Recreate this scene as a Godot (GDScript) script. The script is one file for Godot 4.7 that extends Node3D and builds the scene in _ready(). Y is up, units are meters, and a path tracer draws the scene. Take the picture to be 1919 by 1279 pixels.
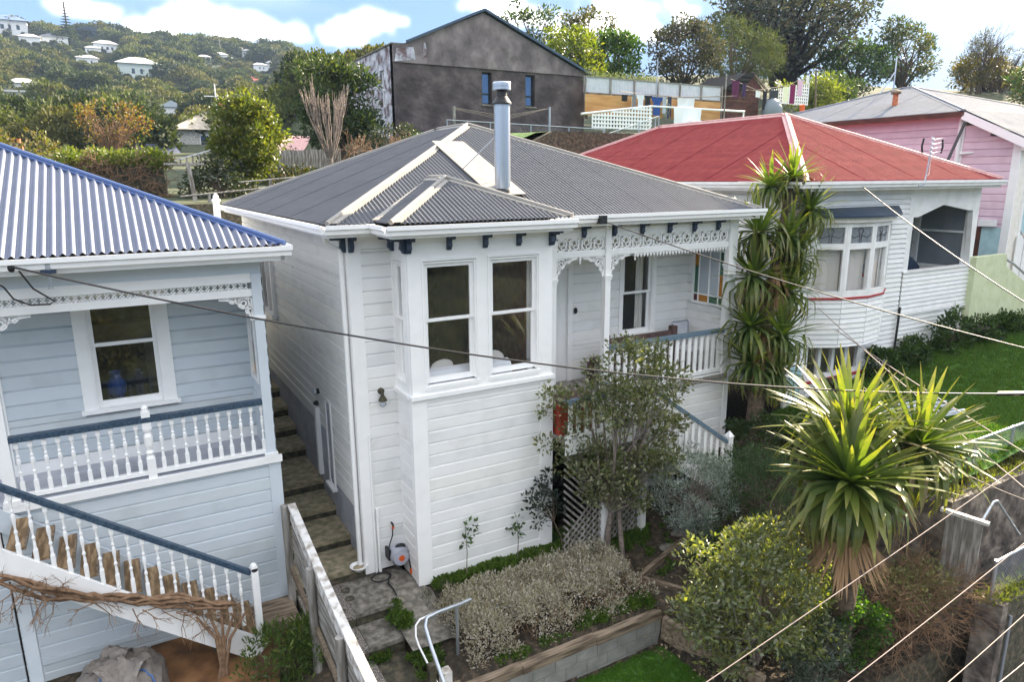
extends Node3D

const K := 1.3                                  # the layout below was measured in board heights; K turns it into metres
const UP := Vector3.UP
var rng := RandomNumberGenerator.new()
var M := {}
var BOX := BoxMesh.new()
var used := {}
var noise := FastNoiseLite.new()

class MB:
	var v := PackedVector3Array()
	var n := PackedVector3Array()
	var c := PackedColorArray()
	var t := PackedInt32Array()
	var col := Color.WHITE
	func tri(a: Vector3, b: Vector3, d: Vector3) -> void:
		var nn := (b - a).cross(d - a).normalized()
		var k := v.size()
		v.append(a); v.append(b); v.append(d)
		for i in 3:
			n.append(nn); c.append(col)
		t.append(k); t.append(k + 2); t.append(k + 1)
	func quad(a: Vector3, b: Vector3, d: Vector3, e: Vector3) -> void:
		var nn := (b - a).cross(d - a)
		if nn.length_squared() < 1e-14: nn = (d - a).cross(e - a)
		nn = nn.normalized()
		var k := v.size()
		v.append(a); v.append(b); v.append(d); v.append(e)
		for i in 4:
			n.append(nn); c.append(col)
		for i in [0, 2, 1, 0, 3, 2]: t.append(k + i)
	func quadn(a: Vector3, b: Vector3, d: Vector3, e: Vector3, na: Vector3, nb: Vector3, nd: Vector3, ne: Vector3) -> void:
		var k := v.size()
		v.append(a); v.append(b); v.append(d); v.append(e)
		n.append(na); n.append(nb); n.append(nd); n.append(ne)
		for i in 4: c.append(col)
		for i in [0, 2, 1, 0, 3, 2]: t.append(k + i)
	func hexa(p: Array) -> void:               # p[0..3] bottom ring, p[4..7] top ring, counter-clockwise from above
		quad(p[0], p[1], p[5], p[4]); quad(p[1], p[2], p[6], p[5]); quad(p[2], p[3], p[7], p[6]); quad(p[3], p[0], p[4], p[7])
		quad(p[4], p[5], p[6], p[7]); quad(p[3], p[2], p[1], p[0])
	func box(o: Vector3, x: Vector3, y: Vector3, z: Vector3) -> void:   # centre and half axes
		hexa([o - x - y + z, o + x - y + z, o + x - y - z, o - x - y - z, o - x + y + z, o + x + y + z, o + x + y - z, o - x + y - z])
	func tube(p: Array, r: Array, s := 6, caps := true) -> void:
		var rings := []
		var ref := Vector3(0.31, 0.2, 0.93)
		for i in p.size():
			var d: Vector3 = (p[mini(i + 1, p.size() - 1)] - p[maxi(i - 1, 0)]).normalized()
			var a := d.cross(ref)
			if a.length() < 0.1: a = d.cross(Vector3(0.9, 0.1, 0.2))
			a = a.normalized()
			var b := d.cross(a).normalized()
			ref = b.cross(d) * -1.0 if false else ref
			var ring := []
			for k in s:
				var q := TAU * k / s
				ring.append(a * cos(q) + b * sin(q))
			rings.append(ring)
		for i in p.size() - 1:
			for k in s:
				var l := (k + 1) % s
				var r0: float = r[mini(i, r.size() - 1)]
				var r1: float = r[mini(i + 1, r.size() - 1)]
				quadn(p[i] + rings[i][k] * r0, p[i] + rings[i][l] * r0, p[i + 1] + rings[i + 1][l] * r1, p[i + 1] + rings[i + 1][k] * r1, rings[i][k], rings[i][l], rings[i + 1][l], rings[i + 1][k])
		if caps:
			for e in [0, p.size() - 1]:
				var rr: float = r[mini(e, r.size() - 1)]
				for k in range(1, s - 1):
					if e: tri(p[e] + rings[e][0] * rr, p[e] + rings[e][k] * rr, p[e] + rings[e][k + 1] * rr)
					else: tri(p[e] + rings[e][0] * rr, p[e] + rings[e][k + 1] * rr, p[e] + rings[e][k] * rr)
	func band(p: Array, w: float, d: float) -> void:    # a flat strip of width w and thickness d along a polyline in the xy plane
		var l := []
		var r := []
		for i in p.size():
			var e: Vector3 = (p[mini(i + 1, p.size() - 1)] - p[maxi(i - 1, 0)]).normalized()
			var s := Vector3(-e.y, e.x, 0) * w * 0.5
			l.append(p[i] + s); r.append(p[i] - s)
		var h := Vector3(0, 0, d * 0.5)
		for i in p.size() - 1:
			quad(r[i] + h, r[i + 1] + h, l[i + 1] + h, l[i] + h)
			quad(l[i] - h, l[i + 1] - h, r[i + 1] - h, r[i] - h)
			quad(r[i] - h, r[i + 1] - h, r[i + 1] + h, r[i] + h)
			quad(l[i] + h, l[i + 1] + h, l[i + 1] - h, l[i] - h)
	func arc(o: Vector3, r: float, a0: float, a1: float, w: float, d: float, s := 8) -> void:
		var p := []
		for i in s + 1:
			var q := lerpf(a0, a1, float(i) / s)
			p.append(o + Vector3(cos(q), sin(q), 0) * r)
		band(p, w, d)
	func lathe(o: Vector3, prof: Array, s := 10) -> void:     # prof: [radius, height] pairs
		for i in prof.size() - 1:
			var sl := Vector2(prof[i + 1][1] - prof[i][1], prof[i][0] - prof[i + 1][0]).normalized()
			for k in s:
				var q0 := TAU * k / s
				var q1 := TAU * (k + 1) / s
				var d0 := Vector3(cos(q0), 0, -sin(q0))
				var d1 := Vector3(cos(q1), 0, -sin(q1))
				var n0 := d0 * sl.x + Vector3.UP * sl.y
				var n1 := d1 * sl.x + Vector3.UP * sl.y
				var y0: Vector3 = o + Vector3.UP * prof[i][1]
				var y1: Vector3 = o + Vector3.UP * prof[i + 1][1]
				quadn(y0 + d0 * prof[i][0], y0 + d1 * prof[i][0], y1 + d1 * prof[i + 1][0], y1 + d0 * prof[i + 1][0], n0, n1, n1, n0)
	func ball(o: Vector3, r: Vector3, s := 8, lumps: FastNoiseLite = null, amp := 0.0) -> void:
		for i in s:
			for k in s * 2:
				var q := []
				for e in [[i, k], [i, k + 1], [i + 1, k + 1], [i + 1, k]]:
					var th: float = PI * e[0] / s
					var ph: float = PI * (e[1] % (s * 2)) / s
					var d := Vector3(sin(th) * cos(ph), cos(th), sin(th) * sin(ph))
					var m := 1.0 + (amp * lumps.get_noise_3dv((o + d) * 3.0) if lumps else 0.0)
					q.append([o + d * r * m, (d / r).normalized()])
				quadn(q[0][0], q[1][0], q[2][0], q[3][0], q[0][1], q[1][1], q[2][1], q[3][1])
	func leaf(o: Vector3, d: Vector3, s: Vector3, len: float, w: float) -> void:   # a folded blade: d along, s across
		var nn := s.cross(d)
		var a := o + d * len * 0.45 + s * w * 0.5 + nn * w * 0.18
		var b := o + d * len * 0.45 - s * w * 0.5 + nn * w * 0.18
		var e := o + d * len
		var k := v.size()
		v.append(o); v.append(a); v.append(e); v.append(b)
		var n1 := (nn - s * 0.3).normalized()
		n.append(nn); n.append(n1); n.append(nn); n.append((nn + s * 0.3).normalized())
		for i in 4: c.append(col)
		for i in [0, 2, 1, 0, 3, 2]: t.append(k + i)
	func done() -> ArrayMesh:
		var arr := []
		arr.resize(Mesh.ARRAY_MAX)
		arr[Mesh.ARRAY_VERTEX] = v
		arr[Mesh.ARRAY_NORMAL] = n
		arr[Mesh.ARRAY_COLOR] = c
		arr[Mesh.ARRAY_INDEX] = t
		var m := ArrayMesh.new()
		m.add_surface_from_arrays(Mesh.PRIMITIVE_TRIANGLES, arr)
		return m

# ---- naming and placing -------------------------------------------------------------------------------------------
func numbered(called: String) -> String:
	used[called] = used.get(called, -1) + 1
	return called if used[called] == 0 else "%s_%03d" % [called, used[called]]

func tag(o: Node, label: String, category: String, group := "") -> Node:
	o.set_meta("label", label); o.set_meta("category", category)
	if group: o.set_meta("group", group)
	return o

func thing(called: String, label: String, category: String, at := Vector3.ZERO, group := "") -> Node3D:
	var o := Node3D.new()
	o.name = numbered(called)
	add_child(o)
	o.position = at * K
	return tag(o, label, category, group)

func struct_(called: String) -> Node3D:
	var o := Node3D.new()
	o.name = numbered(called)
	add_child(o)
	o.set_meta("kind", "structure")
	return o

func off(p: Node) -> Vector3:
	var s := Vector3.ZERO
	while p is Node3D and p != self:
		s += p.position
		p = p.get_parent()
	return s

func mi(called: String, mesh: Mesh, m: Material, par: Node, t := Transform3D()) -> MeshInstance3D:
	var o := MeshInstance3D.new()
	o.mesh = mesh
	o.material_override = m
	o.name = numbered(called) if par == self else called
	par.add_child(o, true)
	o.transform = Transform3D(t.basis * Basis.from_scale(Vector3.ONE * K), t.origin * K - off(par))
	return o

func part(called: String, par: Node, at: Vector3) -> Node3D:
	var o := Node3D.new()
	o.name = called
	par.add_child(o, true)
	o.position = at * K - off(par)
	return o

func stuff(o: Node) -> Node:
	o.set_meta("kind", "stuff")
	return o

func multi(called: String, mesh: Mesh, m: Material, par: Node, ts: Array) -> MultiMeshInstance3D:
	var mm := MultiMesh.new()
	mm.transform_format = MultiMesh.TRANSFORM_3D
	mm.mesh = mesh
	mm.instance_count = ts.size()
	var o := MultiMeshInstance3D.new()
	o.name = numbered(called) if par == self else called
	par.add_child(o, true)
	var s := Basis.from_scale(Vector3.ONE * K)
	var f := off(par)
	for i in ts.size(): mm.set_instance_transform(i, Transform3D(ts[i].basis * s, ts[i].origin * K - f))
	o.multimesh = mm
	o.material_override = m
	return o

func frame(o: Vector3, dx: Vector3, n: Vector3) -> Transform3D:   # a wall's own axes: along, up, outward
	return Transform3D(Basis(dx, UP, n), o)

func fb(called: String, par: Node, f: Transform3D, x0: float, x1: float, y0: float, y1: float, z0: float, z1: float, m: Material) -> MeshInstance3D:
	var t := f * Transform3D(Basis.from_scale(Vector3(x1 - x0, y1 - y0, z1 - z0)), Vector3((x0 + x1) * 0.5, (y0 + y1) * 0.5, (z0 + z1) * 0.5))
	return mi(called, BOX, m, par, t)

func bar(called: String, par: Node, a: Vector3, b: Vector3, w: float, h: float, m: Material, side := UP) -> MeshInstance3D:   # a squared timber from a to b
	var z := (b - a).normalized()
	var x := side.cross(z).normalized()
	var y := z.cross(x)
	return mi(called, BOX, m, par, Transform3D(Basis(x * w, y * h, z * a.distance_to(b)), (a + b) * 0.5))

func pipe(called: String, par: Node, p: Array, r: float, m: Material, s := 8) -> MeshInstance3D:
	var b := MB.new()
	b.tube(p, [r], s)
	return mi(called, b.done(), m, par)

# ---- materials ----------------------------------------------------------------------------------------------------
func tex(freq: float, c: Array, sd: int, oct := 4, size := 256, ridged := false, warp := 0.0) -> ImageTexture:
	var f := FastNoiseLite.new()
	f.seed = sd
	f.frequency = freq
	f.fractal_octaves = oct
	f.noise_type = FastNoiseLite.TYPE_SIMPLEX_SMOOTH
	f.fractal_type = FastNoiseLite.FRACTAL_RIDGED if ridged else FastNoiseLite.FRACTAL_FBM
	if warp > 0.0:
		f.domain_warp_enabled = true
		f.domain_warp_amplitude = warp
	var g := f.get_seamless_image(size, size)
	var d := g.get_data()
	c = c.duplicate()
	c.sort_custom(func(p: Color, q: Color) -> bool: return p.get_luminance() < q.get_luminance())
	var lut := []
	for i in 256:
		var u := clampf((i / 255.0 - 0.2) / 0.6, 0, 1) * (c.size() - 1)
		var k := mini(int(u), c.size() - 2)
		lut.append((c[k] as Color).lerp(c[k + 1], u - k))
	var out := PackedByteArray()
	out.resize(size * size * 3)
	for i in size * size:
		var q: Color = lut[d[i]]
		out[i * 3] = q.r8; out[i * 3 + 1] = q.g8; out[i * 3 + 2] = q.b8
	return ImageTexture.create_from_image(Image.create_from_data(size, size, false, Image.FORMAT_RGB8, out))

func bump(freq: float, sd: int, strength: float, oct := 4) -> ImageTexture:
	var f := FastNoiseLite.new()
	f.seed = sd
	f.frequency = freq
	f.fractal_octaves = oct
	f.noise_type = FastNoiseLite.TYPE_SIMPLEX_SMOOTH
	var g := f.get_seamless_image(256, 256)
	g.bump_map_to_normal_map(strength)
	return ImageTexture.create_from_image(g)

func mat(c: Color, rough := 0.7, metal := 0.0) -> StandardMaterial3D:
	var m := StandardMaterial3D.new()
	m.albedo_color = c
	m.roughness = rough
	m.metallic = metal
	return m

func tmat(t: Texture2D, scale: float, rough := 0.8, nm: Texture2D = null, ns := 1.0, sc3 := Vector3.ONE) -> StandardMaterial3D:
	var m := StandardMaterial3D.new()
	m.albedo_texture = t
	m.roughness = rough
	m.uv1_triplanar = true
	m.uv1_world_triplanar = true
	m.uv1_scale = sc3 * scale
	if nm:
		m.normal_enabled = true
		m.normal_texture = nm
		m.normal_scale = ns
	return m

func vmat(rough := 0.6, back := Color.BLACK) -> StandardMaterial3D:       # colour per vertex: leaves, bark, cloth
	var m := StandardMaterial3D.new()
	m.vertex_color_use_as_albedo = true
	m.roughness = rough
	m.cull_mode = BaseMaterial3D.CULL_DISABLED
	if back != Color.BLACK:
		m.backlight_enabled = true
		m.backlight = back
	return m

func rgb8(r: int, g: int, b: int) -> Color:
	return Color8(r, g, b)

func glass(c: Color, a: float, rough := 0.02) -> StandardMaterial3D:
	var m := mat(Color(c.r, c.g, c.b, a), rough)
	m.transparency = BaseMaterial3D.TRANSPARENCY_ALPHA
	m.metallic_specular = 0.5
	return m

func make_materials() -> void:
	var fine := bump(0.05, 5, 3.0)
	var coarse := bump(0.03, 9, 8.0, 6)
	M.white = tmat(tex(0.02, [rgb8(238, 237, 235), rgb8(235, 234, 232), rgb8(239, 238, 236)], 1), 0.3, 0.45, fine, 0.08)
	M.trim = tmat(tex(0.03, [rgb8(243, 242, 240), rgb8(240, 239, 237), rgb8(244, 243, 241)], 2), 0.4, 0.4)
	M.cream = tmat(tex(0.02, [rgb8(235, 229, 219), rgb8(226, 220, 210), rgb8(238, 233, 224)], 3), 0.7, 0.5)
	M.blue = tmat(tex(0.02, [rgb8(203, 211, 217), rgb8(200, 208, 214), rgb8(205, 212, 218)], 4), 0.3, 0.45, fine, 0.08)
	M.oldwhite = tmat(tex(0.03, [rgb8(233, 232, 230), rgb8(228, 227, 224), rgb8(235, 234, 232), rgb8(224, 222, 217)], 6, 5), 0.35, 0.55)
	M.pink = tmat(tex(0.02, [rgb8(222, 194, 206), rgb8(217, 188, 201), rgb8(225, 198, 209)], 7), 0.4, 0.55)
	M.palegreen = tmat(tex(0.02, [rgb8(206, 212, 172), rgb8(197, 205, 165), rgb8(211, 216, 180)], 8, 5), 0.4, 0.7, fine, 0.2)
	M.mint = tmat(tex(0.02, [rgb8(172, 205, 210), rgb8(160, 195, 202), rgb8(180, 211, 214)], 10), 0.6, 0.5)
	M.navy = mat(rgb8(42, 58, 78), 0.4)
	M.rail = tmat(tex(0.05, [rgb8(52, 72, 92), rgb8(44, 62, 80), rgb8(70, 90, 106)], 11), 1.2, 0.4)
	M.rail2 = tmat(tex(0.05, [rgb8(96, 118, 134), rgb8(84, 105, 120), rgb8(118, 136, 148)], 12), 1.2, 0.45)
	M.roof = tmat(tex(0.02, [rgb8(80, 82, 88), rgb8(74, 76, 82), rgb8(86, 88, 93), rgb8(78, 80, 85)], 13, 5), 0.4, 0.7)
	M.cap = tmat(tex(0.02, [rgb8(138, 134, 127), rgb8(128, 124, 118), rgb8(147, 142, 135)], 14, 5), 0.5, 0.6)
	M.roofblue = tmat(tex(0.02, [rgb8(104, 110, 128), rgb8(99, 105, 123), rgb8(109, 115, 132)], 15, 5), 0.4, 0.55)
	M.capblue = mat(rgb8(72, 94, 140), 0.4, 0.2)
	M.roofred = tmat(tex(0.02, [rgb8(122, 28, 32), rgb8(114, 25, 29), rgb8(130, 34, 36), rgb8(138, 54, 52)], 16, 6, 512), 0.3, 0.85)
	M.capred = tmat(tex(0.03, [rgb8(196, 150, 144), rgb8(186, 134, 130), rgb8(208, 172, 164)], 17, 5), 0.6, 0.6)
	M.roofgrey = tmat(tex(0.025, [rgb8(122, 125, 132), rgb8(114, 118, 126), rgb8(128, 130, 136), rgb8(110, 110, 112)], 18, 6, 512), 0.3, 0.7)
	M.redtrim = mat(rgb8(165, 50, 52), 0.5)
	M.glass = glass(Color(0.5, 0.55, 0.58), 0.02)
	M.dark = mat(rgb8(40, 36, 34), 0.9)
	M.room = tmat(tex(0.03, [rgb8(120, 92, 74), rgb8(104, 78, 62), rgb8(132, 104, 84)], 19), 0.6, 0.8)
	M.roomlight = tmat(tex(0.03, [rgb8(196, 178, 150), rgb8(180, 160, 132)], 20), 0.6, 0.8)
	M.floorwood = tmat(tex(0.02, [rgb8(112, 66, 42), rgb8(92, 52, 34), rgb8(124, 76, 50)], 21, 4), 0.8, 0.35, null, 1.0, Vector3(0.3, 1, 3))
	M.cloth = mat(rgb8(226, 228, 234), 0.9)
	M.curtain = mat(rgb8(214, 210, 202), 0.95)
	M.concrete = tmat(tex(0.02, [rgb8(120, 114, 104), rgb8(92, 88, 80), rgb8(134, 128, 118), rgb8(104, 99, 88), rgb8(146, 139, 128)], 22, 6, 512), 0.6, 0.9, coarse, 0.5)
	M.concdark = tmat(tex(0.02, [rgb8(74, 68, 56), rgb8(56, 53, 44), rgb8(90, 82, 66), rgb8(70, 70, 52), rgb8(98, 88, 72)], 23, 6, 512), 0.6, 0.9, coarse, 0.6)
	M.pebble = tmat(tex(0.16, [rgb8(92, 86, 80), rgb8(140, 132, 124), rgb8(170, 160, 150), rgb8(110, 104, 97), rgb8(186, 178, 168)], 24, 3, 512), 0.55, 0.95, bump(0.16, 3, 10.0, 2), 0.8)
	M.plaster = tmat(tex(0.012, [rgb8(74, 66, 66), rgb8(88, 79, 79), rgb8(68, 60, 61), rgb8(100, 90, 89), rgb8(80, 71, 72)], 25, 7, 512), 0.12, 0.95, coarse, 0.4)
	M.plaster2 = tmat(tex(0.01, [rgb8(112, 102, 103), rgb8(128, 118, 118), rgb8(98, 90, 92), rgb8(140, 130, 129), rgb8(116, 106, 107)], 26, 7, 512), 0.12, 0.95, coarse, 0.35, Vector3(1.1, 0.8, 1.1))
	M.plaster3 = tmat(tex(0.02, [rgb8(176, 176, 186), rgb8(139, 130, 136), rgb8(199, 199, 206), rgb8(102, 85, 85), rgb8(186, 186, 193)], 27, 7, 512), 0.12, 0.95, coarse, 0.6)
	M.paintbase = tmat(tex(0.015, [rgb8(176, 178, 188), rgb8(162, 164, 174), rgb8(184, 186, 194)], 28, 5), 0.4, 0.6, coarse, 0.25)
	M.wood = tmat(tex(0.012, [rgb8(126, 110, 92), rgb8(98, 84, 68), rgb8(142, 126, 106), rgb8(84, 70, 56), rgb8(134, 118, 100)], 29, 6, 512), 0.7, 0.9, fine, 0.4, Vector3(0.35, 2.6, 2.6))
	M.woodz = tmat(tex(0.012, [rgb8(126, 110, 92), rgb8(98, 84, 68), rgb8(142, 126, 106), rgb8(84, 70, 56), rgb8(134, 118, 100)], 29, 6, 512), 0.7, 0.9, fine, 0.4, Vector3(2.6, 2.6, 0.35))
	M.greywood = tmat(tex(0.012, [rgb8(150, 146, 140), rgb8(122, 117, 110), rgb8(166, 162, 156), rgb8(108, 100, 90)], 30, 6, 512), 0.7, 0.9, fine, 0.4, Vector3(2.6, 2.6, 0.35))
	M.greywoody = tmat(tex(0.012, [rgb8(150, 146, 140), rgb8(122, 117, 110), rgb8(166, 162, 156), rgb8(108, 100, 90)], 31, 6, 512), 0.7, 0.9, fine, 0.4, Vector3(2.6, 0.35, 2.6))
	M.flaky = tmat(tex(0.03, [rgb8(206, 203, 198), rgb8(222, 220, 217), rgb8(186, 180, 172), rgb8(150, 141, 130), rgb8(214, 211, 207)], 32, 6, 512), 0.35, 0.8, fine, 0.4)
	M.tread = tmat(tex(0.012, [rgb8(150, 124, 92), rgb8(120, 96, 68), rgb8(164, 138, 106), rgb8(104, 84, 58)], 33, 6, 512), 0.8, 0.85, fine, 0.3, Vector3(2.4, 2.4, 0.4))
	M.ply = tmat(tex(0.01, [rgb8(196, 146, 88), rgb8(182, 130, 74), rgb8(206, 158, 102)], 34, 5), 0.5, 0.75, null, 1.0, Vector3(0.3, 2, 2))
	M.board = tmat(tex(0.015, [rgb8(124, 86, 52), rgb8(96, 66, 40), rgb8(138, 100, 64), rgb8(80, 58, 38)], 35, 5), 0.4, 0.85)
	M.brown = tmat(tex(0.02, [rgb8(82, 48, 40), rgb8(68, 40, 34), rgb8(94, 56, 46)], 36, 5), 0.5, 0.8)
	M.soil = tmat(tex(0.03, [rgb8(58, 48, 38), rgb8(42, 35, 28), rgb8(74, 62, 48), rgb8(50, 46, 32), rgb8(88, 76, 60)], 37, 6, 512), 0.5, 1.0, coarse, 0.9)
	M.turf = tmat(tex(0.03, [rgb8(62, 104, 26), rgb8(48, 82, 20), rgb8(80, 120, 34), rgb8(70, 92, 32)], 38, 6, 512), 0.4, 1.0, coarse, 0.8)
	M.hill = tmat(tex(0.02, [rgb8(60, 66, 40), rgb8(44, 54, 32), rgb8(78, 82, 50), rgb8(52, 60, 34)], 39, 6, 512), 0.06, 1.0, coarse, 0.8)
	M.asphalt = tmat(tex(0.08, [rgb8(62, 62, 64), rgb8(50, 50, 52), rgb8(74, 74, 75)], 40, 5), 0.5, 0.95)
	M.galv = mat(rgb8(190, 196, 204), 0.33, 0.85)
	M.steel = mat(rgb8(176, 182, 190), 0.35, 0.7)
	M.black = mat(rgb8(28, 28, 30), 0.5)
	M.wire = mat(rgb8(46, 42, 42), 0.5)
	M.wirelight = mat(rgb8(150, 134, 124), 0.6)
	M.plastic = mat(rgb8(176, 178, 190), 0.35)
	M.orange = mat(rgb8(214, 92, 36), 0.5)
	M.terracotta = tmat(tex(0.05, [rgb8(182, 110, 76), rgb8(160, 92, 62), rgb8(196, 128, 94)], 42), 1.0, 0.8)
	M.corrwhite = tmat(tex(0.02, [rgb8(206, 208, 215), rgb8(193, 196, 204), rgb8(212, 214, 218)], 43, 5), 0.3, 0.5)
	M.bag = tmat(tex(0.02, [rgb8(132, 124, 116), rgb8(114, 107, 101), rgb8(144, 136, 129)], 44, 5), 0.8, 0.75, bump(0.2, 4, 4.0, 2), 0.4)
	M.bagblue = mat(rgb8(84, 112, 160), 0.7)
	M.bark = tmat(tex(0.03, [rgb8(92, 78, 64), rgb8(68, 57, 47), rgb8(112, 98, 82)], 45, 5), 1.2, 0.95, coarse, 0.7)
	M.barkgrey = tmat(tex(0.03, [rgb8(126, 114, 106), rgb8(98, 88, 82), rgb8(146, 134, 126)], 46, 5), 1.2, 0.95)
	M.vine = tmat(tex(0.03, [rgb8(128, 100, 76), rgb8(100, 76, 56), rgb8(146, 118, 92)], 47, 5), 1.2, 0.95)
	M.leaf = vmat(0.5, Color(0.95, 0.98, 0.55))
	M.leafsoft = vmat(0.75, Color(0.8, 0.82, 0.5))
	M.gloss = vmat(0.38, Color(0.97, 1.0, 0.5))
	M.dry = vmat(0.85)
	M.amber = glass(rgb8(190, 124, 20), 0.75, 0.2)
	M.greenglass = glass(rgb8(50, 110, 84), 0.75, 0.2)
	M.ruby = glass(rgb8(90, 26, 40), 0.8, 0.2)
	M.milk = glass(rgb8(205, 214, 222), 0.55, 0.2)
	M.cobalt = glass(rgb8(60, 84, 130), 0.75, 0.2)
	M.blind = mat(rgb8(186, 184, 180), 0.9)
	M.lace = mat(rgb8(206, 202, 198), 0.95)
	M.smoke = glass(rgb8(150, 158, 166), 0.5, 0.15)
	M.smoke2 = mat(rgb8(120, 128, 136), 0.5)
	M.blockm = tmat(tex(0.01, [rgb8(134, 132, 127), rgb8(122, 120, 115), rgb8(142, 140, 134)], 50, 6), 0.8, 0.95, coarse, 0.25)
	M.concgrey = tmat(tex(0.012, [rgb8(122, 112, 102), rgb8(88, 80, 74), rgb8(138, 128, 116), rgb8(104, 94, 86), rgb8(76, 70, 62)], 51, 6, 512), 0.4, 0.95, coarse, 0.5)
	M.brownwood = tmat(tex(0.02, [rgb8(86, 66, 62), rgb8(72, 54, 52), rgb8(98, 78, 72)], 52, 5), 0.9, 0.8)
	M.redbox = tmat(tex(0.02, [rgb8(168, 66, 42), rgb8(150, 56, 36)], 53), 0.8, 0.7)
	M.alley = tmat(tex(0.02, [rgb8(150, 138, 114), rgb8(122, 112, 92), rgb8(164, 150, 124), rgb8(128, 124, 96)], 54, 6, 512), 0.5, 0.9, coarse, 0.6)
	M.white_a = tmat(tex(0.012, [rgb8(233, 232, 229), rgb8(235, 234, 232), rgb8(226, 225, 222)], 60, 6), 0.5, 0.5)
	M.white_b = tmat(tex(0.012, [rgb8(236, 234, 229), rgb8(237, 235, 232), rgb8(229, 227, 222)], 61, 6), 0.5, 0.5)
	M.white_c = tmat(tex(0.012, [rgb8(229, 229, 227), rgb8(233, 233, 231), rgb8(222, 222, 220)], 62, 6), 0.5, 0.5)
	M.blue_a = tmat(tex(0.012, [rgb8(198, 206, 211), rgb8(200, 208, 214), rgb8(191, 199, 204)], 60, 6), 0.5, 0.5)
	M.blue_b = tmat(tex(0.012, [rgb8(201, 208, 211), rgb8(202, 209, 214), rgb8(194, 201, 204)], 61, 6), 0.5, 0.5)
	M.blue_c = tmat(tex(0.012, [rgb8(194, 203, 209), rgb8(198, 207, 213), rgb8(187, 196, 202)], 62, 6), 0.5, 0.5)
	M.oldwhite_a = tmat(tex(0.012, [rgb8(227, 226, 222), rgb8(229, 228, 225), rgb8(220, 219, 215)], 60, 6), 0.5, 0.5)
	M.oldwhite_b = tmat(tex(0.012, [rgb8(230, 228, 222), rgb8(231, 229, 225), rgb8(223, 221, 215)], 61, 6), 0.5, 0.5)
	M.oldwhite_c = tmat(tex(0.012, [rgb8(223, 223, 220), rgb8(227, 227, 224), rgb8(216, 216, 213)], 62, 6), 0.5, 0.5)
	M.pink_a = tmat(tex(0.012, [rgb8(217, 189, 200), rgb8(219, 191, 203), rgb8(210, 182, 193)], 60, 6), 0.5, 0.5)
	M.pink_b = tmat(tex(0.012, [rgb8(220, 191, 200), rgb8(221, 192, 203), rgb8(213, 184, 193)], 61, 6), 0.5, 0.5)
	M.pink_c = tmat(tex(0.012, [rgb8(213, 186, 198), rgb8(217, 190, 202), rgb8(206, 179, 191)], 62, 6), 0.5, 0.5)

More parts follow.
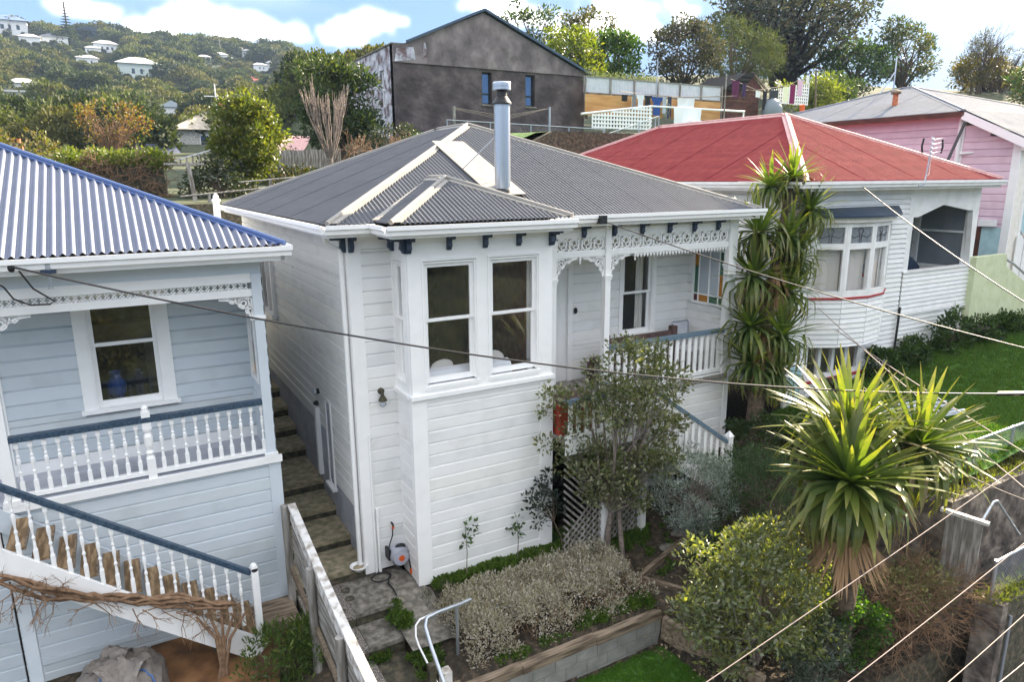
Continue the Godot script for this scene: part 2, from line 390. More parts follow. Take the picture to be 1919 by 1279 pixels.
func sky_picture() -> ImageTexture:
	var w := 1024
	var h := 512
	var f := FastNoiseLite.new()
	f.seed = 3
	f.frequency = 1.0
	f.fractal_octaves = 6
	f.noise_type = FastNoiseLite.TYPE_SIMPLEX_SMOOTH
	var puffs := [[0.8, 10.9, 1.9, 0.5], [3.8, 9.9, 1.9, 0.8], [6.3, 10.8, 2.0, 1.0], [9.4, 10.5, 2.6, 1.0], [12.5, 10.3, 1.9, 0.7], [7.8, 8.9, 1.5, 0.45], [17.3, 10.3, 1.5, 0.7], [18.8, 11.0, 1.6, 0.9], [20.8, 11.4, 0.8, 0.35], [31.0, 11.8, 3.6, 1.0], [38.0, 11.0, 5.0, 1.5], [27.5, 12.6, 2.0, 0.5], [-16.0, 14.0, 9.0, 3.0], [-48.0, 16.0, 12.0, 4.0], [-80.0, 24.0, 14.0, 6.0], [-125.0, 30.0, 22.0, 9.0], [150.0, 35.0, 24.0, 9.0], [100.0, 26.0, 20.0, 7.0], [-20.0, 38.0, 16.0, 6.0], [-170.0, 55.0, 40.0, 9.0], [60.0, 52.0, 26.0, 8.0]]
	var sun := Vector3(sin(deg_to_rad(74.0)) * cos(deg_to_rad(28.0)), sin(deg_to_rad(28.0)), -cos(deg_to_rad(74.0)) * cos(deg_to_rad(28.0)))
	var im := Image.create(w, h, false, Image.FORMAT_RGBF)
	for j in h:
		var el := 90.0 - 180.0 * (j + 0.5) / h
		var row := []
		for p in puffs:
			var ry: float = (el - p[1]) / p[3]
			if ry < 0.0: ry *= 1.5
			if ry * ry < 3.0: row.append([p[0], cos(deg_to_rad(el)) / p[2], ry * ry])
		for i in w:
			var az := wrapf(360.0 * (i + 0.5) / w, -180.0, 180.0)
			var d := Vector3(sin(deg_to_rad(az)) * cos(deg_to_rad(el)), sin(deg_to_rad(el)), -cos(deg_to_rad(az)) * cos(deg_to_rad(el)))
			var c: Vector3
			if el < -2.0:
				if i > 0:
					im.set_pixel(i, j, Color(0.26, 0.27, 0.26))
					continue
				c = Vector3(0.26, 0.27, 0.26)
			else:
				var e := clampf(el / 90.0, 0, 1)
				c = Vector3(0.25, 0.37, 0.50).lerp(Vector3(0.075, 0.18, 0.42), pow(e, 0.45))
				var near := maxf(d.dot(sun), 0.0)
				c += Vector3(1.0, 0.97, 0.93) * (0.42 * pow(near, 9.0) + 1.3 * pow(near, 40.0))
				var cov := 0.0
				for p in row:
					var dx: float = wrapf(az - p[0], -180.0, 180.0) * p[1]
					cov = maxf(cov, 1.0 - (dx * dx + p[2]) * 0.45)
				if true:
					var nz := f.get_noise_3dv(d * 16.0) * 0.8 + f.get_noise_3dv(d * 55.0) * 0.35 if cov > 0.0 else 0.0
					var thin := f.get_noise_3dv(Vector3(d.x * 3.0, d.y * 9.0, d.z * 3.0) + Vector3(5, 5, 5))
					var a := smoothstep(0.28, 0.85, cov + nz * 1.25) if cov > 0.0 else 0.0
					a = maxf(a, smoothstep(-0.12, 0.2, thin) * 0.92 * smoothstep(11.0, 19.0, el))
					c = c.lerp(Vector3(1.62, 1.6, 1.58) * (0.85 + 0.7 * pow(near, 6.0)), a)
			im.set_pixel(i, j, Color(c.x, c.y, c.z))
	return ImageTexture.create_from_image(im)

func set_stage() -> void:
	var cam := Camera3D.new()
	cam.name = "camera"
	add_child(cam)
	cam.position = Vector3(-2.8183, 2.4736, 7.2731) * K
	cam.rotation = Vector3(-0.22913, -0.5153, -0.00644)
	cam.fov = 52.12
	cam.far = 2000.0
	cam.current = true
	var we := WorldEnvironment.new()
	we.name = "environment"
	var e := Environment.new()
	e.background_mode = Environment.BG_SKY
	e.sky = Sky.new()
	var sm := PanoramaSkyMaterial.new()
	sm.panorama = sky_picture()
	sm.energy_multiplier = 0.55
	e.sky.sky_material = sm
	e.tonemap_mode = Environment.TONE_MAPPER_LINEAR
	e.tonemap_exposure = 4.2
	e.sdfgi_enabled = true
	e.ssao_enabled = true
	e.ssil_enabled = true
	e.fog_enabled = true
	e.fog_density = 0.0002
	e.fog_light_color = Color(0.72, 0.82, 0.95)
	we.environment = e
	add_child(we)
	var sun := DirectionalLight3D.new()
	sun.name = "sun"
	add_child(sun)
	var az := deg_to_rad(74.0)
	var el := deg_to_rad(28.0)
	sun.look_at_from_position(Vector3.ZERO, -Vector3(sin(az) * cos(el), sin(el), -cos(az) * cos(el)), UP)
	sun.light_energy = 1.6
	sun.light_color = Color(1.0, 0.93, 0.82)
	sun.light_angular_distance = 0.6
	sun.shadow_enabled = true

# ---- the lie of the land ------------------------------------------------------------------------------------------
func hill_y(x: float, z: float) -> float:
	var d := 7.27 - z
	var a := 0.0
	if d < 30.0: a = lerpf(-0.03, 0.012, clampf((d - 17.0) / 13.0, 0, 1))
	elif d < 60.0: a = lerpf(0.012, 0.042, (d - 30.0) / 30.0)
	else: a = lerpf(0.042, 0.159, minf((d - 60.0) / 285.0, 1.0))
	var y := 2.47 + d * a
	if d > 345.0: y -= (d - 345.0) * 0.12
	var r := smoothstep(4.0, 8.0, x - maxf(0.0, -22.0 - z) * 0.16)
	var e := 1.75 + clampf(-19.0 - z, 0.0, 60.0) * 0.085 + clampf(x - 24.0, 0.0, 40.0) * 0.1 * smoothstep(-14.0, -26.0, z)
	y += r * e * (1.0 if d < 70.0 else maxf(0.0, 1.0 - (d - 70.0) / 50.0))
	if d > 60.0: y += noise.get_noise_2d(x, z) * minf((d - 60.0) * 0.03, 2.5)
	return y

func patch(called: String, m: Material, xs: Array, zs: Array, fy: Callable) -> Node:
	var b := MB.new()
	var ns := func(x: float, z: float) -> Vector3:
		return Vector3(fy.call(x - 0.05, z) - fy.call(x + 0.05, z), 0.1, fy.call(x, z - 0.05) - fy.call(x, z + 0.05)).normalized()
	for i in xs.size() - 1:
		for j in zs.size() - 1:
			var p := []
			for q in [[i, j], [i, j + 1], [i + 1, j + 1], [i + 1, j]]:
				var x: float = xs[q[0]]
				var z: float = zs[q[1]]
				p.append([Vector3(x, fy.call(x, z), z), ns.call(x, z)])
			b.quadn(p[0][0], p[1][0], p[2][0], p[3][0], p[0][1], p[1][1], p[2][1], p[3][1])
	var o := mi(called, b.done(), m, self)
	o.set_meta("kind", "structure")
	return o

func steps_(a: float, b: float, n: int) -> Array:
	var r := []
	for i in n + 1: r.append(lerpf(a, b, float(i) / n))
	return r

func bed_y(x: float, z: float) -> float:        # the garden before the white house
	var y := -2.46 + noise.get_noise_2d(x * 40.0, z * 40.0) * 0.05 - 0.14 * smoothstep(0.2, 0.9, z)
	y += 0.62 * smoothstep(2.6, 6.0, x) * (1.0 - smoothstep(0.9, 1.9, z))
	y -= 0.3 * smoothstep(1.5, 2.4, z)
	return y

func red_lawn_y(x: float, z: float) -> float:
	return -1.36 + 0.15 * clampf(x - 7.87, -1.5, 5.0) * (1.0 - 0.8 * smoothstep(-0.5, 2.6, z)) + noise.get_noise_2d(x * 14.0, z * 14.0) * 0.08

func make_ground() -> void:
	var xs := [-110.0, -80.0, -60.0] + steps_(-45.0, 90.0, 50) + [110.0, 140.0, 180.0]
	var zs := [-420.0, -385.0] + steps_(-365.0, -40.0, 60) + steps_(-38.0, -9.6, 14)
	patch("terrain", M.hill, xs, zs, hill_y)
	patch("ground", M.soil, [-110.0, -30.0, -6.0, 0.0, 6.0, 14.0, 40.0, 180.0], [-9.6, -6.0, -2.9, 1.0, 3.2], func(_x, _z): return -3.35)
	patch("street", M.asphalt, [-110.0, -20.0, 0.0, 20.0, 180.0], [3.2, 6.0, 12.0], func(_x, _z): return -4.6)
	var b := MB.new()
	b.hexa([Vector3(-110, -4.6, 3.2), Vector3(180, -4.6, 3.2), Vector3(180, -4.6, 3.0), Vector3(-110, -4.6, 3.0), Vector3(-110, -3.36, 3.2), Vector3(180, -3.36, 3.2), Vector3(180, -3.36, 3.0), Vector3(-110, -3.36, 3.0)])
	mi("street_retaining_bank", b.done(), M.concdark, self).set_meta("kind", "structure")
	b = MB.new()
	for i in 75:
		var x0 := -60.0 + i * 2.0
		b.hexa([Vector3(x0, -3.4, -9.5), Vector3(x0 + 2, -3.4, -9.5), Vector3(x0 + 2, -3.4, -9.75), Vector3(x0, -3.4, -9.75), Vector3(x0, hill_y(x0, -9.6) + 0.01, -9.5), Vector3(x0 + 2, hill_y(x0 + 2, -9.6) + 0.01, -9.5), Vector3(x0 + 2, hill_y(x0 + 2, -9.6) + 0.01, -9.75), Vector3(x0, hill_y(x0, -9.6) + 0.01, -9.75)])
	mi("rear_retaining_bank", b.done(), M.concdark, self).set_meta("kind", "structure")
	patch("opposite_bank", M.hill, steps_(-40.0, 50.0, 30), steps_(12.0, 40.0, 12), func(x, z): return -4.6 + (z - 12.0) * 0.3 + noise.get_noise_2d(x * 4.0, z * 4.0))
	patch("yard_grass_ground", M.turf, steps_(7.0, 30.0, 40), steps_(-19.0, -9.7, 12), func(x, z): return hill_y(x, z) + 0.03)
	patch("garden_ground", M.soil, [-0.5, -0.3] + steps_(-0.15, 6.6, 40), steps_(-0.5, 3.0, 24), func(x, z): return (-2.74 if x < -0.2 else bed_y(x, z)) if not (x < 2.5 and z > 1.62) else -3.3)
	patch("lower_lawn_ground", M.turf, steps_(-0.6, 2.75, 14), steps_(1.7, 3.0, 8), func(x, z): return -3.12 + noise.get_noise_2d(x * 30.0, z * 30.0) * 0.03)
	patch("side_lawn_ground", M.turf, steps_(6.3, 15.0, 30), steps_(-0.5, 2.75, 14), red_lawn_y)
	patch("left_yard_ground", M.soil, steps_(-7.0, -1.35, 14), steps_(-0.62, 3.0, 10), func(x, z): return -2.62 + noise.get_noise_2d(x * 30.0, z * 30.0) * 0.05 - 0.15 * smoothstep(0.4, 1.5, z))

# ---- house building kit -------------------------------------------------------------------------------------------
var board_meshes := {}
func board_mesh(kind: String) -> ArrayMesh:      # unit long, unit high; z in layout units
	if not board_meshes.has(kind):
		var b := MB.new()
		var p := [[0.0, 0.018], [0.84, 0.018], [0.91, 0.004], [1.0, -0.006]] if kind == "rusticated" else [[0.0, 0.034], [0.93, 0.012], [0.94, -0.006], [1.0, -0.006]]
		for i in p.size() - 1: b.quad(Vector3(0, p[i][0], p[i][1]), Vector3(1, p[i][0], p[i][1]), Vector3(1, p[i + 1][0], p[i + 1][1]), Vector3(0, p[i + 1][0], p[i + 1][1]))
		b.quad(Vector3(0, 0, -0.02), Vector3(1, 0, -0.02), Vector3(1, 0, p[0][1]), Vector3(0, 0, p[0][1]))
		b.quad(Vector3(0, 1, -0.006), Vector3(1, 1, -0.006), Vector3(1, 1, -0.02), Vector3(0, 1, -0.02))
		b.quad(Vector3(1, 0, -0.02), Vector3(0, 0, -0.02), Vector3(0, 1, -0.02), Vector3(1, 1, -0.02))
		for e in [0.0, 1.0]:
			b.quad(Vector3(e, 0, -0.02), Vector3(e, 0, p[0][1]), Vector3(e, 1, p[-1][1]), Vector3(e, 1, -0.02))
		board_meshes[kind] = b.done()
	return board_meshes[kind]

func boards(par: Node, f: Transform3D, w: float, y0: float, y1: float, holes: Array, m: Material, h := 0.15, anchor := -0.28, kind := "rusticated", x0 := 0.0) -> void:
	var mesh := board_mesh(kind)
	var tones := [m]
	for key in ["white", "blue", "oldwhite", "pink"]:
		if m == M[key]: tones = [m, m, M[key + "_a"], M[key + "_b"], M[key + "_c"]]
	var k := floori((y0 - anchor) / h)
	while anchor + k * h < y1 - 0.001:
		var lo := maxf(anchor + k * h, y0)
		var hi := minf(anchor + (k + 1) * h, y1)
		k += 1
		if hi - lo < 0.006: continue
		var cuts := [lo, hi]
		for q in holes:
			for y in [q[2], q[3]]:
				if y > lo + 0.004 and y < hi - 0.004: cuts.append(y)
		cuts.sort()
		for c in cuts.size() - 1:
			var ym: float = (cuts[c] + cuts[c + 1]) * 0.5
			var spans := [[x0, w]]
			for q in holes:
				if ym < q[2] or ym > q[3]: continue
				var nx := []
				for s in spans:
					if q[1] <= s[0] or q[0] >= s[1]: nx.append(s); continue
					if q[0] > s[0] + 0.005: nx.append([s[0], q[0]])
					if q[1] < s[1] - 0.005: nx.append([q[1], s[1]])
				spans = nx
			for s in spans:
				var jit := rng.randf_range(-0.0012, 0.0012)
				mi("weatherboard", mesh, tones[rng.randi() % tones.size()], par, f * Transform3D(Basis.from_scale(Vector3(s[1] - s[0], cuts[c + 1] - cuts[c], 1)), Vector3(s[0], cuts[c], jit)))

func panel_with_holes(called: String, par: Node, f: Transform3D, x0: float, x1: float, y0: float, y1: float, z0: float, z1: float, holes: Array, m: Material) -> MeshInstance3D:
	var b := MB.new()                              # one flat lining with openings: strips round each opening
	var ys := [y0, y1]
	for q in holes: ys.append_array([clampf(q[2], y0, y1), clampf(q[3], y0, y1)])
	ys.sort()
	for i in ys.size() - 1:
		if ys[i + 1] - ys[i] < 0.001: continue
		var ym: float = (ys[i] + ys[i + 1]) * 0.5
		var xs := [x0]
		var cut := []
		for q in holes:
			if ym > q[2] and ym < q[3]: cut.append([q[0], q[1]])
		cut.sort()
		var at := x0
		for s in cut + [[x1, x1]]:
			if s[0] - at > 0.001:
				var o := Vector3((at + s[0]) * 0.5, ym, (z0 + z1) * 0.5)
				b.box(o, Vector3((s[0] - at) * 0.5, 0, 0), Vector3(0, (ys[i + 1] - ys[i]) * 0.5, 0), Vector3(0, 0, (z1 - z0) * 0.5))
			at = s[1]
	return mi(called, b.done(), m, par, f)

func sash_window(par: Node, f: Transform3D, x0: float, x1: float, y0: float, y1: float, mid: float, casing: float, m: Material, sill := 0.05, called := "window") -> Node3D:
	# x0..x1, y0..y1 is the glass with its sashes' inner edge
	var o := part(called, par, f * Vector3((x0 + x1) * 0.5, y0, 0))
	var s := 0.045
	var ax0 := x0 - s; var ax1 := x1 + s; var ay0 := y0 - s * 1.5; var ay1 := y1 + s
	for e in [[ax0 - 0.02, ax0], [ax1, ax1 + 0.02]]: fb("jamb", o, f, e[0], e[1], ay0, ay1 + 0.02, -0.09, 0.022, m)
	fb("head_jamb", o, f, ax0, ax1, ay1, ay1 + 0.02, -0.09, 0.022, m)
	# upper sash in front, lower sash behind it
	var zs := [[mid, y1, -0.028], [y0, mid, -0.055]]
	for k in 2:
		var lo: float = zs[k][0]; var hi: float = zs[k][1]; var z: float = zs[k][2]
		var sh := part("sash", o, f * Vector3(x0, lo, z))
		fb("stile", sh, f, ax0, x0, lo - (0.0 if k == 0 else s * 1.5), hi + (s if k == 0 else 0.0), z - 0.013, z + 0.013, m)
		fb("stile", sh, f, x1, ax1, lo - (0.0 if k == 0 else s * 1.5), hi + (s if k == 0 else 0.0), z - 0.013, z + 0.013, m)
		if k == 0:
			fb("top_rail", sh, f, x0, x1, hi, hi + s, z - 0.013, z + 0.013, m)
			fb("meeting_rail", sh, f, x0, x1, lo, lo + 0.035, z - 0.013, z + 0.013, m)
		else:
			fb("bottom_rail", sh, f, x0, x1, lo - s * 1.5, lo, z - 0.013, z + 0.013, m)
			fb("meeting_rail", sh, f, x0, x1, hi - 0.012, hi + 0.03, z - 0.013, z + 0.0125, m)
		fb("pane", sh, f, x0, x1, lo + (0.035 if k == 0 else 0.0), hi - (0.0 if k == 0 else 0.012), z - 0.003, z + 0.003, M.glass)
	if casing > 0.0:
		for e in [[ax0 - 0.02 - casing, ax0 - 0.02], [ax1 + 0.02, ax1 + 0.02 + casing]]: fb("casing", o, f, e[0], e[1], ay0, ay1 + 0.02, 0.0, 0.032, m)
		fb("casing", o, f, ax0 - 0.02 - casing, ax1 + 0.02 + casing, ay1 + 0.02, ay1 + 0.02 + casing, 0.0, 0.034, m)
	if sill > 0.0: fb("sill", o, f, ax0 - casing - 0.05, ax1 + casing + 0.05, ay0 - 0.045, ay0, -0.06, 0.032 + sill, m)
	return o

func corrugated(par: Node, called: String, o: Vector3, u: Vector3, v: Vector3, poly: Array, m: Material, lam := 0.0572, amp := 0.0105, per := 13, res := 6) -> void:
	# poly: convex outline in (u, v); one mesh for each sheet of iron
	var n := u.cross(v).normalized()
	var flip := n.y < 0
	if flip: n = -n
	var umin := INF
	var umax := -INF
	for p in poly:
		umin = minf(umin, p.x); umax = maxf(umax, p.x)
	var vr := func(x: float) -> Vector2:
		var lo := INF
		var hi := -INF
		for i in poly.size():
			var a: Vector2 = poly[i]
			var b: Vector2 = poly[(i + 1) % poly.size()]
			if (a.x - x) * (b.x - x) > 0.0: continue
			if absf(a.x - b.x) < 1e-6:
				lo = minf(lo, minf(a.y, b.y)); hi = maxf(hi, maxf(a.y, b.y)); continue
			var y := lerpf(a.y, b.y, (x - a.x) / (b.x - a.x))
			lo = minf(lo, y); hi = maxf(hi, y)
		return Vector2(lo, hi)
	var du := lam / res
	var sheets := ceili((umax - umin) / (lam * per))
	for s in sheets:
		var b := MB.new()
		var prev := []
		var lift := n * (0.003 * (s % 2))
		for i in per * res + 2:
			var x := umin + s * lam * per + i * du
			if x > umax: break
			var r: Vector2 = vr.call(clampf(x, umin + 1e-5, umax - 1e-5))
			if r.x == INF: continue
			var ph := TAU * x / lam
			var hgt := n * amp * sin(ph) + lift
			var nn := (n - u * (amp * TAU / lam * cos(ph))).normalized()
			var cur := [o + u * x + v * r.x + hgt, o + u * x + v * r.y + hgt, nn]
			if prev and flip: b.quadn(cur[0], prev[0], prev[1], cur[1], cur[2], prev[2], prev[2], cur[2])
			elif prev: b.quadn(prev[0], cur[0], cur[1], prev[1], prev[2], cur[2], cur[2], prev[2])
			prev = cur
		if b.v.size() > 0: mi(called, b.done(), m, par)

func cap_strip(par: Node, called: String, a: Vector3, b: Vector3, d1: Vector3, d2: Vector3, w: float, m: Material, r := 0.028, lift := 0.016) -> void:
	# a ridge or hip flashing: two flat wings lying on the planes (d1, d2 point down each plane) and a roll on top
	var mb := MB.new()
	var l := UP * lift
	for d in [d1, d2]:
		var q: Vector3 = d * w
		mb.quad(a + l, b + l, b + q + l, a + q + l)
		mb.quad(a + q + l, b + q + l, b + q + l * -0.3, a + q + l * -0.3)
	mb.tube([a + l, b + l], [r], 8)
	mi(called, mb.done(), m, par)

func gutter(par: Node, a: Vector3, b: Vector3, out: Vector3, m: Material, h := 0.1, w := 0.09) -> void:
	var mb := MB.new()
	var y := UP * h
	var p := [Vector3.ZERO - y, out * w * 0.7 - y, out * w * 0.75 - y * 0.55, out * w - y * 0.45, out * w, out * w * 0.82, out * w * 0.7 - y * 0.4, -y * 0.85]
	for i in p.size() - 1: mb.quad(a + p[i], b + p[i], b + p[i + 1], a + p[i + 1])
	for e in [a, b]:
		for i in range(1, p.size() - 1): mb.tri(e + p[0], e + p[i], e + p[i + 1])
	mi("gutter", mb.done(), m, par)

func hip_roof(par: Node, x0: float, x1: float, z0: float, z1: float, y: float, deg: float, m: Material, cm: Material, lam := 0.0572, sides := "flrb", capw := 0.11, amp := 0.0105) -> void:
	# eave rectangle x0..x1, z0 (front) .. z1 (back); the ridge runs front to back when the house is deeper than wide
	var t := tan(deg_to_rad(deg))
	var c := cos(deg_to_rad(deg))
	var s := minf(x1 - x0, z0 - z1) * 0.5
	var vm := s / c
	var w := x1 - x0
	var d := z0 - z1
	var vf := Vector3(0, sin(deg_to_rad(deg)), -c)
	if "f" in sides: corrugated(par, "roof_sheet", Vector3(x0, y, z0), Vector3.RIGHT, vf, [Vector2(0, 0), Vector2(w, 0), Vector2(w - s, vm), Vector2(s, vm)], m, lam, amp)
	if "b" in sides: corrugated(par, "roof_sheet", Vector3(x0, y, z1), Vector3.RIGHT, Vector3(vf.x, vf.y, -vf.z), [Vector2(0, 0), Vector2(w, 0), Vector2(w - s, vm), Vector2(s, vm)], m, lam, amp)
	if "l" in sides: corrugated(par, "roof_sheet", Vector3(x0, y, z1), Vector3.BACK, Vector3(c, vf.y, 0), [Vector2(0, 0), Vector2(d, 0), Vector2(d - s, vm), Vector2(s, vm)], m, lam, amp)
	if "r" in sides: corrugated(par, "roof_sheet", Vector3(x1, y, z1), Vector3.BACK, Vector3(-c, vf.y, 0), [Vector2(0, 0), Vector2(d, 0), Vector2(d - s, vm), Vector2(s, vm)], m, lam, amp)
	var h := y + s * t
	var dn := -sin(deg_to_rad(deg))
	var df := Vector3(0, dn, c)
	var dl := Vector3(-c, dn, 0)
	var dr := Vector3(c, dn, 0)
	var db := Vector3(0, dn, -c)
	var pf := Vector3(x0 + s, h, z0 - s)
	var pg := Vector3(x1 - s, h, z0 - s)
	var pb := Vector3(x0 + s, h, z1 + s)
	var pc := Vector3(x1 - s, h, z1 + s)
	for q in [[Vector3(x0, y, z0), pf, Vector3(0.7, 0, 0), Vector3(0, 0, -0.7), df, dl], [Vector3(x1, y, z0), pg, Vector3(-0.7, 0, 0), Vector3(0, 0, -0.7), df, dr], [Vector3(x0, y, z1), pb, Vector3(0.7, 0, 0), Vector3(0, 0, 0.7), db, dl], [Vector3(x1, y, z1), pc, Vector3(-0.7, 0, 0), Vector3(0, 0, 0.7), db, dr]]:
		# on the front or back plane the wing runs level along the eave, on the side plane along z
		var e1: Vector3 = q[2]
		var e2: Vector3 = q[3]
		cap_strip(par, "hip_cap", q[0], q[1], e1 * 1.43, e2 * 1.43, capw, cm)
	if pf.distance_to(pb) > 0.05: cap_strip(par, "ridge_cap", pf, pb, dl, dr, capw, cm)
	if pf.distance_to(pg) > 0.05: cap_strip(par, "ridge_cap", pf, pg, df, db, capw, cm)

func corbel(par: Node, o: Vector3, out: Vector3, m: Material, s := 1.0) -> void:   # a dark sawn eave bracket, o at its top against the wall
	if not board_meshes.has("corbel"):
		var b := MB.new()
		b.hexa([Vector3(-0.025, -0.17, 0.03), Vector3(0.025, -0.17, 0.03), Vector3(0.025, -0.17, 0), Vector3(-0.025, -0.17, 0), Vector3(-0.025, -0.13, 0.05), Vector3(0.025, -0.13, 0.05), Vector3(0.025, -0.13, 0), Vector3(-0.025, -0.13, 0)])
		b.hexa([Vector3(-0.025, -0.13, 0.062), Vector3(0.025, -0.13, 0.062), Vector3(0.025, -0.13, 0), Vector3(-0.025, -0.13, 0), Vector3(-0.025, -0.045, 0.05), Vector3(0.025, -0.045, 0.05), Vector3(0.025, -0.045, 0), Vector3(-0.025, -0.045, 0)])
		b.hexa([Vector3(-0.025, -0.045, 0.15), Vector3(0.025, -0.045, 0.15), Vector3(0.025, -0.045, 0), Vector3(-0.025, -0.045, 0), Vector3(-0.025, 0, 0.16), Vector3(0.025, 0, 0.16), Vector3(0.025, 0, 0), Vector3(-0.025, 0, 0)])
		for k in 4:
			var a := PI * 0.5 * k / 4
			var q := PI * 0.5 * (k + 1) / 4
			var c := Vector3(0, -0.085, 0.09)
			var p0 := c + Vector3(0, sin(a), -cos(a)) * 0.04
			var p1 := c + Vector3(0, sin(q), -cos(q)) * 0.04
			b.quad(p0 - Vector3(0.025, 0, 0), p1 - Vector3(0.025, 0, 0), p1 + Vector3(0.025, 0, 0), p0 + Vector3(0.025, 0, 0))
		board_meshes.corbel = b.done()
	mi("eave_bracket", board_meshes.corbel, m, par, Transform3D(Basis(UP.cross(out), UP, out) * Basis.from_scale(Vector3.ONE * s), o))

func turned(h: float, w: float) -> ArrayMesh:      # a turned baluster: square ends, rings and vases between
	var key := "turned%.3f_%.3f" % [h, w]
	if not board_meshes.has(key):
		var b := MB.new()
		var r := w * 0.5
		b.box(Vector3(0, h * 0.11, 0), Vector3(r, 0, 0), Vector3(0, h * 0.11, 0), Vector3(0, 0, r))
		b.box(Vector3(0, h * 0.94, 0), Vector3(r, 0, 0), Vector3(0, h * 0.06, 0), Vector3(0, 0, r))
		b.lathe(Vector3.ZERO, [[r, h * 0.22], [r * 0.7, h * 0.26], [r * 0.75, h * 0.3], [r * 0.55, h * 0.36], [r * 0.95, h * 0.4], [r * 0.5, h * 0.44], [r * 0.62, h * 0.5], [r * 0.98, h * 0.58], [r * 1.0, h * 0.64], [r * 0.6, h * 0.68], [r * 0.9, h * 0.71], [r * 0.5, h * 0.75], [r * 0.62, h * 0.82], [r * 0.9, h * 0.86], [r, h * 0.88]], 9)
		board_meshes[key] = b.done()
	return board_meshes[key]

func scroll_frieze(par: Node, f: Transform3D, x0: float, x1: float, y0: float, y1: float, m: Material) -> void:
	# fretted scrollwork between two rails, one mesh for each repeat of the pattern
	var h := y1 - y0
	var n := maxi(1, roundi((x1 - x0) / (h * 0.92)))
	var w := (x1 - x0) / n
	var b := MB.new()
	var c := Vector3(w * 0.5, h * 0.5, 0)
	b.arc(c, h * 0.40, 0, TAU, 0.018, 0.016, 14)
	b.arc(c + Vector3(0, h * 0.1, 0), h * 0.2, -0.9, 4.2, 0.016, 0.016, 10)
	b.arc(c + Vector3(h * 0.1, -h * 0.18, 0), h * 0.14, 1.0, 6.0, 0.015, 0.016, 8)
	b.arc(Vector3(0, h * 0.55, 0), h * 0.2, -1.4, 1.6, 0.016, 0.016, 8)
	b.arc(Vector3(w, h * 0.4, 0), h * 0.2, 1.7, 4.6, 0.016, 0.016, 8)
	b.band([Vector3(0, h * 0.05, 0), Vector3(w * 0.14, h * 0.2, 0), Vector3(w * 0.18, h * 0.36, 0)], 0.02, 0.016)
	b.band([Vector3(w, h * 0.95, 0), Vector3(w * 0.86, h * 0.8, 0), Vector3(w * 0.84, h * 0.66, 0)], 0.02, 0.016)
	b.band([Vector3(0, 0.008, 0), Vector3(w, 0.008, 0)], 0.018, 0.016)
	b.band([Vector3(0, h - 0.008, 0), Vector3(w, h - 0.008, 0)], 0.018, 0.016)
	var mesh := b.done()
	for i in n: mi("fretwork", mesh, m, par, f * Transform3D(Basis(), Vector3(x0 + w * i, y0, 0)))

func fret_bracket(par: Node, f: Transform3D, x: float, y: float, w: float, h: float, dir: float, m: Material) -> void:
	var key := "fretbr%.2f%.2f" % [w, h]
	if not board_meshes.has(key):
		var b := MB.new()
		var p := []
		for i in 9:
			var q := PI * 0.5 * i / 8
			p.append(Vector3(w * (1.0 - sin(q) * 0.93), -h * (1.0 - cos(q) * 0.93), 0))
		b.band(p, 0.022, 0.018)
		b.band([Vector3(0, -0.01, 0), Vector3(w, -0.01, 0)], 0.02, 0.018)
		b.band([Vector3(0.01, 0, 0), Vector3(0.01, -h, 0)], 0.02, 0.018)
		b.arc(Vector3(w * 0.27, -h * 0.27, 0), w * 0.17, 0, TAU, 0.016, 0.018, 10)
		b.arc(Vector3(w * 0.27, -h * 0.27, 0), w * 0.08, 0, 5.0, 0.014, 0.018, 8)
		b.arc(Vector3(w * 0.60, -h * 0.13, 0), w * 0.1, 0, TAU, 0.014, 0.018, 8)
		b.arc(Vector3(w * 0.13, -h * 0.60, 0), w * 0.1, 0, TAU, 0.014, 0.018, 8)
		b.arc(Vector3(w * 0.44, -h * 0.12, 0), w * 0.07, 1, 5.6, 0.014, 0.018, 6)
		b.arc(Vector3(w * 0.12, -h * 0.44, 0), w * 0.07, 1, 5.6, 0.014, 0.018, 6)
		b.band([Vector3(0, 0, 0), Vector3(w * 0.16, -h * 0.16, 0)], 0.016, 0.018)
		board_meshes[key] = b.done()
	mi("corner_bracket", board_meshes[key], m, par, f * Transform3D(Basis.from_scale(Vector3(dir, 1, 1)), Vector3(x, y, 0)))

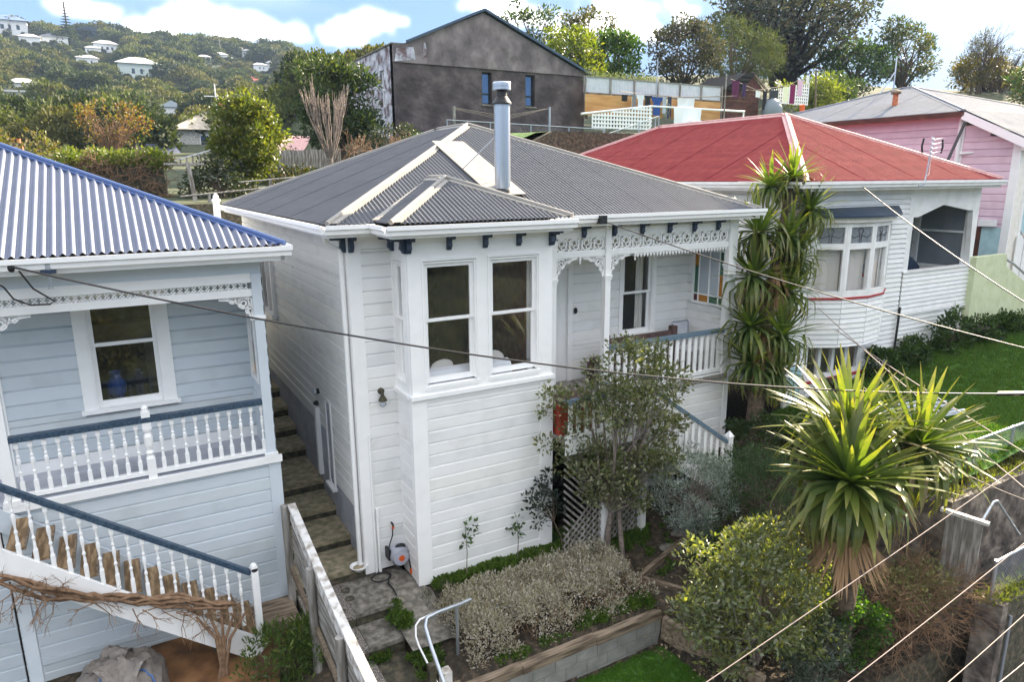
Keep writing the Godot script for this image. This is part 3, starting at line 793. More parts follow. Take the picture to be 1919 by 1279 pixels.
func white_villa() -> void:
	var h := thing("white_villa", "white weatherboard villa with grey corrugated hip roof, bay window and steel flue, in the centre", "house", Vector3(1.0, -2.5, -3.0))
	var F := frame(Vector3(0, 0, 0), Vector3.RIGHT, Vector3.BACK)          # bay front, x along
	# --- bay, lower half
	boards(h, F, 1.70, -2.42, -0.075, [], M.white, 0.15, -0.28, "rusticated", 0.14)
	fb("corner_board", h, F, -0.046, 0.14, -2.42, -0.02, -0.06, 0.026, M.trim)
	fb("corner_board", h, F, 1.70, 1.89, -2.36, -0.02, -0.02, 0.026, M.trim)
	fb("top_rail", h, F, 0.14, 1.70, -0.075, -0.02, -0.02, 0.024, M.trim)
	var L := frame(Vector3(-0.02, 0, -0.5), Vector3.BACK, Vector3.LEFT)      # bay's left cheek, x along +z
	boards(h, L, 0.445, -2.42, -0.02, [], M.white)
	var R := frame(Vector3(1.86, 0, -0.02), Vector3.FORWARD, Vector3.RIGHT)
	boards(h, R, 1.36, -2.42, -0.02, [], M.white)
	# --- bay, upper half: flat boarding with sashes
	var holes := [[0.15, 0.81, 0.12, 1.57], [0.985, 1.665, 0.12, 1.57]]
	panel_with_holes("bay_facing", h, F, -0.03, 1.87, 0.02, 1.86, -0.04, 0.02, holes, M.trim)
	sash_window(h, F, 0.215, 0.745, 0.205, 1.50, 0.875, 0.0, M.trim, 0.0)
	sash_window(h, F, 1.05, 1.60, 0.205, 1.50, 0.875, 0.0, M.trim, 0.0)
	for q in [[0.15, 0.81], [0.985, 1.665]]:
		fb("moulding", h, F, q[0] - 0.02, q[1] + 0.02, 1.575, 1.60, 0.02, 0.036, M.trim)
		for x in [q[0] - 0.02, q[1]]: fb("moulding", h, F, x, x + 0.02, 0.12, 1.575, 0.02, 0.034, M.trim)
		fb("sill_block", h, F, q[0] - 0.03, q[1] + 0.03, 0.075, 0.12, 0.02, 0.045, M.trim)
	fb("bay_sill", h, F, -0.06, 1.9, -0.02, 0.028, -0.02, 0.062, M.trim)
	panel_with_holes("bay_facing", h, L, -0.01, 0.46, 0.02, 1.86, -0.04, 0.018, [[0.06, 0.35, 0.14, 1.57]], M.trim)
	sash_window(h, L, 0.12, 0.29, 0.205, 1.50, 0.875, 0.0, M.trim, 0.0)
	fb("bay_sill", h, L, 0.0, 0.48, -0.02, 0.026, -0.02, 0.056, M.trim)
	panel_with_holes("bay_facing", h, R, 0.04, 1.36, 0.02, 1.86, -0.04, 0.018, [[0.1, 0.42, 0.14, 1.57]], M.trim)
	sash_window(h, R, 0.16, 0.36, 0.205, 1.50, 0.875, 0.0, M.trim, 0.0)
	# --- front wall left of the bay, corner boards
	var W := frame(Vector3(-0.53, 0, -0.5), Vector3.RIGHT, Vector3.BACK)
	boards(h, W, 0.515, -2.34, 1.70, [], M.white, 0.15, -0.28, "rusticated", 0.135)
	fb("corner_board", h, W, -0.024, 0.135, -2.36, 1.86, -0.02, 0.024, M.trim)
	fb("frieze_board", h, W, 0.135, 0.52, 1.70, 1.86, -0.02, 0.02, M.trim)
	# --- long left wall
	var S := frame(Vector3(-0.53, 0, -7.6), Vector3.BACK, Vector3.LEFT)
	boards(h, S, 7.08, -0.93, 1.80, [[1.75, 2.75, 0.24, 1.33], [5.68, 5.92, -0.93, -0.4], [4.92, 5.45, -0.93, -0.93]], M.white, 0.15, -0.28)
	boards(h, S, 7.08, -1.58, -0.93, [], M.white, 0.15, -0.28, "rusticated", 5.92)
	fb("corner_board", h, S, 6.96, 7.10, -2.36, 1.86, -0.02, 0.026, M.trim)
	fb("frieze_board", h, S, 0.0, 6.96, 1.80, 1.90, -0.02, 0.02, M.trim)
	fb("plinth", h, S, 0.0, 7.06, -2.6, -1.58, -0.2, 0.012, M.paintbase)
	fb("plinth", h, S, 0.0, 5.66, -1.58, -0.93, -0.2, 0.014, M.paintbase)
	fb("board_joint", h, S, 4.23, 4.255, 1.07, 1.30, 0.0, 0.022, M.white)
	sash_window(h, S, 1.82, 2.18, 0.33, 1.24, 0.84, 0.0, M.trim, 0.0)
	sash_window(h, S, 2.32, 2.68, 0.33, 1.24, 0.84, 0.0, M.trim, 0.0)
	fb("window_frame", h, S, 1.70, 2.80, 0.17, 0.24, -0.02, 0.1, M.trim)
	fb("window_frame", h, S, 2.725, 2.79, 0.24, 1.36, -0.02, 0.07, M.trim)
	fb("window_frame", h, S, 1.70, 1.775, 0.24, 1.36, -0.02, 0.07, M.trim)
	fb("window_frame", h, S, 1.775, 2.725, 1.31, 1.36, -0.02, 0.07, M.trim)
	fb("window_frame", h, S, 2.235, 2.265, 0.24, 1.31, -0.02, 0.05, M.trim)
	# meter cupboard, white pipe with its black cowl, wall lamp
	var mc := part("meter_cupboard", h, Vector3(-0.53, -1.6, -1.8))
	fb("panel", mc, S, 5.70, 5.90, -1.6, -0.46, 0.0, 0.02, M.paintbase)
	for e in [[5.66, 5.70, -1.66, -0.42], [5.90, 5.94, -1.66, -0.42]]: fb("frame", mc, S, e[0], e[1], e[2], e[3], 0.0, 0.035, M.trim)
	fb("frame", mc, S, 5.70, 5.90, -0.46, -0.42, 0.0, 0.035, M.trim)
	fb("ledge", mc, S, 5.62, 5.98, -1.70, -1.66, 0.0, 0.08, M.trim)
	fb("soil_pipe_box", h, S, 5.2, 5.29, -1.7, -0.68, 0.0, 0.075, M.trim)
	var b := MB.new()
	b.ball(Vector3(-0.57, -0.63, -2.36), Vector3(0.05, 0.035, 0.05), 6)
	mi("pipe_cowl", b.done(), M.black, h)
	var wl := part("side_lamp", h, Vector3(-0.53, -0.43, -2.27))
	b = MB.new()
	b.tube([Vector3(-0.53, -0.43, -2.27), Vector3(-0.58, -0.43, -2.27)], [0.04, 0.04], 10)
	mi("housing", b.done(), M.black, wl)
	b = MB.new()
	b.ball(Vector3(-0.6, -0.43, -2.27), Vector3(0.03, 0.04, 0.04), 6)
	mi("lens", b.done(), M.milk, wl)
	# --- verandah: back wall, end wall, floor, ceiling
	var V := frame(Vector3(1.86, 0, -1.4), Vector3.RIGHT, Vector3.BACK)
	boards(h, V, 3.64, -0.62, 1.86, [[0.62, 1.28, -0.62, 1.5], [2.18, 2.9, -0.05, 1.4]], M.white)
	sash_window(h, V, 2.30, 2.79, 0.07, 1.27, 0.66, 0.06, M.trim, 0.02)
	var E := frame(Vector3(5.5, 0, -0.5), Vector3.FORWARD, Vector3.LEFT)     # end wall, inner face
	boards(h, E, 0.9, -0.62, 1.60, [[0.06, 0.78, 0.44, 1.36]], M.white)
	var sg := part("stained_glass_window", h, Vector3(5.5, 0.44, -0.9))
	for e in [[0.06, 0.10, 0.44, 1.36], [0.74, 0.78, 0.44, 1.36], [0.10, 0.74, 0.44, 0.48], [0.10, 0.74, 1.32, 1.36]]: fb("frame", sg, E, e[0], e[1], e[2], e[3], -0.02, 0.035, M.trim)
	for q in [[0.10, 0.19, 0.60, 0.95, M.amber], [0.10, 0.19, 0.95, 1.32, M.greenglass], [0.10, 0.19, 0.48, 0.60, M.greenglass], [0.19, 0.40, 0.60, 1.32, M.milk], [0.42, 0.63, 0.60, 1.32, M.milk], [0.19, 0.40, 0.48, 0.60, M.greenglass], [0.42, 0.63, 0.48, 0.60, M.amber], [0.65, 0.74, 0.60, 1.06, M.greenglass], [0.65, 0.74, 1.06, 1.32, M.amber], [0.65, 0.74, 0.48, 0.60, M.ruby]]:
		fb("pane", sg, E, q[0], q[1], q[2], q[3], 0.0, 0.008, q[4])
	for x in [0.19, 0.40, 0.63]: fb("glazing_bar", sg, E, x, x + 0.02, 0.48, 1.32, -0.008, 0.02, M.trim)
	fb("glazing_bar", sg, E, 0.10, 0.74, 0.59, 0.61, -0.007, 0.019, M.trim)
	fb("verandah_floor", h, F, 1.88, 5.5, -0.68, -0.6, -1.42, -0.42, M.greywood)
	fb("verandah_ceiling", h, F, 1.88, 5.5, 1.80, 1.84, -1.42, -0.48, M.trim)
	# front door with coloured lights
	var dr := part("front_door", h, Vector3(2.8, -0.6, -1.4))
	fb("leaf", dr, V, 0.68, 1.2, -0.6, 0.06, -0.05, -0.015, M.trim)
	fb("leaf", dr, V, 0.68, 0.72, 0.06, 1.16, -0.05, -0.015, M.trim)
	fb("leaf", dr, V, 0.98, 1.2, 0.06, 1.16, -0.05, -0.015, M.trim)
	fb("leaf", dr, V, 0.72, 0.98, 1.06, 1.16, -0.05, -0.015, M.trim)
	var cc := [M.ruby, M.cobalt, M.milk, M.greenglass, M.dark]
	for i in 3:
		for j in 10: fb("pane", dr, V, 0.72 + i * 0.087, 0.80 + i * 0.087, 0.06 + j * 0.1, 0.155 + j * 0.1, -0.04, -0.028, cc[(i * 2 + j * 3 + (j / 3)) % 5])
	fb("jamb", dr, V, 0.62, 0.68, -0.6, 1.5, -0.04, 0.03, M.trim)
	fb("jamb", dr, V, 1.2, 1.28, -0.6, 1.5, -0.04, 0.03, M.trim)
	fb("fanlight", dr, V, 0.68, 1.2, 1.22, 1.44, -0.04, -0.03, M.milk)
	fb("transom", dr, V, 0.68, 1.2, 1.16, 1.22, -0.04, 0.03, M.trim)
	fb("head", dr, V, 0.68, 1.2, 1.44, 1.5, -0.04, 0.03, M.trim)
	fb("cat_flap", dr, V, 0.78, 0.90, -0.36, -0.24, -0.02, 0.0, M.dark)
	b = MB.new()
	b.ball(V * Vector3(1.33, 0.50, 0.04), Vector3(0.03, 0.05, 0.03), 6)
	mi("door_bell", b.done(), M.black, h)
	var pl := part("porch_lamp", h, V * Vector3(1.72, 1.36, 0.02))
	b = MB.new()
	b.ball(V * Vector3(1.72, 1.36, 0.03), Vector3(0.09, 0.055, 0.04), 7)
	mi("base", b.done(), M.black, pl)
	b = MB.new()
	b.ball(V * Vector3(1.72, 1.35, 0.055), Vector3(0.06, 0.03, 0.03), 7)
	mi("lens", b.done(), M.milk, pl)
	# posts, friezes, brackets, balustrade
	var P := frame(Vector3(0, 0, -0.5), Vector3.RIGHT, Vector3.BACK)
	for x in [2.2, 3.1, 5.46]:
		var po := part("verandah_post", h, Vector3(x, -0.6, -0.5))
		fb("shaft", po, P, x - 0.045, x + 0.045, -0.6, 1.86, -0.045, 0.045, M.trim)
		fb("capital", po, P, x - 0.065, x + 0.065, 1.13, 1.16, -0.065, 0.065, M.trim)
		fb("capital", po, P, x - 0.056, x + 0.056, 1.09, 1.13, -0.056, 0.056, M.trim)
	fb("verandah_beam", h, P, 1.88, 5.6, 1.70, 1.86, -0.035, 0.02, M.trim)
	fb("frieze_rail", h, P, 2.245, 3.055, 1.43, 1.50, -0.02, 0.02, M.trim)
	fb("frieze_rail", h, P, 3.145, 5.415, 1.43, 1.50, -0.02, 0.02, M.trim)
	scroll_frieze(h, P, 2.245, 3.055, 1.50, 1.70, M.trim)
	scroll_frieze(h, P, 3.145, 5.415, 1.50, 1.70, M.trim)
	fret_bracket(h, P, 2.245, 1.43, 0.36, 0.3, 1, M.trim)
	fret_bracket(h, P, 3.055, 1.43, 0.36, 0.3, -1, M.trim)
	fret_bracket(h, P, 3.145, 1.43, 0.36, 0.3, 1, M.trim)
	b = MB.new()
	b.lathe(Vector3(2.65, 1.32, -0.5), [[0.001, 0], [0.015, 0.02], [0.008, 0.04], [0.02, 0.07], [0.022, 0.11]], 8)
	mi("pendant", b.done(), M.trim, h)
	b = MB.new()
	b.lathe(Vector3(3.6, 1.32, -0.5), [[0.001, 0], [0.015, 0.02], [0.008, 0.04], [0.02, 0.07], [0.022, 0.11]], 8)
	mi("pendant", b.done(), M.trim, h)
	b = MB.new()
	var n := 30
	for i in n:
		var x0 := 3.62 + (5.41 - 3.62) * i / n
		var w := (5.41 - 3.62) / n
		for z in [-0.008, 0.008]: b.tri(Vector3(x0, 1.43, -0.5 + z), Vector3(x0 + w * 0.5, 1.365, -0.5 + z), Vector3(x0 + w, 1.43, -0.5 + z))
		b.quad(Vector3(x0, 1.43, -0.508), Vector3(x0 + w * 0.5, 1.365, -0.508), Vector3(x0 + w * 0.5, 1.365, -0.492), Vector3(x0, 1.43, -0.492))
		b.quad(Vector3(x0 + w, 1.43, -0.492), Vector3(x0 + w * 0.5, 1.365, -0.492), Vector3(x0 + w * 0.5, 1.365, -0.508), Vector3(x0 + w, 1.43, -0.508))
	mi("sawtooth_trim", b.done(), M.trim, h)
	fb("handrail", h, P, 3.145, 5.415, 0.08, 0.135, -0.05, 0.05, M.rail2)
	fb("bottom_rail", h, P, 3.145, 5.415, -0.56, -0.5, -0.03, 0.03, M.trim)
	for i in 18: fb("picket", h, P, 3.2 + i * 0.125, 3.262 + i * 0.125, -0.5, 0.08, -0.012, 0.012, M.trim)
	fb("verandah_fascia", h, P, 3.1, 5.55, -0.74, -0.58, 0.0, 0.04, M.trim)
	boards(h, P, 5.55, -2.5, -0.74, [], M.white, 0.15, -0.28, "rusticated", 3.3)
	fb("corner_board", h, P, 5.5, 5.6, -2.5, 1.86, -0.06, 0.03, M.trim)
	# porch landing in front of the door, with its own rail, lattice skirt and a flight down to the right
	fb("landing_deck", h, F, 1.90, 3.2, -0.86, -0.80, -0.5, 0.30, M.greywood)
	fb("landing_fascia", h, F, 1.90, 3.2, -1.0, -0.8, 0.30, 0.33, M.trim)
	fb("handrail", h, F, 1.90, 2.55, -0.31, -0.26, 0.27, 0.35, M.rail2)
	fb("bottom_rail", h, F, 1.90, 2.55, -0.78, -0.73, 0.29, 0.33, M.trim)
	for i in 5: fb("picket", h, F, 1.94 + i * 0.125, 2.0 + i * 0.125, -0.73, -0.31, 0.3, 0.322, M.trim)
	for q in [[2.55, -0.16], [3.2, -0.16]]:
		fb("newel_post", h, F, q[0] - 0.045, q[0] + 0.045, -2.45, q[1], 0.265, 0.355, M.trim)
		fb("newel_cap", h, F, q[0] - 0.06, q[0] + 0.06, q[1], q[1] + 0.03, 0.25, 0.37, M.rail2)
	b = MB.new()
	for i in 30:
		for s in [-1.0, 1.0]:
			var x := 1.7 + i * 0.1
			var p0 := Vector3(x, -2.4, 0.29 + 0.006 * s)
			var p1 := Vector3(x + 1.4 * s, -1.0, 0.29 + 0.006 * s)
			var t0 := 0.0
			var t1 := 1.0
			var dx := p1.x - p0.x
			t0 = clampf(((1.9 if s > 0 else 3.15) - p0.x) / dx, 0, 1)
			t1 = clampf(((3.15 if s > 0 else 1.9) - p0.x) / dx, 0, 1)
			if t1 - t0 < 0.03: continue
			var a := p0.lerp(p1, t0)
			var c := p0.lerp(p1, t1)
			var e := (c - a).normalized()
			var q := Vector3(-e.y, e.x, 0) * 0.014
			b.box((a + c) * 0.5, (c - a) * 0.5, q, Vector3(0, 0, 0.004))
	stuff(mi("lattice_skirt", b.done(), M.greywoody, h))
	for i in 7:
		var y := -0.96 - i * 0.16
		fb("stair_tread", h, F, 3.2 + i * 0.22, 3.46 + i * 0.22, y - 0.03, y, -0.42, 0.3, M.greywood)
	bar("stair_stringer", h, Vector3(3.2, -1.0, 0.31), Vector3(4.85, -2.2, 0.31), 0.04, 0.24, M.trim)
	bar("handrail", h, Vector3(3.2, -0.26, 0.31), Vector3(4.8, -1.38, 0.31), 0.07, 0.05, M.rail2)
	for i in 12:
		var x := 3.32 + i * 0.125
		var y := -0.30 - (x - 3.2) * 0.70
		fb("picket", h, F, x, x + 0.055, y - 0.55, y, 0.3, 0.322, M.trim)
	fb("newel_post", h, F, 4.8, 4.89, -2.2, -1.3, 0.265, 0.355, M.trim)
	b = MB.new()
	b.hexa([Vector3(4.79, -1.3, 0.365), Vector3(4.90, -1.3, 0.365), Vector3(4.90, -1.3, 0.255), Vector3(4.79, -1.3, 0.255), Vector3(4.84, -1.22, 0.315), Vector3(4.85, -1.22, 0.315), Vector3(4.85, -1.22, 0.305), Vector3(4.84, -1.22, 0.305)])
	mi("newel_cap", b.done(), M.trim, h)
	# remaining outer walls
	var Q := frame(Vector3(5.6, 0, -0.58), Vector3.FORWARD, Vector3.RIGHT)
	fb("side_wall", h, Q, 0.0, 7.1, -2.6, 1.86, -0.04, 0.0, M.white)
	fb("rear_wall", h, frame(Vector3(-0.5, 0, -7.6), Vector3.RIGHT, Vector3.FORWARD), 0.0, 6.0, -2.6, 1.86, -0.06, 0.0, M.white)
	# --- the front room seen through the bay
	var rm := part("front_room", h, Vector3(0.7, -0.55, -1.6))
	var X := frame(Vector3.ZERO, Vector3.RIGHT, Vector3.BACK)
	fb("floor", rm, X, -0.48, 1.80, -0.62, -0.56, -3.3, -0.53, M.floorwood)
	fb("floor", rm, X, 0.02, 1.82, -0.622, -0.562, -0.53, -0.06, M.floorwood)
	fb("ceiling", rm, X, -0.48, 1.80, 1.70, 1.74, -3.3, -0.53, M.trim)
	fb("ceiling", rm, X, 0.02, 1.82, 1.702, 1.742, -0.53, -0.06, M.trim)
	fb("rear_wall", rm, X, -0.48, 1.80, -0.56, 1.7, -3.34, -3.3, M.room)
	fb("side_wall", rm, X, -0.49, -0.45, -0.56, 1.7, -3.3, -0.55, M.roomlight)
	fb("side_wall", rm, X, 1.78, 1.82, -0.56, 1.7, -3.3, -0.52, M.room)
	fb("lining", rm, X, -0.45, -0.03, -0.56, 1.7, -0.56, -0.53, M.trim)
	fb("under_sill", rm, X, 0.0, 1.82, -0.56, 0.1, -0.09, -0.05, M.trim)
	fb("mantel", rm, X, 0.2, 1.0, -0.56, 0.35, -3.28, -3.0, M.roomlight)
	fb("mantel_shelf", rm, X, 0.12, 1.08, 0.35, 0.40, -3.3, -2.95, M.trim)
	fb("picture", rm, X, 0.4, 0.8, 0.6, 1.15, -3.3, -3.27, M.dark)
	fb("bookcase", rm, X, 1.45, 1.76, -0.56, 1.4, -2.6, -1.6, M.brown)
	var sf := thing("sofa", "white sofa back standing behind the bay window", "sofa", Vector3(0.75, -0.56, -0.5))
	b = MB.new()
	var prof := [[-0.56, 0.0], [0.16, 0.0], [0.23, 0.05], [0.25, 0.12], [0.22, 0.2], [0.0, 0.24], [-0.1, 0.3], [-0.12, 0.62], [-0.56, 0.62]]
	for i in prof.size() - 1:
		b.quad(Vector3(0.12, prof[i][0], -0.14 - prof[i][1]), Vector3(0.12, prof[i + 1][0], -0.14 - prof[i + 1][1]), Vector3(1.38, prof[i + 1][0], -0.14 - prof[i + 1][1]), Vector3(1.38, prof[i][0], -0.14 - prof[i][1]))
	mi("body", b.done(), M.cloth, sf)
	for x in [0.12, 1.26]: fb("arm", sf, X, x, x + 0.13, -0.56, 0.05, -0.78, -0.15, M.cloth)
	for q in [[0.5, 0.22, 0.15], [1.22, 0.25, -0.2]]:
		b = MB.new()
		b.ball(Vector3.ZERO, Vector3(0.16, 0.1, 0.05), 8)
		var cu := mi("sofa_cushion", b.done(), M.lace, self, Transform3D(Basis(Vector3.BACK, q[2]), Vector3(q[0], q[1], -0.34)))
		tag(cu, "cream cushion on the white sofa, %s bay pane" % ("left" if q[0] < 1 else "right"), "cushion", "cushions on the sofa")
	for q in [[0.03, 0.14], [1.68, 1.79], [0.86, 0.94]]:
		b = MB.new()
		for i in 6:
			var x0: float = lerpf(q[0], q[1], i / 6.0)
			var x1: float = lerpf(q[0], q[1], (i + 1) / 6.0)
			b.quad(Vector3(x0, -0.5, -0.13 - 0.02 * (i % 2)), Vector3(x1, -0.5, -0.13 - 0.02 * ((i + 1) % 2)), Vector3(x1, 1.6, -0.13 - 0.02 * ((i + 1) % 2)), Vector3(x0, 1.6, -0.13 - 0.02 * (i % 2)))
		mi("curtain", b.done(), M.curtain, h)
	fb("roller_blind", h, L, 0.1, 0.31, 1.22, 1.52, -0.09, -0.08, M.milk)
	# room behind the verandah window
	var r2 := part("bedroom", h, Vector3(4.4, -0.55, -2.4))
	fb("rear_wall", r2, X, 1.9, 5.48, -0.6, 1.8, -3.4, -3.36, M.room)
	fb("floor", r2, X, 1.9, 5.48, -0.66, -0.6, -3.36, -1.46, M.floorwood)
	fb("ceiling", r2, X, 1.9, 5.48, 1.75, 1.79, -3.36, -1.46, M.trim)
	b = MB.new()
	for i in 6:
		b.quad(Vector3(4.62 - i * 0.025, -0.1, -1.52 - 0.02 * (i % 2)), Vector3(4.595 - i * 0.025, -0.1, -1.52 - 0.02 * ((i + 1) % 2)), Vector3(4.595 - i * 0.025, 1.4, -1.52 - 0.02 * ((i + 1) % 2)), Vector3(4.62 - i * 0.025, 1.4, -1.52 - 0.02 * (i % 2)))
	mi("curtain", b.done(), M.curtain, h)
	# --- roofs
	hip_roof(h, -0.83, 5.75, -0.2, -7.9, 2.0, 22.0, M.roof, M.cap)
	var c22 := cos(deg_to_rad(22.0))
	var s22 := sin(deg_to_rad(22.0))
	var hv := 1.14 / c22
	corrugated(h, "bay_roof_sheet", Vector3(-0.3, 2.02, 0.3), Vector3.RIGHT, Vector3(0, s22, -c22), [Vector2(0, 0), Vector2(2.28, 0), Vector2(1.14, hv)], M.roof)
	corrugated(h, "bay_roof_sheet", Vector3(-0.3, 2.02, 0.3), Vector3.FORWARD, Vector3(c22, s22, 0), [Vector2(0, 0), Vector2(0.5, 0), Vector2(1.64, hv), Vector2(1.14, hv)], M.roof)
	corrugated(h, "bay_roof_sheet", Vector3(1.98, 2.02, 0.3), Vector3.FORWARD, Vector3(-c22, s22, 0), [Vector2(0, 0), Vector2(0.5, 0), Vector2(1.64, hv), Vector2(1.14, hv)], M.roof)
	var ap := Vector3(0.84, 2.02 + 1.14 * tan(deg_to_rad(22.0)), -0.84)
	cap_strip(h, "hip_cap", Vector3(-0.3, 2.02, 0.3), ap, Vector3.RIGHT, Vector3.FORWARD, 0.11, M.cap)
	cap_strip(h, "hip_cap", Vector3(1.98, 2.02, 0.3), ap, Vector3.LEFT, Vector3.FORWARD, 0.11, M.cap)
	cap_strip(h, "ridge_cap", ap, ap + Vector3(0, 0, -0.5), Vector3(-c22, -s22, 0), Vector3(c22, -s22, 0), 0.1, M.cap)
	bar("valley_flashing", h, Vector3(-0.3, 2.035, -0.2), ap + Vector3(-0.02, -0.02, -0.48), 0.07, 0.012, M.cap)
	var sl := Vector3(0, s22, -c22)                          # pale apron running up the slope from the flue
	var nn := Vector3(0, c22, s22)
	var fo := Vector3(1.705, 2.02, -0.2)
	mi("flue_apron", BOX, M.cap, h, Transform3D(Basis(Vector3(0.52, 0, 0), nn * 0.01, -sl * 2.0), fo + sl * 1.62 + nn * 0.018))
	# gutters, fascias and soffits
	for q in [[Vector3(-0.83, 2.0, -7.9), Vector3(-0.83, 2.0, -0.2), Vector3.LEFT], [Vector3(-0.86, 2.0, -0.2), Vector3(-0.33, 2.0, -0.2), Vector3.BACK], [Vector3(-0.31, 2.0, -0.2), Vector3(-0.31, 2.0, 0.3), Vector3.LEFT], [Vector3(-0.37, 2.0, 0.3), Vector3(2.0, 2.0, 0.3), Vector3.BACK], [Vector3(2.0, 2.01, -0.2), Vector3(5.8, 2.01, -0.2), Vector3.BACK]]:
		gutter(h, q[0], q[1], q[2], M.trim)
	fb("fascia", h, S, -0.3, 7.4, 1.86, 1.975, 0.24, 0.29, M.trim)
	fb("fascia", h, frame(Vector3(0, 0, -0.2), Vector3.RIGHT, Vector3.BACK), -0.82, -0.27, 1.86, 1.975, -0.05, -0.006, M.trim)
	fb("fascia", h, frame(Vector3(0, 0, 0.3), Vector3.RIGHT, Vector3.BACK), -0.30, 1.98, 1.86, 1.975, -0.05, -0.006, M.trim)
	fb("fascia", h, frame(Vector3(-0.3, 0, -0.2), Vector3.BACK, Vector3.LEFT), 0.0, 0.5, 1.86, 1.975, -0.05, -0.004, M.trim)
	fb("fascia", h, frame(Vector3(0, 0, -0.2), Vector3.RIGHT, Vector3.BACK), 1.98, 5.75, 1.86, 1.975, -0.05, -0.006, M.trim)
	fb("soffit", h, X, -0.80, 5.7, 1.864, 1.885, -7.8, -0.24, M.trim)
	fb("soffit", h, X, -0.28, 1.95, 1.864, 1.885, -0.24, 0.26, M.trim)
	# eave brackets
	for x in [0.47, 0.93, 1.38]: corbel(h, Vector3(x, 1.86, 0.02), Vector3.BACK, M.navy)
	for x in [2.68, 3.19, 3.68, 4.19, 4.67, 5.15]: corbel(h, Vector3(x, 1.86, -0.48), Vector3.BACK, M.navy)
	for q in [[Vector3(-0.02, 1.86, 0.02), Vector3.BACK], [Vector3(-0.04, 1.86, 0.0), Vector3.LEFT], [Vector3(1.86, 1.86, 0.0), Vector3.RIGHT], [Vector3(1.84, 1.86, 0.02), Vector3.BACK], [Vector3(-0.51, 1.86, -0.476), Vector3.BACK], [Vector3(-0.556, 1.86, -0.52), Vector3.LEFT], [Vector3(-0.04, 1.86, -0.38), Vector3.LEFT]]: corbel(h, q[0], q[1], M.navy, 1.1)
	# downpipe with its shoe, waste pipes on the front wall
	pipe("downpipe", h, [Vector3(-0.80, 1.9, -0.45), Vector3(-0.80, 1.80, -0.45), Vector3(-0.60, 1.70, -0.56), Vector3(-0.595, -2.28, -0.56)], 0.03, M.trim)
	for q in [[-0.42, -2.36, -0.52, 0.012], [-0.37, -2.36, -1.5, 0.02]]: pipe("waste_pipe", h, [Vector3(q[0], q[1], -0.46), Vector3(q[0], q[2], -0.46)], q[3], M.trim)
	# steel flue
	var fl := part("flue", h, Vector3(1.709, 2.3, -0.945))
	b = MB.new()
	b.lathe(Vector3(1.709, 2.25, -0.945), [[0.105, 0], [0.105, 1.13], [0.112, 1.13], [0.112, 1.16], [0.105, 1.16]], 20)
	mi("pipe", b.done(), M.galv, fl)
	b = MB.new()
	b.lathe(Vector3(1.709, 3.41, -0.945), [[0.125, -0.02], [0.125, 0.0], [0.07, 0.08], [0.066, 0.14], [0.095, 0.165]], 18)
	mi("neck", b.done(), M.black, fl)
	b = MB.new()
	b.lathe(Vector3(1.709, 3.565, -0.945), [[0.085, 0], [0.118, 0.005], [0.118, 0.04], [0.11, 0.045], [0.118, 0.05], [0.118, 0.085], [0.11, 0.1], [0.001, 0.11]], 18)
	mi("cowl", b.done(), M.galv, fl)
	b = MB.new()
	b.lathe(Vector3(1.709, 2.27, -0.945), [[0.17, -0.03], [0.13, 0.06], [0.108, 0.075]], 18)
	mi("boot", b.done(), M.black, fl)
	pipe("stay", fl, [Vector3(1.62, 3.0, -0.95), Vector3(1.45, 2.6, -1.6)], 0.008, M.galv, 5)
	pipe("stay", fl, [Vector3(1.75, 2.9, -0.95), Vector3(1.9, 2.45, -1.3)], 0.008, M.galv, 5)
	# bulkhead lamp with a wire cage on the front wall
	var lm := part("wall_lamp", h, Vector3(-0.24, -0.1, -0.48))
	b = MB.new()
	b.lathe(Vector3(-0.24, -0.1, -0.42), [[0.02, 0.06], [0.055, 0.0], [0.05, -0.01]], 12)
	b.tube([Vector3(-0.24, -0.04, -0.42), Vector3(-0.24, 0.0, -0.43), Vector3(-0.24, 0.0, -0.48)], [0.018], 8)
	b.tube([Vector3(-0.24, 0.0, -0.485), Vector3(-0.24, 0.0, -0.46)], [0.04], 10)
	mi("shade", b.done(), M.concdark, lm)
	b = MB.new()
	b.ball(Vector3(-0.24, -0.14, -0.42), Vector3(0.032, 0.05, 0.032), 7)
	mi("glass", b.done(), M.milk, lm)
	b = MB.new()
	for k in 4: b.arc(Vector3.ZERO, 0.04, PI, TAU, 0.005, 0.005, 6)
	mi("cage", b.done(), M.concdark, lm, Transform3D(Basis(), Vector3(-0.24, -0.14, -0.42)))
	# service box and power entry at the verandah eave
	fb("service_box", h, X, 2.66, 2.76, 1.89, 2.0, -0.16, -0.06, M.black)

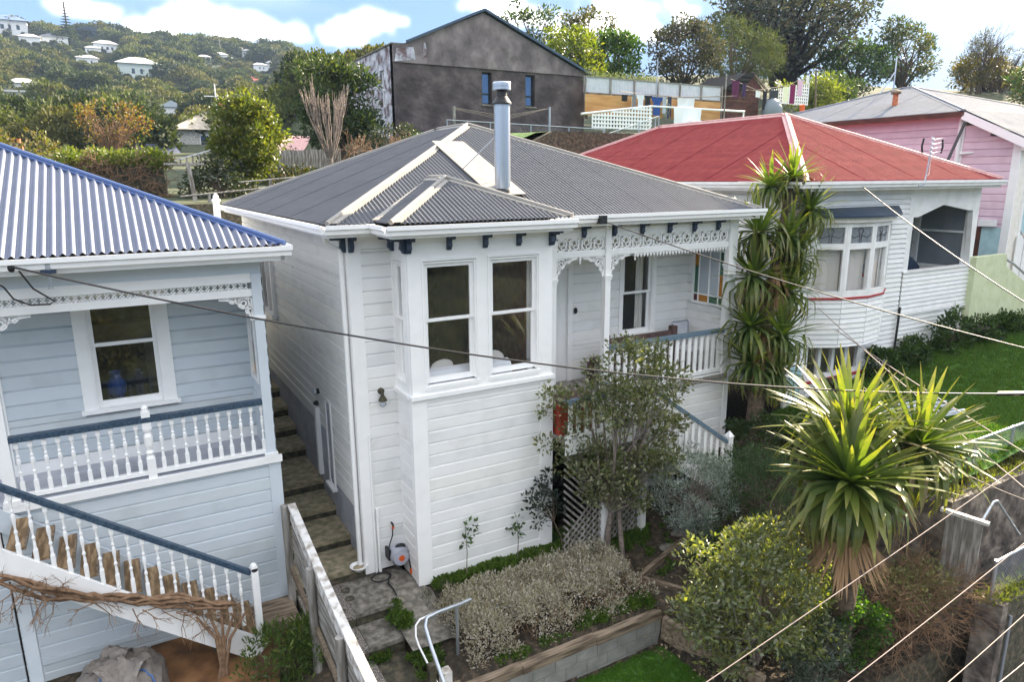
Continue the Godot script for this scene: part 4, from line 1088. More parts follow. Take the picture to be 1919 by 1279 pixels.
func blue_villa() -> void:
	var h := thing("blue_villa", "pale blue weatherboard villa with striped blue corrugated roof at the left edge", "house", Vector3(-4.0, -2.5, -3.0))
	var P := frame(Vector3(0, 0, -0.63), Vector3.RIGHT, Vector3.BACK)
	var X := frame(Vector3.ZERO, Vector3.RIGHT, Vector3.BACK)
	hip_roof(h, -8.4, -1.25, -0.33, -9.0, 1.81, 22.5, M.roofblue, M.capblue, 0.078, "flrb", 0.08, 0.017)
	gutter(h, Vector3(-8.4, 1.80, -0.33), Vector3(-1.2, 1.80, -0.33), Vector3.BACK, M.trim, 0.1, 0.08)
	gutter(h, Vector3(-1.25, 1.80, -9.0), Vector3(-1.25, 1.80, -0.33), Vector3.RIGHT, M.trim, 0.1, 0.08)
	fb("fascia", h, X, -8.4, -1.25, 1.645, 1.79, -0.40, -0.345, M.trim)
	fb("fascia", h, X, -1.30, -1.262, 1.645, 1.79, -9.0, -0.345, M.trim)
	fb("soffit", h, X, -8.4, -1.30, 1.65, 1.67, -8.9, -0.40, M.trim)
	fb("belly_board", h, P, -8.4, -1.47, 1.497, 1.65, -0.06, 0.015, M.blue)
	fb("frieze_rail", h, P, -4.1, -1.50, 1.40, 1.497, -0.04, 0.03, M.trim)
	fb("frieze_rail", h, P, -4.1, -1.58, 1.25, 1.33, -0.04, 0.03, M.trim)
	var b := MB.new()
	var w := 0.066
	var c := Vector3(w * 0.5, 0.035, 0)
	for k in 4:
		var a := PI * 0.5 * k
		var d := Vector3(cos(a), sin(a), 0)
		b.arc(c + d * 0.017, 0.0135, a - 1.9, a + 1.9, 0.007, 0.014, 6)
		var e := Vector3(cos(a + PI * 0.25), sin(a + PI * 0.25), 0)
		b.band([c + e * 0.018, c + e * 0.047], 0.010, 0.014)
	var cell := b.done()
	for i in 37: mi("fretwork", cell, M.trim, h, P * Transform3D(Basis(), Vector3(-4.06 + i * w, 1.33, 0)))
	fret_bracket(h, P, -1.58, 1.25, 0.34, 0.27, -1, M.trim)
	fret_bracket(h, P, -3.92, 1.25, 0.34, 0.27, 1, M.trim)
	for x in [-1.53, -3.97]:
		var po := part("verandah_post", h, Vector3(x, -0.6, -0.63))
		fb("shaft", po, P, x - 0.05, x + 0.05, -0.6, 1.498, -0.05, 0.05, M.blue if x > -2 else M.trim)
		fb("capital", po, P, x - 0.066, x + 0.066, 1.0, 1.035, -0.066, 0.066, M.trim)
		fb("base", po, P, x - 0.07, x + 0.07, -0.62, -0.56, -0.07, 0.07, M.trim)
	# balustrade
	fb("handrail", h, P, -3.92, -1.58, 0.02, 0.075, -0.045, 0.045, M.rail)
	fb("bottom_rail", h, P, -3.92, -1.58, -0.56, -0.52, -0.03, 0.03, M.trim)
	var bal := turned(0.54, 0.04)
	for i in 10: mi("baluster", bal, M.trim, h, Transform3D(Basis(), Vector3(-3.87 + i * 0.114, -0.52, -0.63)))
	for i in 10: mi("baluster", bal, M.trim, h, Transform3D(Basis(), Vector3(-2.62 + i * 0.114, -0.52, -0.63)))
	var nw := MB.new()
	nw.box(Vector3(0, 0.11, 0), Vector3(0.042, 0, 0), Vector3(0, 0.11, 0), Vector3(0, 0, 0.042))
	nw.box(Vector3(0, 0.64, 0), Vector3(0.042, 0, 0), Vector3(0, 0.1, 0), Vector3(0, 0, 0.042))
	nw.lathe(Vector3.ZERO, [[0.042, 0.22], [0.03, 0.25], [0.042, 0.28], [0.026, 0.31], [0.04, 0.36], [0.044, 0.46], [0.028, 0.5], [0.04, 0.52], [0.038, 0.54]], 10)
	nw.lathe(Vector3.ZERO, [[0.03, 0.74], [0.03, 0.755], [0.035, 0.77], [0.02, 0.8], [0.001, 0.805]], 10)
	mi("newel_post", nw.done(), M.trim, h, Transform3D(Basis(), Vector3(-2.74, -0.6, -0.63)))
	fb("verandah_floor", h, P, -8.0, -1.47, -0.65, -0.60, -0.80, 0.03, M.paintbase)
	fb("verandah_fascia", h, P, -4.05, -1.42, -0.68, -0.60, 0.031, 0.065, M.trim)
	# back wall of the verandah and its sash window
	var V := frame(Vector3(-8.0, 0, -1.4), Vector3.RIGHT, Vector3.BACK)
	boards(h, V, 6.46, -0.60, 1.65, [[4.70, 5.62, -0.06, 1.36]], M.blue, 0.16, 0.02)
	fb("skirting", h, V, 3.9, 6.46, -0.60, -0.47, 0.017, 0.03, M.trim)
	sash_window(h, V, 4.875, 5.44, 0.085, 1.24, 0.71, 0.115, M.trim, 0.04)
	fb("side_casing", h, V, 3.84, 4.0, -0.6, 1.65, 0.0, 0.03, M.trim)
	# end wall with a leaded light, outer wall, foundation walls
	var E := frame(Vector3(-1.53, 0, -0.68), Vector3.FORWARD, Vector3.LEFT)
	boards(h, E, 0.72, -0.60, 1.65, [[0.12, 0.56, 0.2, 1.16]], M.blue, 0.16, 0.02)
	var sg := part("leaded_window", h, Vector3(-1.53, 0.2, -1.0))
	for e in [[0.12, 0.17, 0.2, 1.16], [0.51, 0.56, 0.2, 1.16], [0.17, 0.51, 0.2, 0.26], [0.17, 0.51, 1.11, 1.16]]: fb("frame", sg, E, e[0], e[1], e[2], e[3], -0.02, 0.04, M.trim)
	var cols := [M.cobalt, M.milk, M.amber, M.milk, M.greenglass, M.milk, M.ruby]
	for i in 4:
		for j in 7: fb("pane", sg, E, 0.173 + i * 0.085, 0.253 + i * 0.085, 0.263 + j * 0.121, 0.378 + j * 0.121, 0.0, 0.006, cols[(i * 3 + j * 2) % 7] if (i in [0, 3] or j in [0, 6]) else M.milk)
	var O := frame(Vector3(-1.47, 0, -0.63), Vector3.FORWARD, Vector3.RIGHT)
	boards(h, O, 7.9, -2.4, 1.65, [], M.blue, 0.16, 0.02, "rusticated", 0.05)
	fb("corner_board", h, P, -1.57, -1.436, -2.42, -0.68, -0.04, 0.028, M.blue)
	boards(h, P, -1.57, -2.36, -0.72, [], M.blue, 0.15, 0.045, "rusticated", -4.1)
	fb("top_rail", h, P, -4.1, -1.57, -0.72, -0.66, -0.02, 0.022, M.blue)
	fb("skirting", h, P, -4.1, -1.50, -2.42, -2.36, -0.02, 0.03, M.blue)
	boards(h, P, -4.12, -2.9, -0.66, [], M.blue, 0.15, 0.045, "rusticated", -8.0)
	boards(h, P, -1.6, -3.0, -2.42, [], M.blue, 0.15, 0.045, "rusticated", -4.1)
	fb("rear_wall", h, X, -8.0, -1.48, -3.0, 1.65, -8.6, -8.5, M.blue)
	# room behind the window
	var rm := part("front_room", h, Vector3(-3, -0.55, -2.4))
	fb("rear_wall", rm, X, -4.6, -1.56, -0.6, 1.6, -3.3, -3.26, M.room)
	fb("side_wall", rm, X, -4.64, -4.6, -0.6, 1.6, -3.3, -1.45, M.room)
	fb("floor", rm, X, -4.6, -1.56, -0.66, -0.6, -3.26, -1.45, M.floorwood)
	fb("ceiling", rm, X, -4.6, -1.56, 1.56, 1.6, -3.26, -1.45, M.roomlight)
	fb("fire_surround", rm, X, -3.2, -2.62, 0.42, 0.66, -3.25, -3.05, M.roomlight)
	fb("fire_surround", rm, X, -2.62, -2.5, -0.6, 0.66, -3.25, -3.05, M.roomlight)
	fb("fire_surround", rm, X, -3.32, -3.2, -0.6, 0.66, -3.25, -3.05, M.roomlight)
	fb("hearth", rm, X, -3.2, -2.62, -0.6, 0.42, -3.25, -3.2, M.dark)
	fb("table", rm, X, -3.0, -2.3, -0.1, -0.05, -2.3, -1.8, M.dark)
	fb("chair_back", rm, X, -2.75, -2.68, -0.6, 0.25, -1.9, -1.85, M.dark)
	var vs := thing("vase", "blue vase on the table inside the pale blue villa's window", "vase", Vector3(-3.0, -0.05, -1.95))
	b = MB.new()
	b.lathe(Vector3(-2.98, -0.05, -1.95), [[0.05, 0], [0.1, 0.08], [0.11, 0.18], [0.06, 0.26], [0.05, 0.3], [0.07, 0.33]], 14)
	mi("body", b.done(), mat(rgb8(52, 84, 150), 0.2), vs)
	# stair down to the right, in front of the foundation wall
	var st := part("stair", h, Vector3(-3.0, -2.4, -0.2))
	for i in 12:
		var x := -3.98 + i * 0.172
		var y := -0.74 - i * 0.142
		fb("tread", st, X, x, x + 0.135, y - 0.03, y, -0.56, 0.12, M.tread)
		fb("tread_nosing", st, X, x + 0.136, x + 0.15, y - 0.034, y + 0.001, -0.56, 0.12, M.wood)
	bar("stringer", st, Vector3(-4.15, -0.74, 0.14), Vector3(-1.93, -2.52, 0.14), 0.04, 0.24, M.trim)
	bar("stringer", st, Vector3(-4.15, -0.68, -0.575), Vector3(-1.93, -2.46, -0.575), 0.03, 0.2, M.blue)
	bar("handrail", st, Vector3(-4.2, 0.06, 0.13), Vector3(-1.97, -1.57, 0.13), 0.06, 0.05, M.rail)
	var sb := turned(0.66, 0.036)
	for i in 16:
		var x := -3.88 + i * 0.120
		var t := (x + 4.2) / 2.23
		var yr := 0.06 - 1.63 * t
		mi("baluster", sb, M.trim, st, Transform3D(Basis(), Vector3(x, yr - 0.67, 0.13)))
	b = MB.new()
	b.box(Vector3(-1.93, -1.97, 0.13), Vector3(0.035, 0, 0), Vector3(0, 0.45, 0), Vector3(0, 0, 0.045))
	b.tube([Vector3(-1.93, -1.525, 0.085), Vector3(-1.93, -1.525, 0.175)], [0.035], 10)
	mi("newel_post", b.done(), M.trim, st)
	b = MB.new()
	b.box(Vector3(-4.05, -0.62, 0.13), Vector3(0.05, 0, 0), Vector3(0, 0.28, 0), Vector3(0, 0, 0.05))
	b.lathe(Vector3(-4.05, -0.34, 0.13), [[0.05, 0], [0.035, 0.04], [0.05, 0.08], [0.03, 0.12], [0.05, 0.2], [0.05, 0.34], [0.03, 0.4], [0.045, 0.44]], 10)
	mi("newel_post", b.done(), M.trim, st)
	fb("support_post", st, X, -3.97, -3.87, -3.0, -0.98, 0.06, 0.14, M.blue)
	bar("support_brace", st, Vector3(-3.86, -1.5, 0.06), Vector3(-3.6, -1.15, -0.1), 0.05, 0.05, M.blue)
	var ld := part("bottom_landing", h, Vector3(-1.65, -2.4, -0.3))
	for i in 5: fb("deck_board", ld, X, -1.95, -1.46, -2.44 + 0.002 * (i % 2), -2.40 + 0.002 * (i % 2), -0.585 + i * 0.122, -0.468 + i * 0.122, M.wood)
	fb("deck_edge", ld, X, -1.95, -1.46, -2.6, -2.45, 0.02, 0.05, M.board)
	# power entry on the fascia, little rain funnel
	b = MB.new()
	b.ball(Vector3(-3.63, 1.73, -0.29), Vector3(0.035, 0.045, 0.035), 6)
	mi("insulator", b.done(), M.black, h)
	var rg := part("rain_gauge", h, Vector3(-3.36, 1.6, -0.3))
	b = MB.new()
	b.tube([Vector3(-3.36, 1.52, -0.28), Vector3(-3.36, 1.75, -0.28)], [0.022], 10)
	mi("tube", b.done(), M.smoke, rg)
	fb("clip", rg, X, -3.42, -3.30, 1.66, 1.69, -0.33, -0.25, M.navy)
	pipe("service_cable", h, [Vector3(-3.78, 1.68, -0.33), Vector3(-3.76, 1.60, -0.30), Vector3(-3.71, 1.56, -0.3), Vector3(-3.66, 1.44, -0.36), Vector3(-3.55, 1.36, -0.45), Vector3(-3.40, 1.35, -0.48), Vector3(-3.36, 1.38, -0.45), Vector3(-3.5, 1.52, -0.36), Vector3(-3.58, 1.70, -0.29)], 0.008, M.wire, 6)

func red_roof_house() -> void:
	var h := thing("red_roof_house", "white weatherboard bungalow with red corrugated hip roof and curved bay window", "house", Vector3(9.7, -1.3, -4.0))
	var X := frame(Vector3.ZERO, Vector3.RIGHT, Vector3.BACK)
	hip_roof(h, 6.7, 12.5, -0.2, -9.8, 2.4, 24.5, M.roofred, M.capred, 0.0572)
	for q in [[Vector3(6.7, 2.39, -9.8), Vector3(6.7, 2.39, -0.2), Vector3.LEFT], [Vector3(6.62, 2.39, -0.2), Vector3(12.55, 2.39, -0.2), Vector3.BACK]]: gutter(h, q[0], q[1], q[2], M.oldwhite)
	fb("fascia", h, X, 6.72, 6.75, 2.24, 2.36, -9.8, -0.2, M.oldwhite)
	fb("fascia", h, X, 6.75, 12.5, 2.24, 2.36, -0.24, -0.206, M.oldwhite)
	fb("soffit", h, X, 6.75, 12.45, 2.24, 2.26, -9.7, -0.24, M.oldwhite)
	var L := frame(Vector3(7.0, 0, -9.5), Vector3.BACK, Vector3.LEFT)
	boards(h, L, 9.0, -1.2, 2.24, [], M.oldwhite, 0.115, 0.0, "bevel")
	pipe("downpipe", h, [Vector3(6.68, 2.32, -2.4), Vector3(6.68, 2.22, -2.4), Vector3(6.9, 2.1, -2.45), Vector3(6.95, 1.9, -2.45), Vector3(6.95, -1.0, -2.45)], 0.035, M.oldwhite)
	var F := frame(Vector3(7.0, 0, -0.5), Vector3.RIGHT, Vector3.BACK)
	# front wall left part, round the bow window
	boards(h, F, 3.0, -1.6, 2.24, [[0.42, 2.45, -1.05, 1.8]], M.oldwhite, 0.09, 0.0, "bevel")
	fb("corner_board", h, F, -0.03, 0.06, -1.6, 2.24, -0.02, 0.03, M.oldwhite)
	boards(h, F, 2.45, -0.42, 0.3, [], M.oldwhite, 0.09, 0.0, "bevel", 0.42)
	# bow window: a shallow arc of casements with leaded toplights
	var bw := part("bow_window", h, Vector3(8.4, 0.3, -0.4))
	var ctr := Vector3(8.43, 0, -1.72)
	var rad := 1.62
	var angs := [-41.0, -22.0, 0.0, 22.0, 41.0]
	angs = [-40.0, -20.0, 0.0, 20.0, 40.0]
	for i in 4:
		var a0 := deg_to_rad(angs[i])
		var a1 := deg_to_rad(angs[i + 1])
		var p0 := ctr + Vector3(sin(a0), 0, cos(a0)) * rad
		var p1 := ctr + Vector3(sin(a1), 0, cos(a1)) * rad
		var dx := (p1 - p0).normalized()
		var G := frame(p0, dx, dx.cross(UP))
		var w := p0.distance_to(p1)
		boards(bw, G, w, -0.42, 0.42, [], M.oldwhite, 0.09, 0.0, "bevel")
		fb("sill", bw, G, -0.02, w + 0.02, 0.42, 0.455, -0.05, 0.045, M.redtrim)
		var ca := part("casement", bw, p0.lerp(p1, 0.5) + UP * 0.5)
		for e in [[-0.02, 0.055, 0.455, 1.74], [w - 0.055, w + 0.02, 0.455, 1.74]]: fb("stile", ca, G, e[0], e[1], e[2], e[3], -0.03, 0.03, M.oldwhite)
		for e in [[0.455, 0.56], [1.27, 1.37], [1.64, 1.74]]: fb("rail", ca, G, 0.055, w - 0.055, e[0], e[1], -0.028, 0.028, M.oldwhite)
		fb("pane", ca, G, 0.055, w - 0.055, 0.56, 1.27, -0.005, 0.002, M.glass)
		fb("toplight", ca, G, 0.055, w - 0.055, 1.37, 1.64, -0.005, 0.002, M.smoke)
		var b := MB.new()
		var wc := w * 0.5
		for s in [-1.0, 1.0]:
			b.band([Vector3(wc + s * 0.02, 1.37, 0.006), Vector3(wc + s * 0.02, 1.52, 0.006), Vector3(wc + s * 0.06, 1.58, 0.006), Vector3(wc, 1.63, 0.006)], 0.008, 0.006)
			b.band([Vector3(wc + s * 0.03, 1.5, 0.006), Vector3(wc + s * 0.14, 1.46, 0.006), Vector3(wc + s * (wc - 0.055), 1.52, 0.006)], 0.008, 0.006)
		mi("leading", b.done(), M.black, ca, G)
		var cu := MB.new()
		for k in 5:
			var q0 := 0.03 + (w - 0.06) * k / 5.0
			var q1 := 0.03 + (w - 0.06) * (k + 1) / 5.0
			cu.quad(Vector3(q0, 0.5, -0.1 - 0.02 * (k % 2)), Vector3(q1, 0.5, -0.1 - 0.02 * ((k + 1) % 2)), Vector3(q1, 1.7, -0.1 - 0.02 * ((k + 1) % 2)), Vector3(q0, 1.7, -0.1 - 0.02 * (k % 2)))
		mi("net_curtain", cu.done(), M.lace, ca, G)
	var hd := MB.new()
	var a := []
	for i in 9:
		var q := deg_to_rad(-44.0 + 11.0 * i)
		a.append(ctr + Vector3(sin(q), 0, cos(q)) * (rad + 0.16))
	for i in 8:
		var q0: Vector3 = a[i]
		var q1: Vector3 = a[i + 1]
		var r0 := Vector3(q0.x, 0, -0.48)
		var r1 := Vector3(q1.x, 0, -0.48)
		hd.hexa([q0 + UP * 1.80, q1 + UP * 1.80, r1 + UP * 1.80, r0 + UP * 1.80, q0 + UP * 1.835, q1 + UP * 1.835, r1 + UP * 1.95, r0 + UP * 1.95])
	mi("hood", hd.done(), M.navy, bw)
	hd = MB.new()
	for i in 8:
		var q0: Vector3 = a[i] * Vector3(0.985, 1, 1) + Vector3(8.43 * 0.015, 0, -0.08)
		var q1: Vector3 = a[i + 1] * Vector3(0.985, 1, 1) + Vector3(8.43 * 0.015, 0, -0.08)
		hd.quad(q0 + UP * 1.72, q1 + UP * 1.72, q1 + UP * 1.8, q0 + UP * 1.8)
	mi("hood_soffit", hd.done(), M.cream, bw)
	# lower windows under the bow
	var lw := part("basement_window", h, Vector3(8.1, -1.0, -0.5))
	fb("frame", lw, F, 0.42, 1.98, -0.44, -0.36, -0.03, 0.035, M.oldwhite)
	fb("frame", lw, F, 0.42, 1.98, -1.06, -0.98, -0.03, 0.035, M.oldwhite)
	for i in 5:
		var x := 0.42 + i * 0.37
		fb("mullion", lw, F, x, x + 0.08, -0.98, -0.44, -0.03, 0.034, M.oldwhite)
		if i < 4: fb("pane", lw, F, x + 0.08, x + 0.37, -0.98, -0.44, -0.008, 0.0, M.glass)
	fb("sill", lw, F, 0.36, 2.06, -1.1, -1.06, -0.03, 0.07, M.redtrim)
	boards(h, F, 2.45, -1.06, -0.42, [], M.oldwhite, 0.09, 0.0, "bevel", 1.98)
	boards(h, F, 2.45, -1.6, -1.1, [], M.oldwhite, 0.09, 0.0, "bevel", 0.42)
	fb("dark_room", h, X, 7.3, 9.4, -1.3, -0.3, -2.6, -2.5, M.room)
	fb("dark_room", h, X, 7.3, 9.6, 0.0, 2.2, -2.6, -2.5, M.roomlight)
	fb("side_door", h, F, 0.07, 0.36, -1.75, -0.75, 0.018, 0.04, M.mint)
	# porch at the right: arched opening, half wall flaring out, inner windows
	var pc := part("porch", h, Vector3(11.2, 0.1, -0.5))
	boards(pc, F, 5.35, -0.10, 0.68, [], M.oldwhite, 0.085, 0.0, "bevel", 3.05)
	fb("wall_cap", pc, F, 3.02, 5.4, 0.68, 0.71, -0.1, 0.05, M.oldwhite)
	boards(pc, F, 5.25, -1.6, -0.10, [], M.oldwhite, 0.085, 0.0, "bevel", 3.0)
	fb("skirt_board", pc, F, 3.0, 5.38, -0.14, -0.10, 0.0, 0.05, M.oldwhite)
	fb("post", pc, F, 3.0, 3.16, 0.71, 2.24, -0.06, 0.025, M.oldwhite)
	var b2 := MB.new()
	var top := [Vector2(5.1, 2.24), Vector2(5.36, 2.24), Vector2(5.36, 0.71), Vector2(5.26, 0.71)]
	for z in [0.02, -0.08]: b2.quad(Vector3(top[0].x, top[0].y, z), Vector3(top[3].x, top[3].y, z), Vector3(top[2].x, top[2].y, z), Vector3(top[1].x, top[1].y, z))
	b2.quad(Vector3(5.1, 2.24, 0.02), Vector3(5.1, 2.24, -0.08), Vector3(5.26, 0.71, -0.08), Vector3(5.26, 0.71, 0.02))
	mi("post", b2.done(), M.oldwhite, pc, F)
	b2 = MB.new()
	var arch := [[3.16, 1.72], [3.3, 1.72], [4.1, 1.93], [5.0, 1.80], [5.13, 1.80]]
	for i in 4:
		for z in [0.024, -0.04]: b2.quad(Vector3(arch[i][0], arch[i][1], z), Vector3(arch[i + 1][0], arch[i + 1][1], z), Vector3(arch[i + 1][0], 2.24, z), Vector3(arch[i][0], 2.24, z))
		b2.quad(Vector3(arch[i][0], arch[i][1], -0.04), Vector3(arch[i + 1][0], arch[i + 1][1], -0.04), Vector3(arch[i + 1][0], arch[i + 1][1], 0.024), Vector3(arch[i][0], arch[i][1], 0.024))
	mi("arch_board", b2.done(), M.oldwhite, pc, F)
	var V := frame(Vector3(10.0, 0, -1.7), Vector3.RIGHT, Vector3.BACK)
	boards(pc, V, 2.4, 0.0, 2.24, [[0.1, 0.9, 0.5, 1.75], [1.15, 2.25, 0.55, 2.05]], M.oldwhite, 0.085, 0.0, "bevel")
	fb("screen_frame", pc, V, 1.1, 1.15, 0.5, 2.1, -0.02, 0.03, M.oldwhite)
	fb("screen_frame", pc, V, 1.15, 2.25, 1.33, 1.36, -0.01, 0.03, M.oldwhite)
	fb("screen_frame", pc, V, 1.15, 2.25, 0.5, 0.55, -0.02, 0.03, M.oldwhite)
	fb("screen_glass", pc, V, 1.15, 2.25, 0.55, 1.33, 0.0, 0.01, M.smoke)
	fb("screen_glass", pc, V, 1.15, 2.25, 1.36, 2.05, 0.0, 0.01, M.smoke)
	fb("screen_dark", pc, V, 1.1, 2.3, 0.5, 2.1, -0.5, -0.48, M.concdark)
	fb("window_frame", pc, V, 0.06, 0.94, 0.44, 0.5, -0.02, 0.05, M.redtrim)
	for e in [[0.06, 0.14], [0.44, 0.54], [0.86, 0.94]]: fb("window_frame", pc, V, e[0], e[1], 0.5, 1.76, -0.02, 0.03, M.oldwhite)
	fb("window_frame", pc, V, 0.14, 0.86, 1.3, 1.36, -0.02, 0.028, M.oldwhite)
	fb("window_pane", pc, V, 0.14, 0.86, 0.5, 1.76, -0.01, 0.0, M.smoke)
	fb("window_hood", pc, V, 0.02, 1.0, 1.76, 1.9, 0.0, 0.3, M.navy)
	fb("floor", pc, F, 3.0, 5.3, 0.0, 0.06, -1.3, -0.05, M.concrete)
	fb("ceiling", pc, F, 3.0, 5.3, 2.2, 2.23, -1.3, -0.05, M.oldwhite)
	fb("side_wall", h, X, 12.28, 12.33, -1.2, 2.24, -9.5, -1.7, M.oldwhite)
	var PE := frame(Vector3(12.26, 0, -0.58), Vector3.FORWARD, Vector3.LEFT)
	boards(pc, PE, 1.12, 0.0, 2.24, [[0.05, 1.0, 0.62, 2.1]], M.oldwhite, 0.085, 0.0, "bevel")
	fb("screen_frame", pc, PE, 0.05, 1.0, 0.58, 0.64, -0.02, 0.03, M.oldwhite)
	fb("screen_frame", pc, PE, 0.05, 1.0, 1.33, 1.37, -0.02, 0.028, M.oldwhite)
	for x in [0.03, 0.98]: fb("screen_frame", pc, PE, x, x + 0.04, 0.62, 2.1, -0.02, 0.032, M.oldwhite)
	fb("screen_glass", pc, PE, 0.07, 0.98, 0.64, 2.1, -0.012, -0.004, M.smoke)
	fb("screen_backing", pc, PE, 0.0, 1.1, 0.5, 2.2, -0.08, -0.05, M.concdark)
	fb("rear_wall", h, X, 7.0, 12.3, -1.2, 2.24, -9.55, -9.5, M.oldwhite)
	pipe("drain_pipe", h, [Vector3(11.9, 0.0, -0.44), Vector3(11.9, -0.75, -0.44)], 0.015, M.oldwhite)
	pipe("vent_pipe", h, [Vector3(9.95, -1.1, -0.42), Vector3(9.98, 0.05, -0.42)], 0.022, M.black)
	# television aerial at the eave
	var an := thing("television_aerial", "rooftop television aerial with two dark curved bars on the red roof's eave", "aerial", Vector3(9.78, 2.36, -0.2))
	pipe("mast", an, [Vector3(9.6, 2.3, -0.12), Vector3(9.76, 2.32, -0.12), Vector3(9.78, 2.5, -0.12), Vector3(9.86, 3.15, -0.12)], 0.013, M.steel)
	for s in [-1.0, 1.0]: pipe("reflector", an, [Vector3(9.86 + s * 0.28, 2.86, -0.12), Vector3(9.86 + s * 0.315, 2.97, -0.12), Vector3(9.86 + s * 0.28, 3.1, -0.12)], 0.016, M.black)
	for i in 4: pipe("element", an, [Vector3(9.86 - 0.17, 2.86 + i * 0.075 + 0.03, -0.06), Vector3(9.86, 2.86 + i * 0.075, -0.1), Vector3(9.86 + 0.17, 2.86 + i * 0.075 + 0.03, -0.06)], 0.006, M.trim, 5)
	pipe("cable", an, [Vector3(9.87, 2.85, -0.1), Vector3(9.93, 2.7, -0.16), Vector3(10.0, 2.5, -0.2), Vector3(10.02, 2.42, -0.3)], 0.007, M.oldwhite, 5)
	var ch := thing("porch_chair", "dark round-backed chair on the red-roofed house's porch", "chair", Vector3(11.3, 0.06, -1.0))
	var cb := MB.new()
	for i in 8:
		var q0 := -1.3 + 2.6 * i / 8.0
		var q1 := -1.3 + 2.6 * (i + 1) / 8.0
		var p0 := Vector3(11.3 + sin(q0) * 0.25, 0.5, -1.0 - cos(q0) * 0.2)
		var p1 := Vector3(11.3 + sin(q1) * 0.25, 0.5, -1.0 - cos(q1) * 0.2)
		cb.hexa([p0, p1, p1 + Vector3(0, 0, -0.02), p0 + Vector3(0, 0, -0.02), p0 + UP * (0.38 * cos(q0 * 0.9)), p1 + UP * (0.38 * cos(q1 * 0.9)), p1 + UP * (0.38 * cos(q1 * 0.9)) + Vector3(0, 0, -0.02), p0 + UP * (0.38 * cos(q0 * 0.9)) + Vector3(0, 0, -0.02)])
	mi("backrest", cb.done(), M.navy, ch)
	fb("seat", ch, X, 11.07, 11.53, 0.42, 0.46, -1.2, -0.8, M.navy)
	for x in [11.1, 11.48]:
		for z in [-1.16, -0.84]: fb("leg", ch, X, x, x + 0.03, 0.06, 0.42, z, z + 0.03, M.navy)

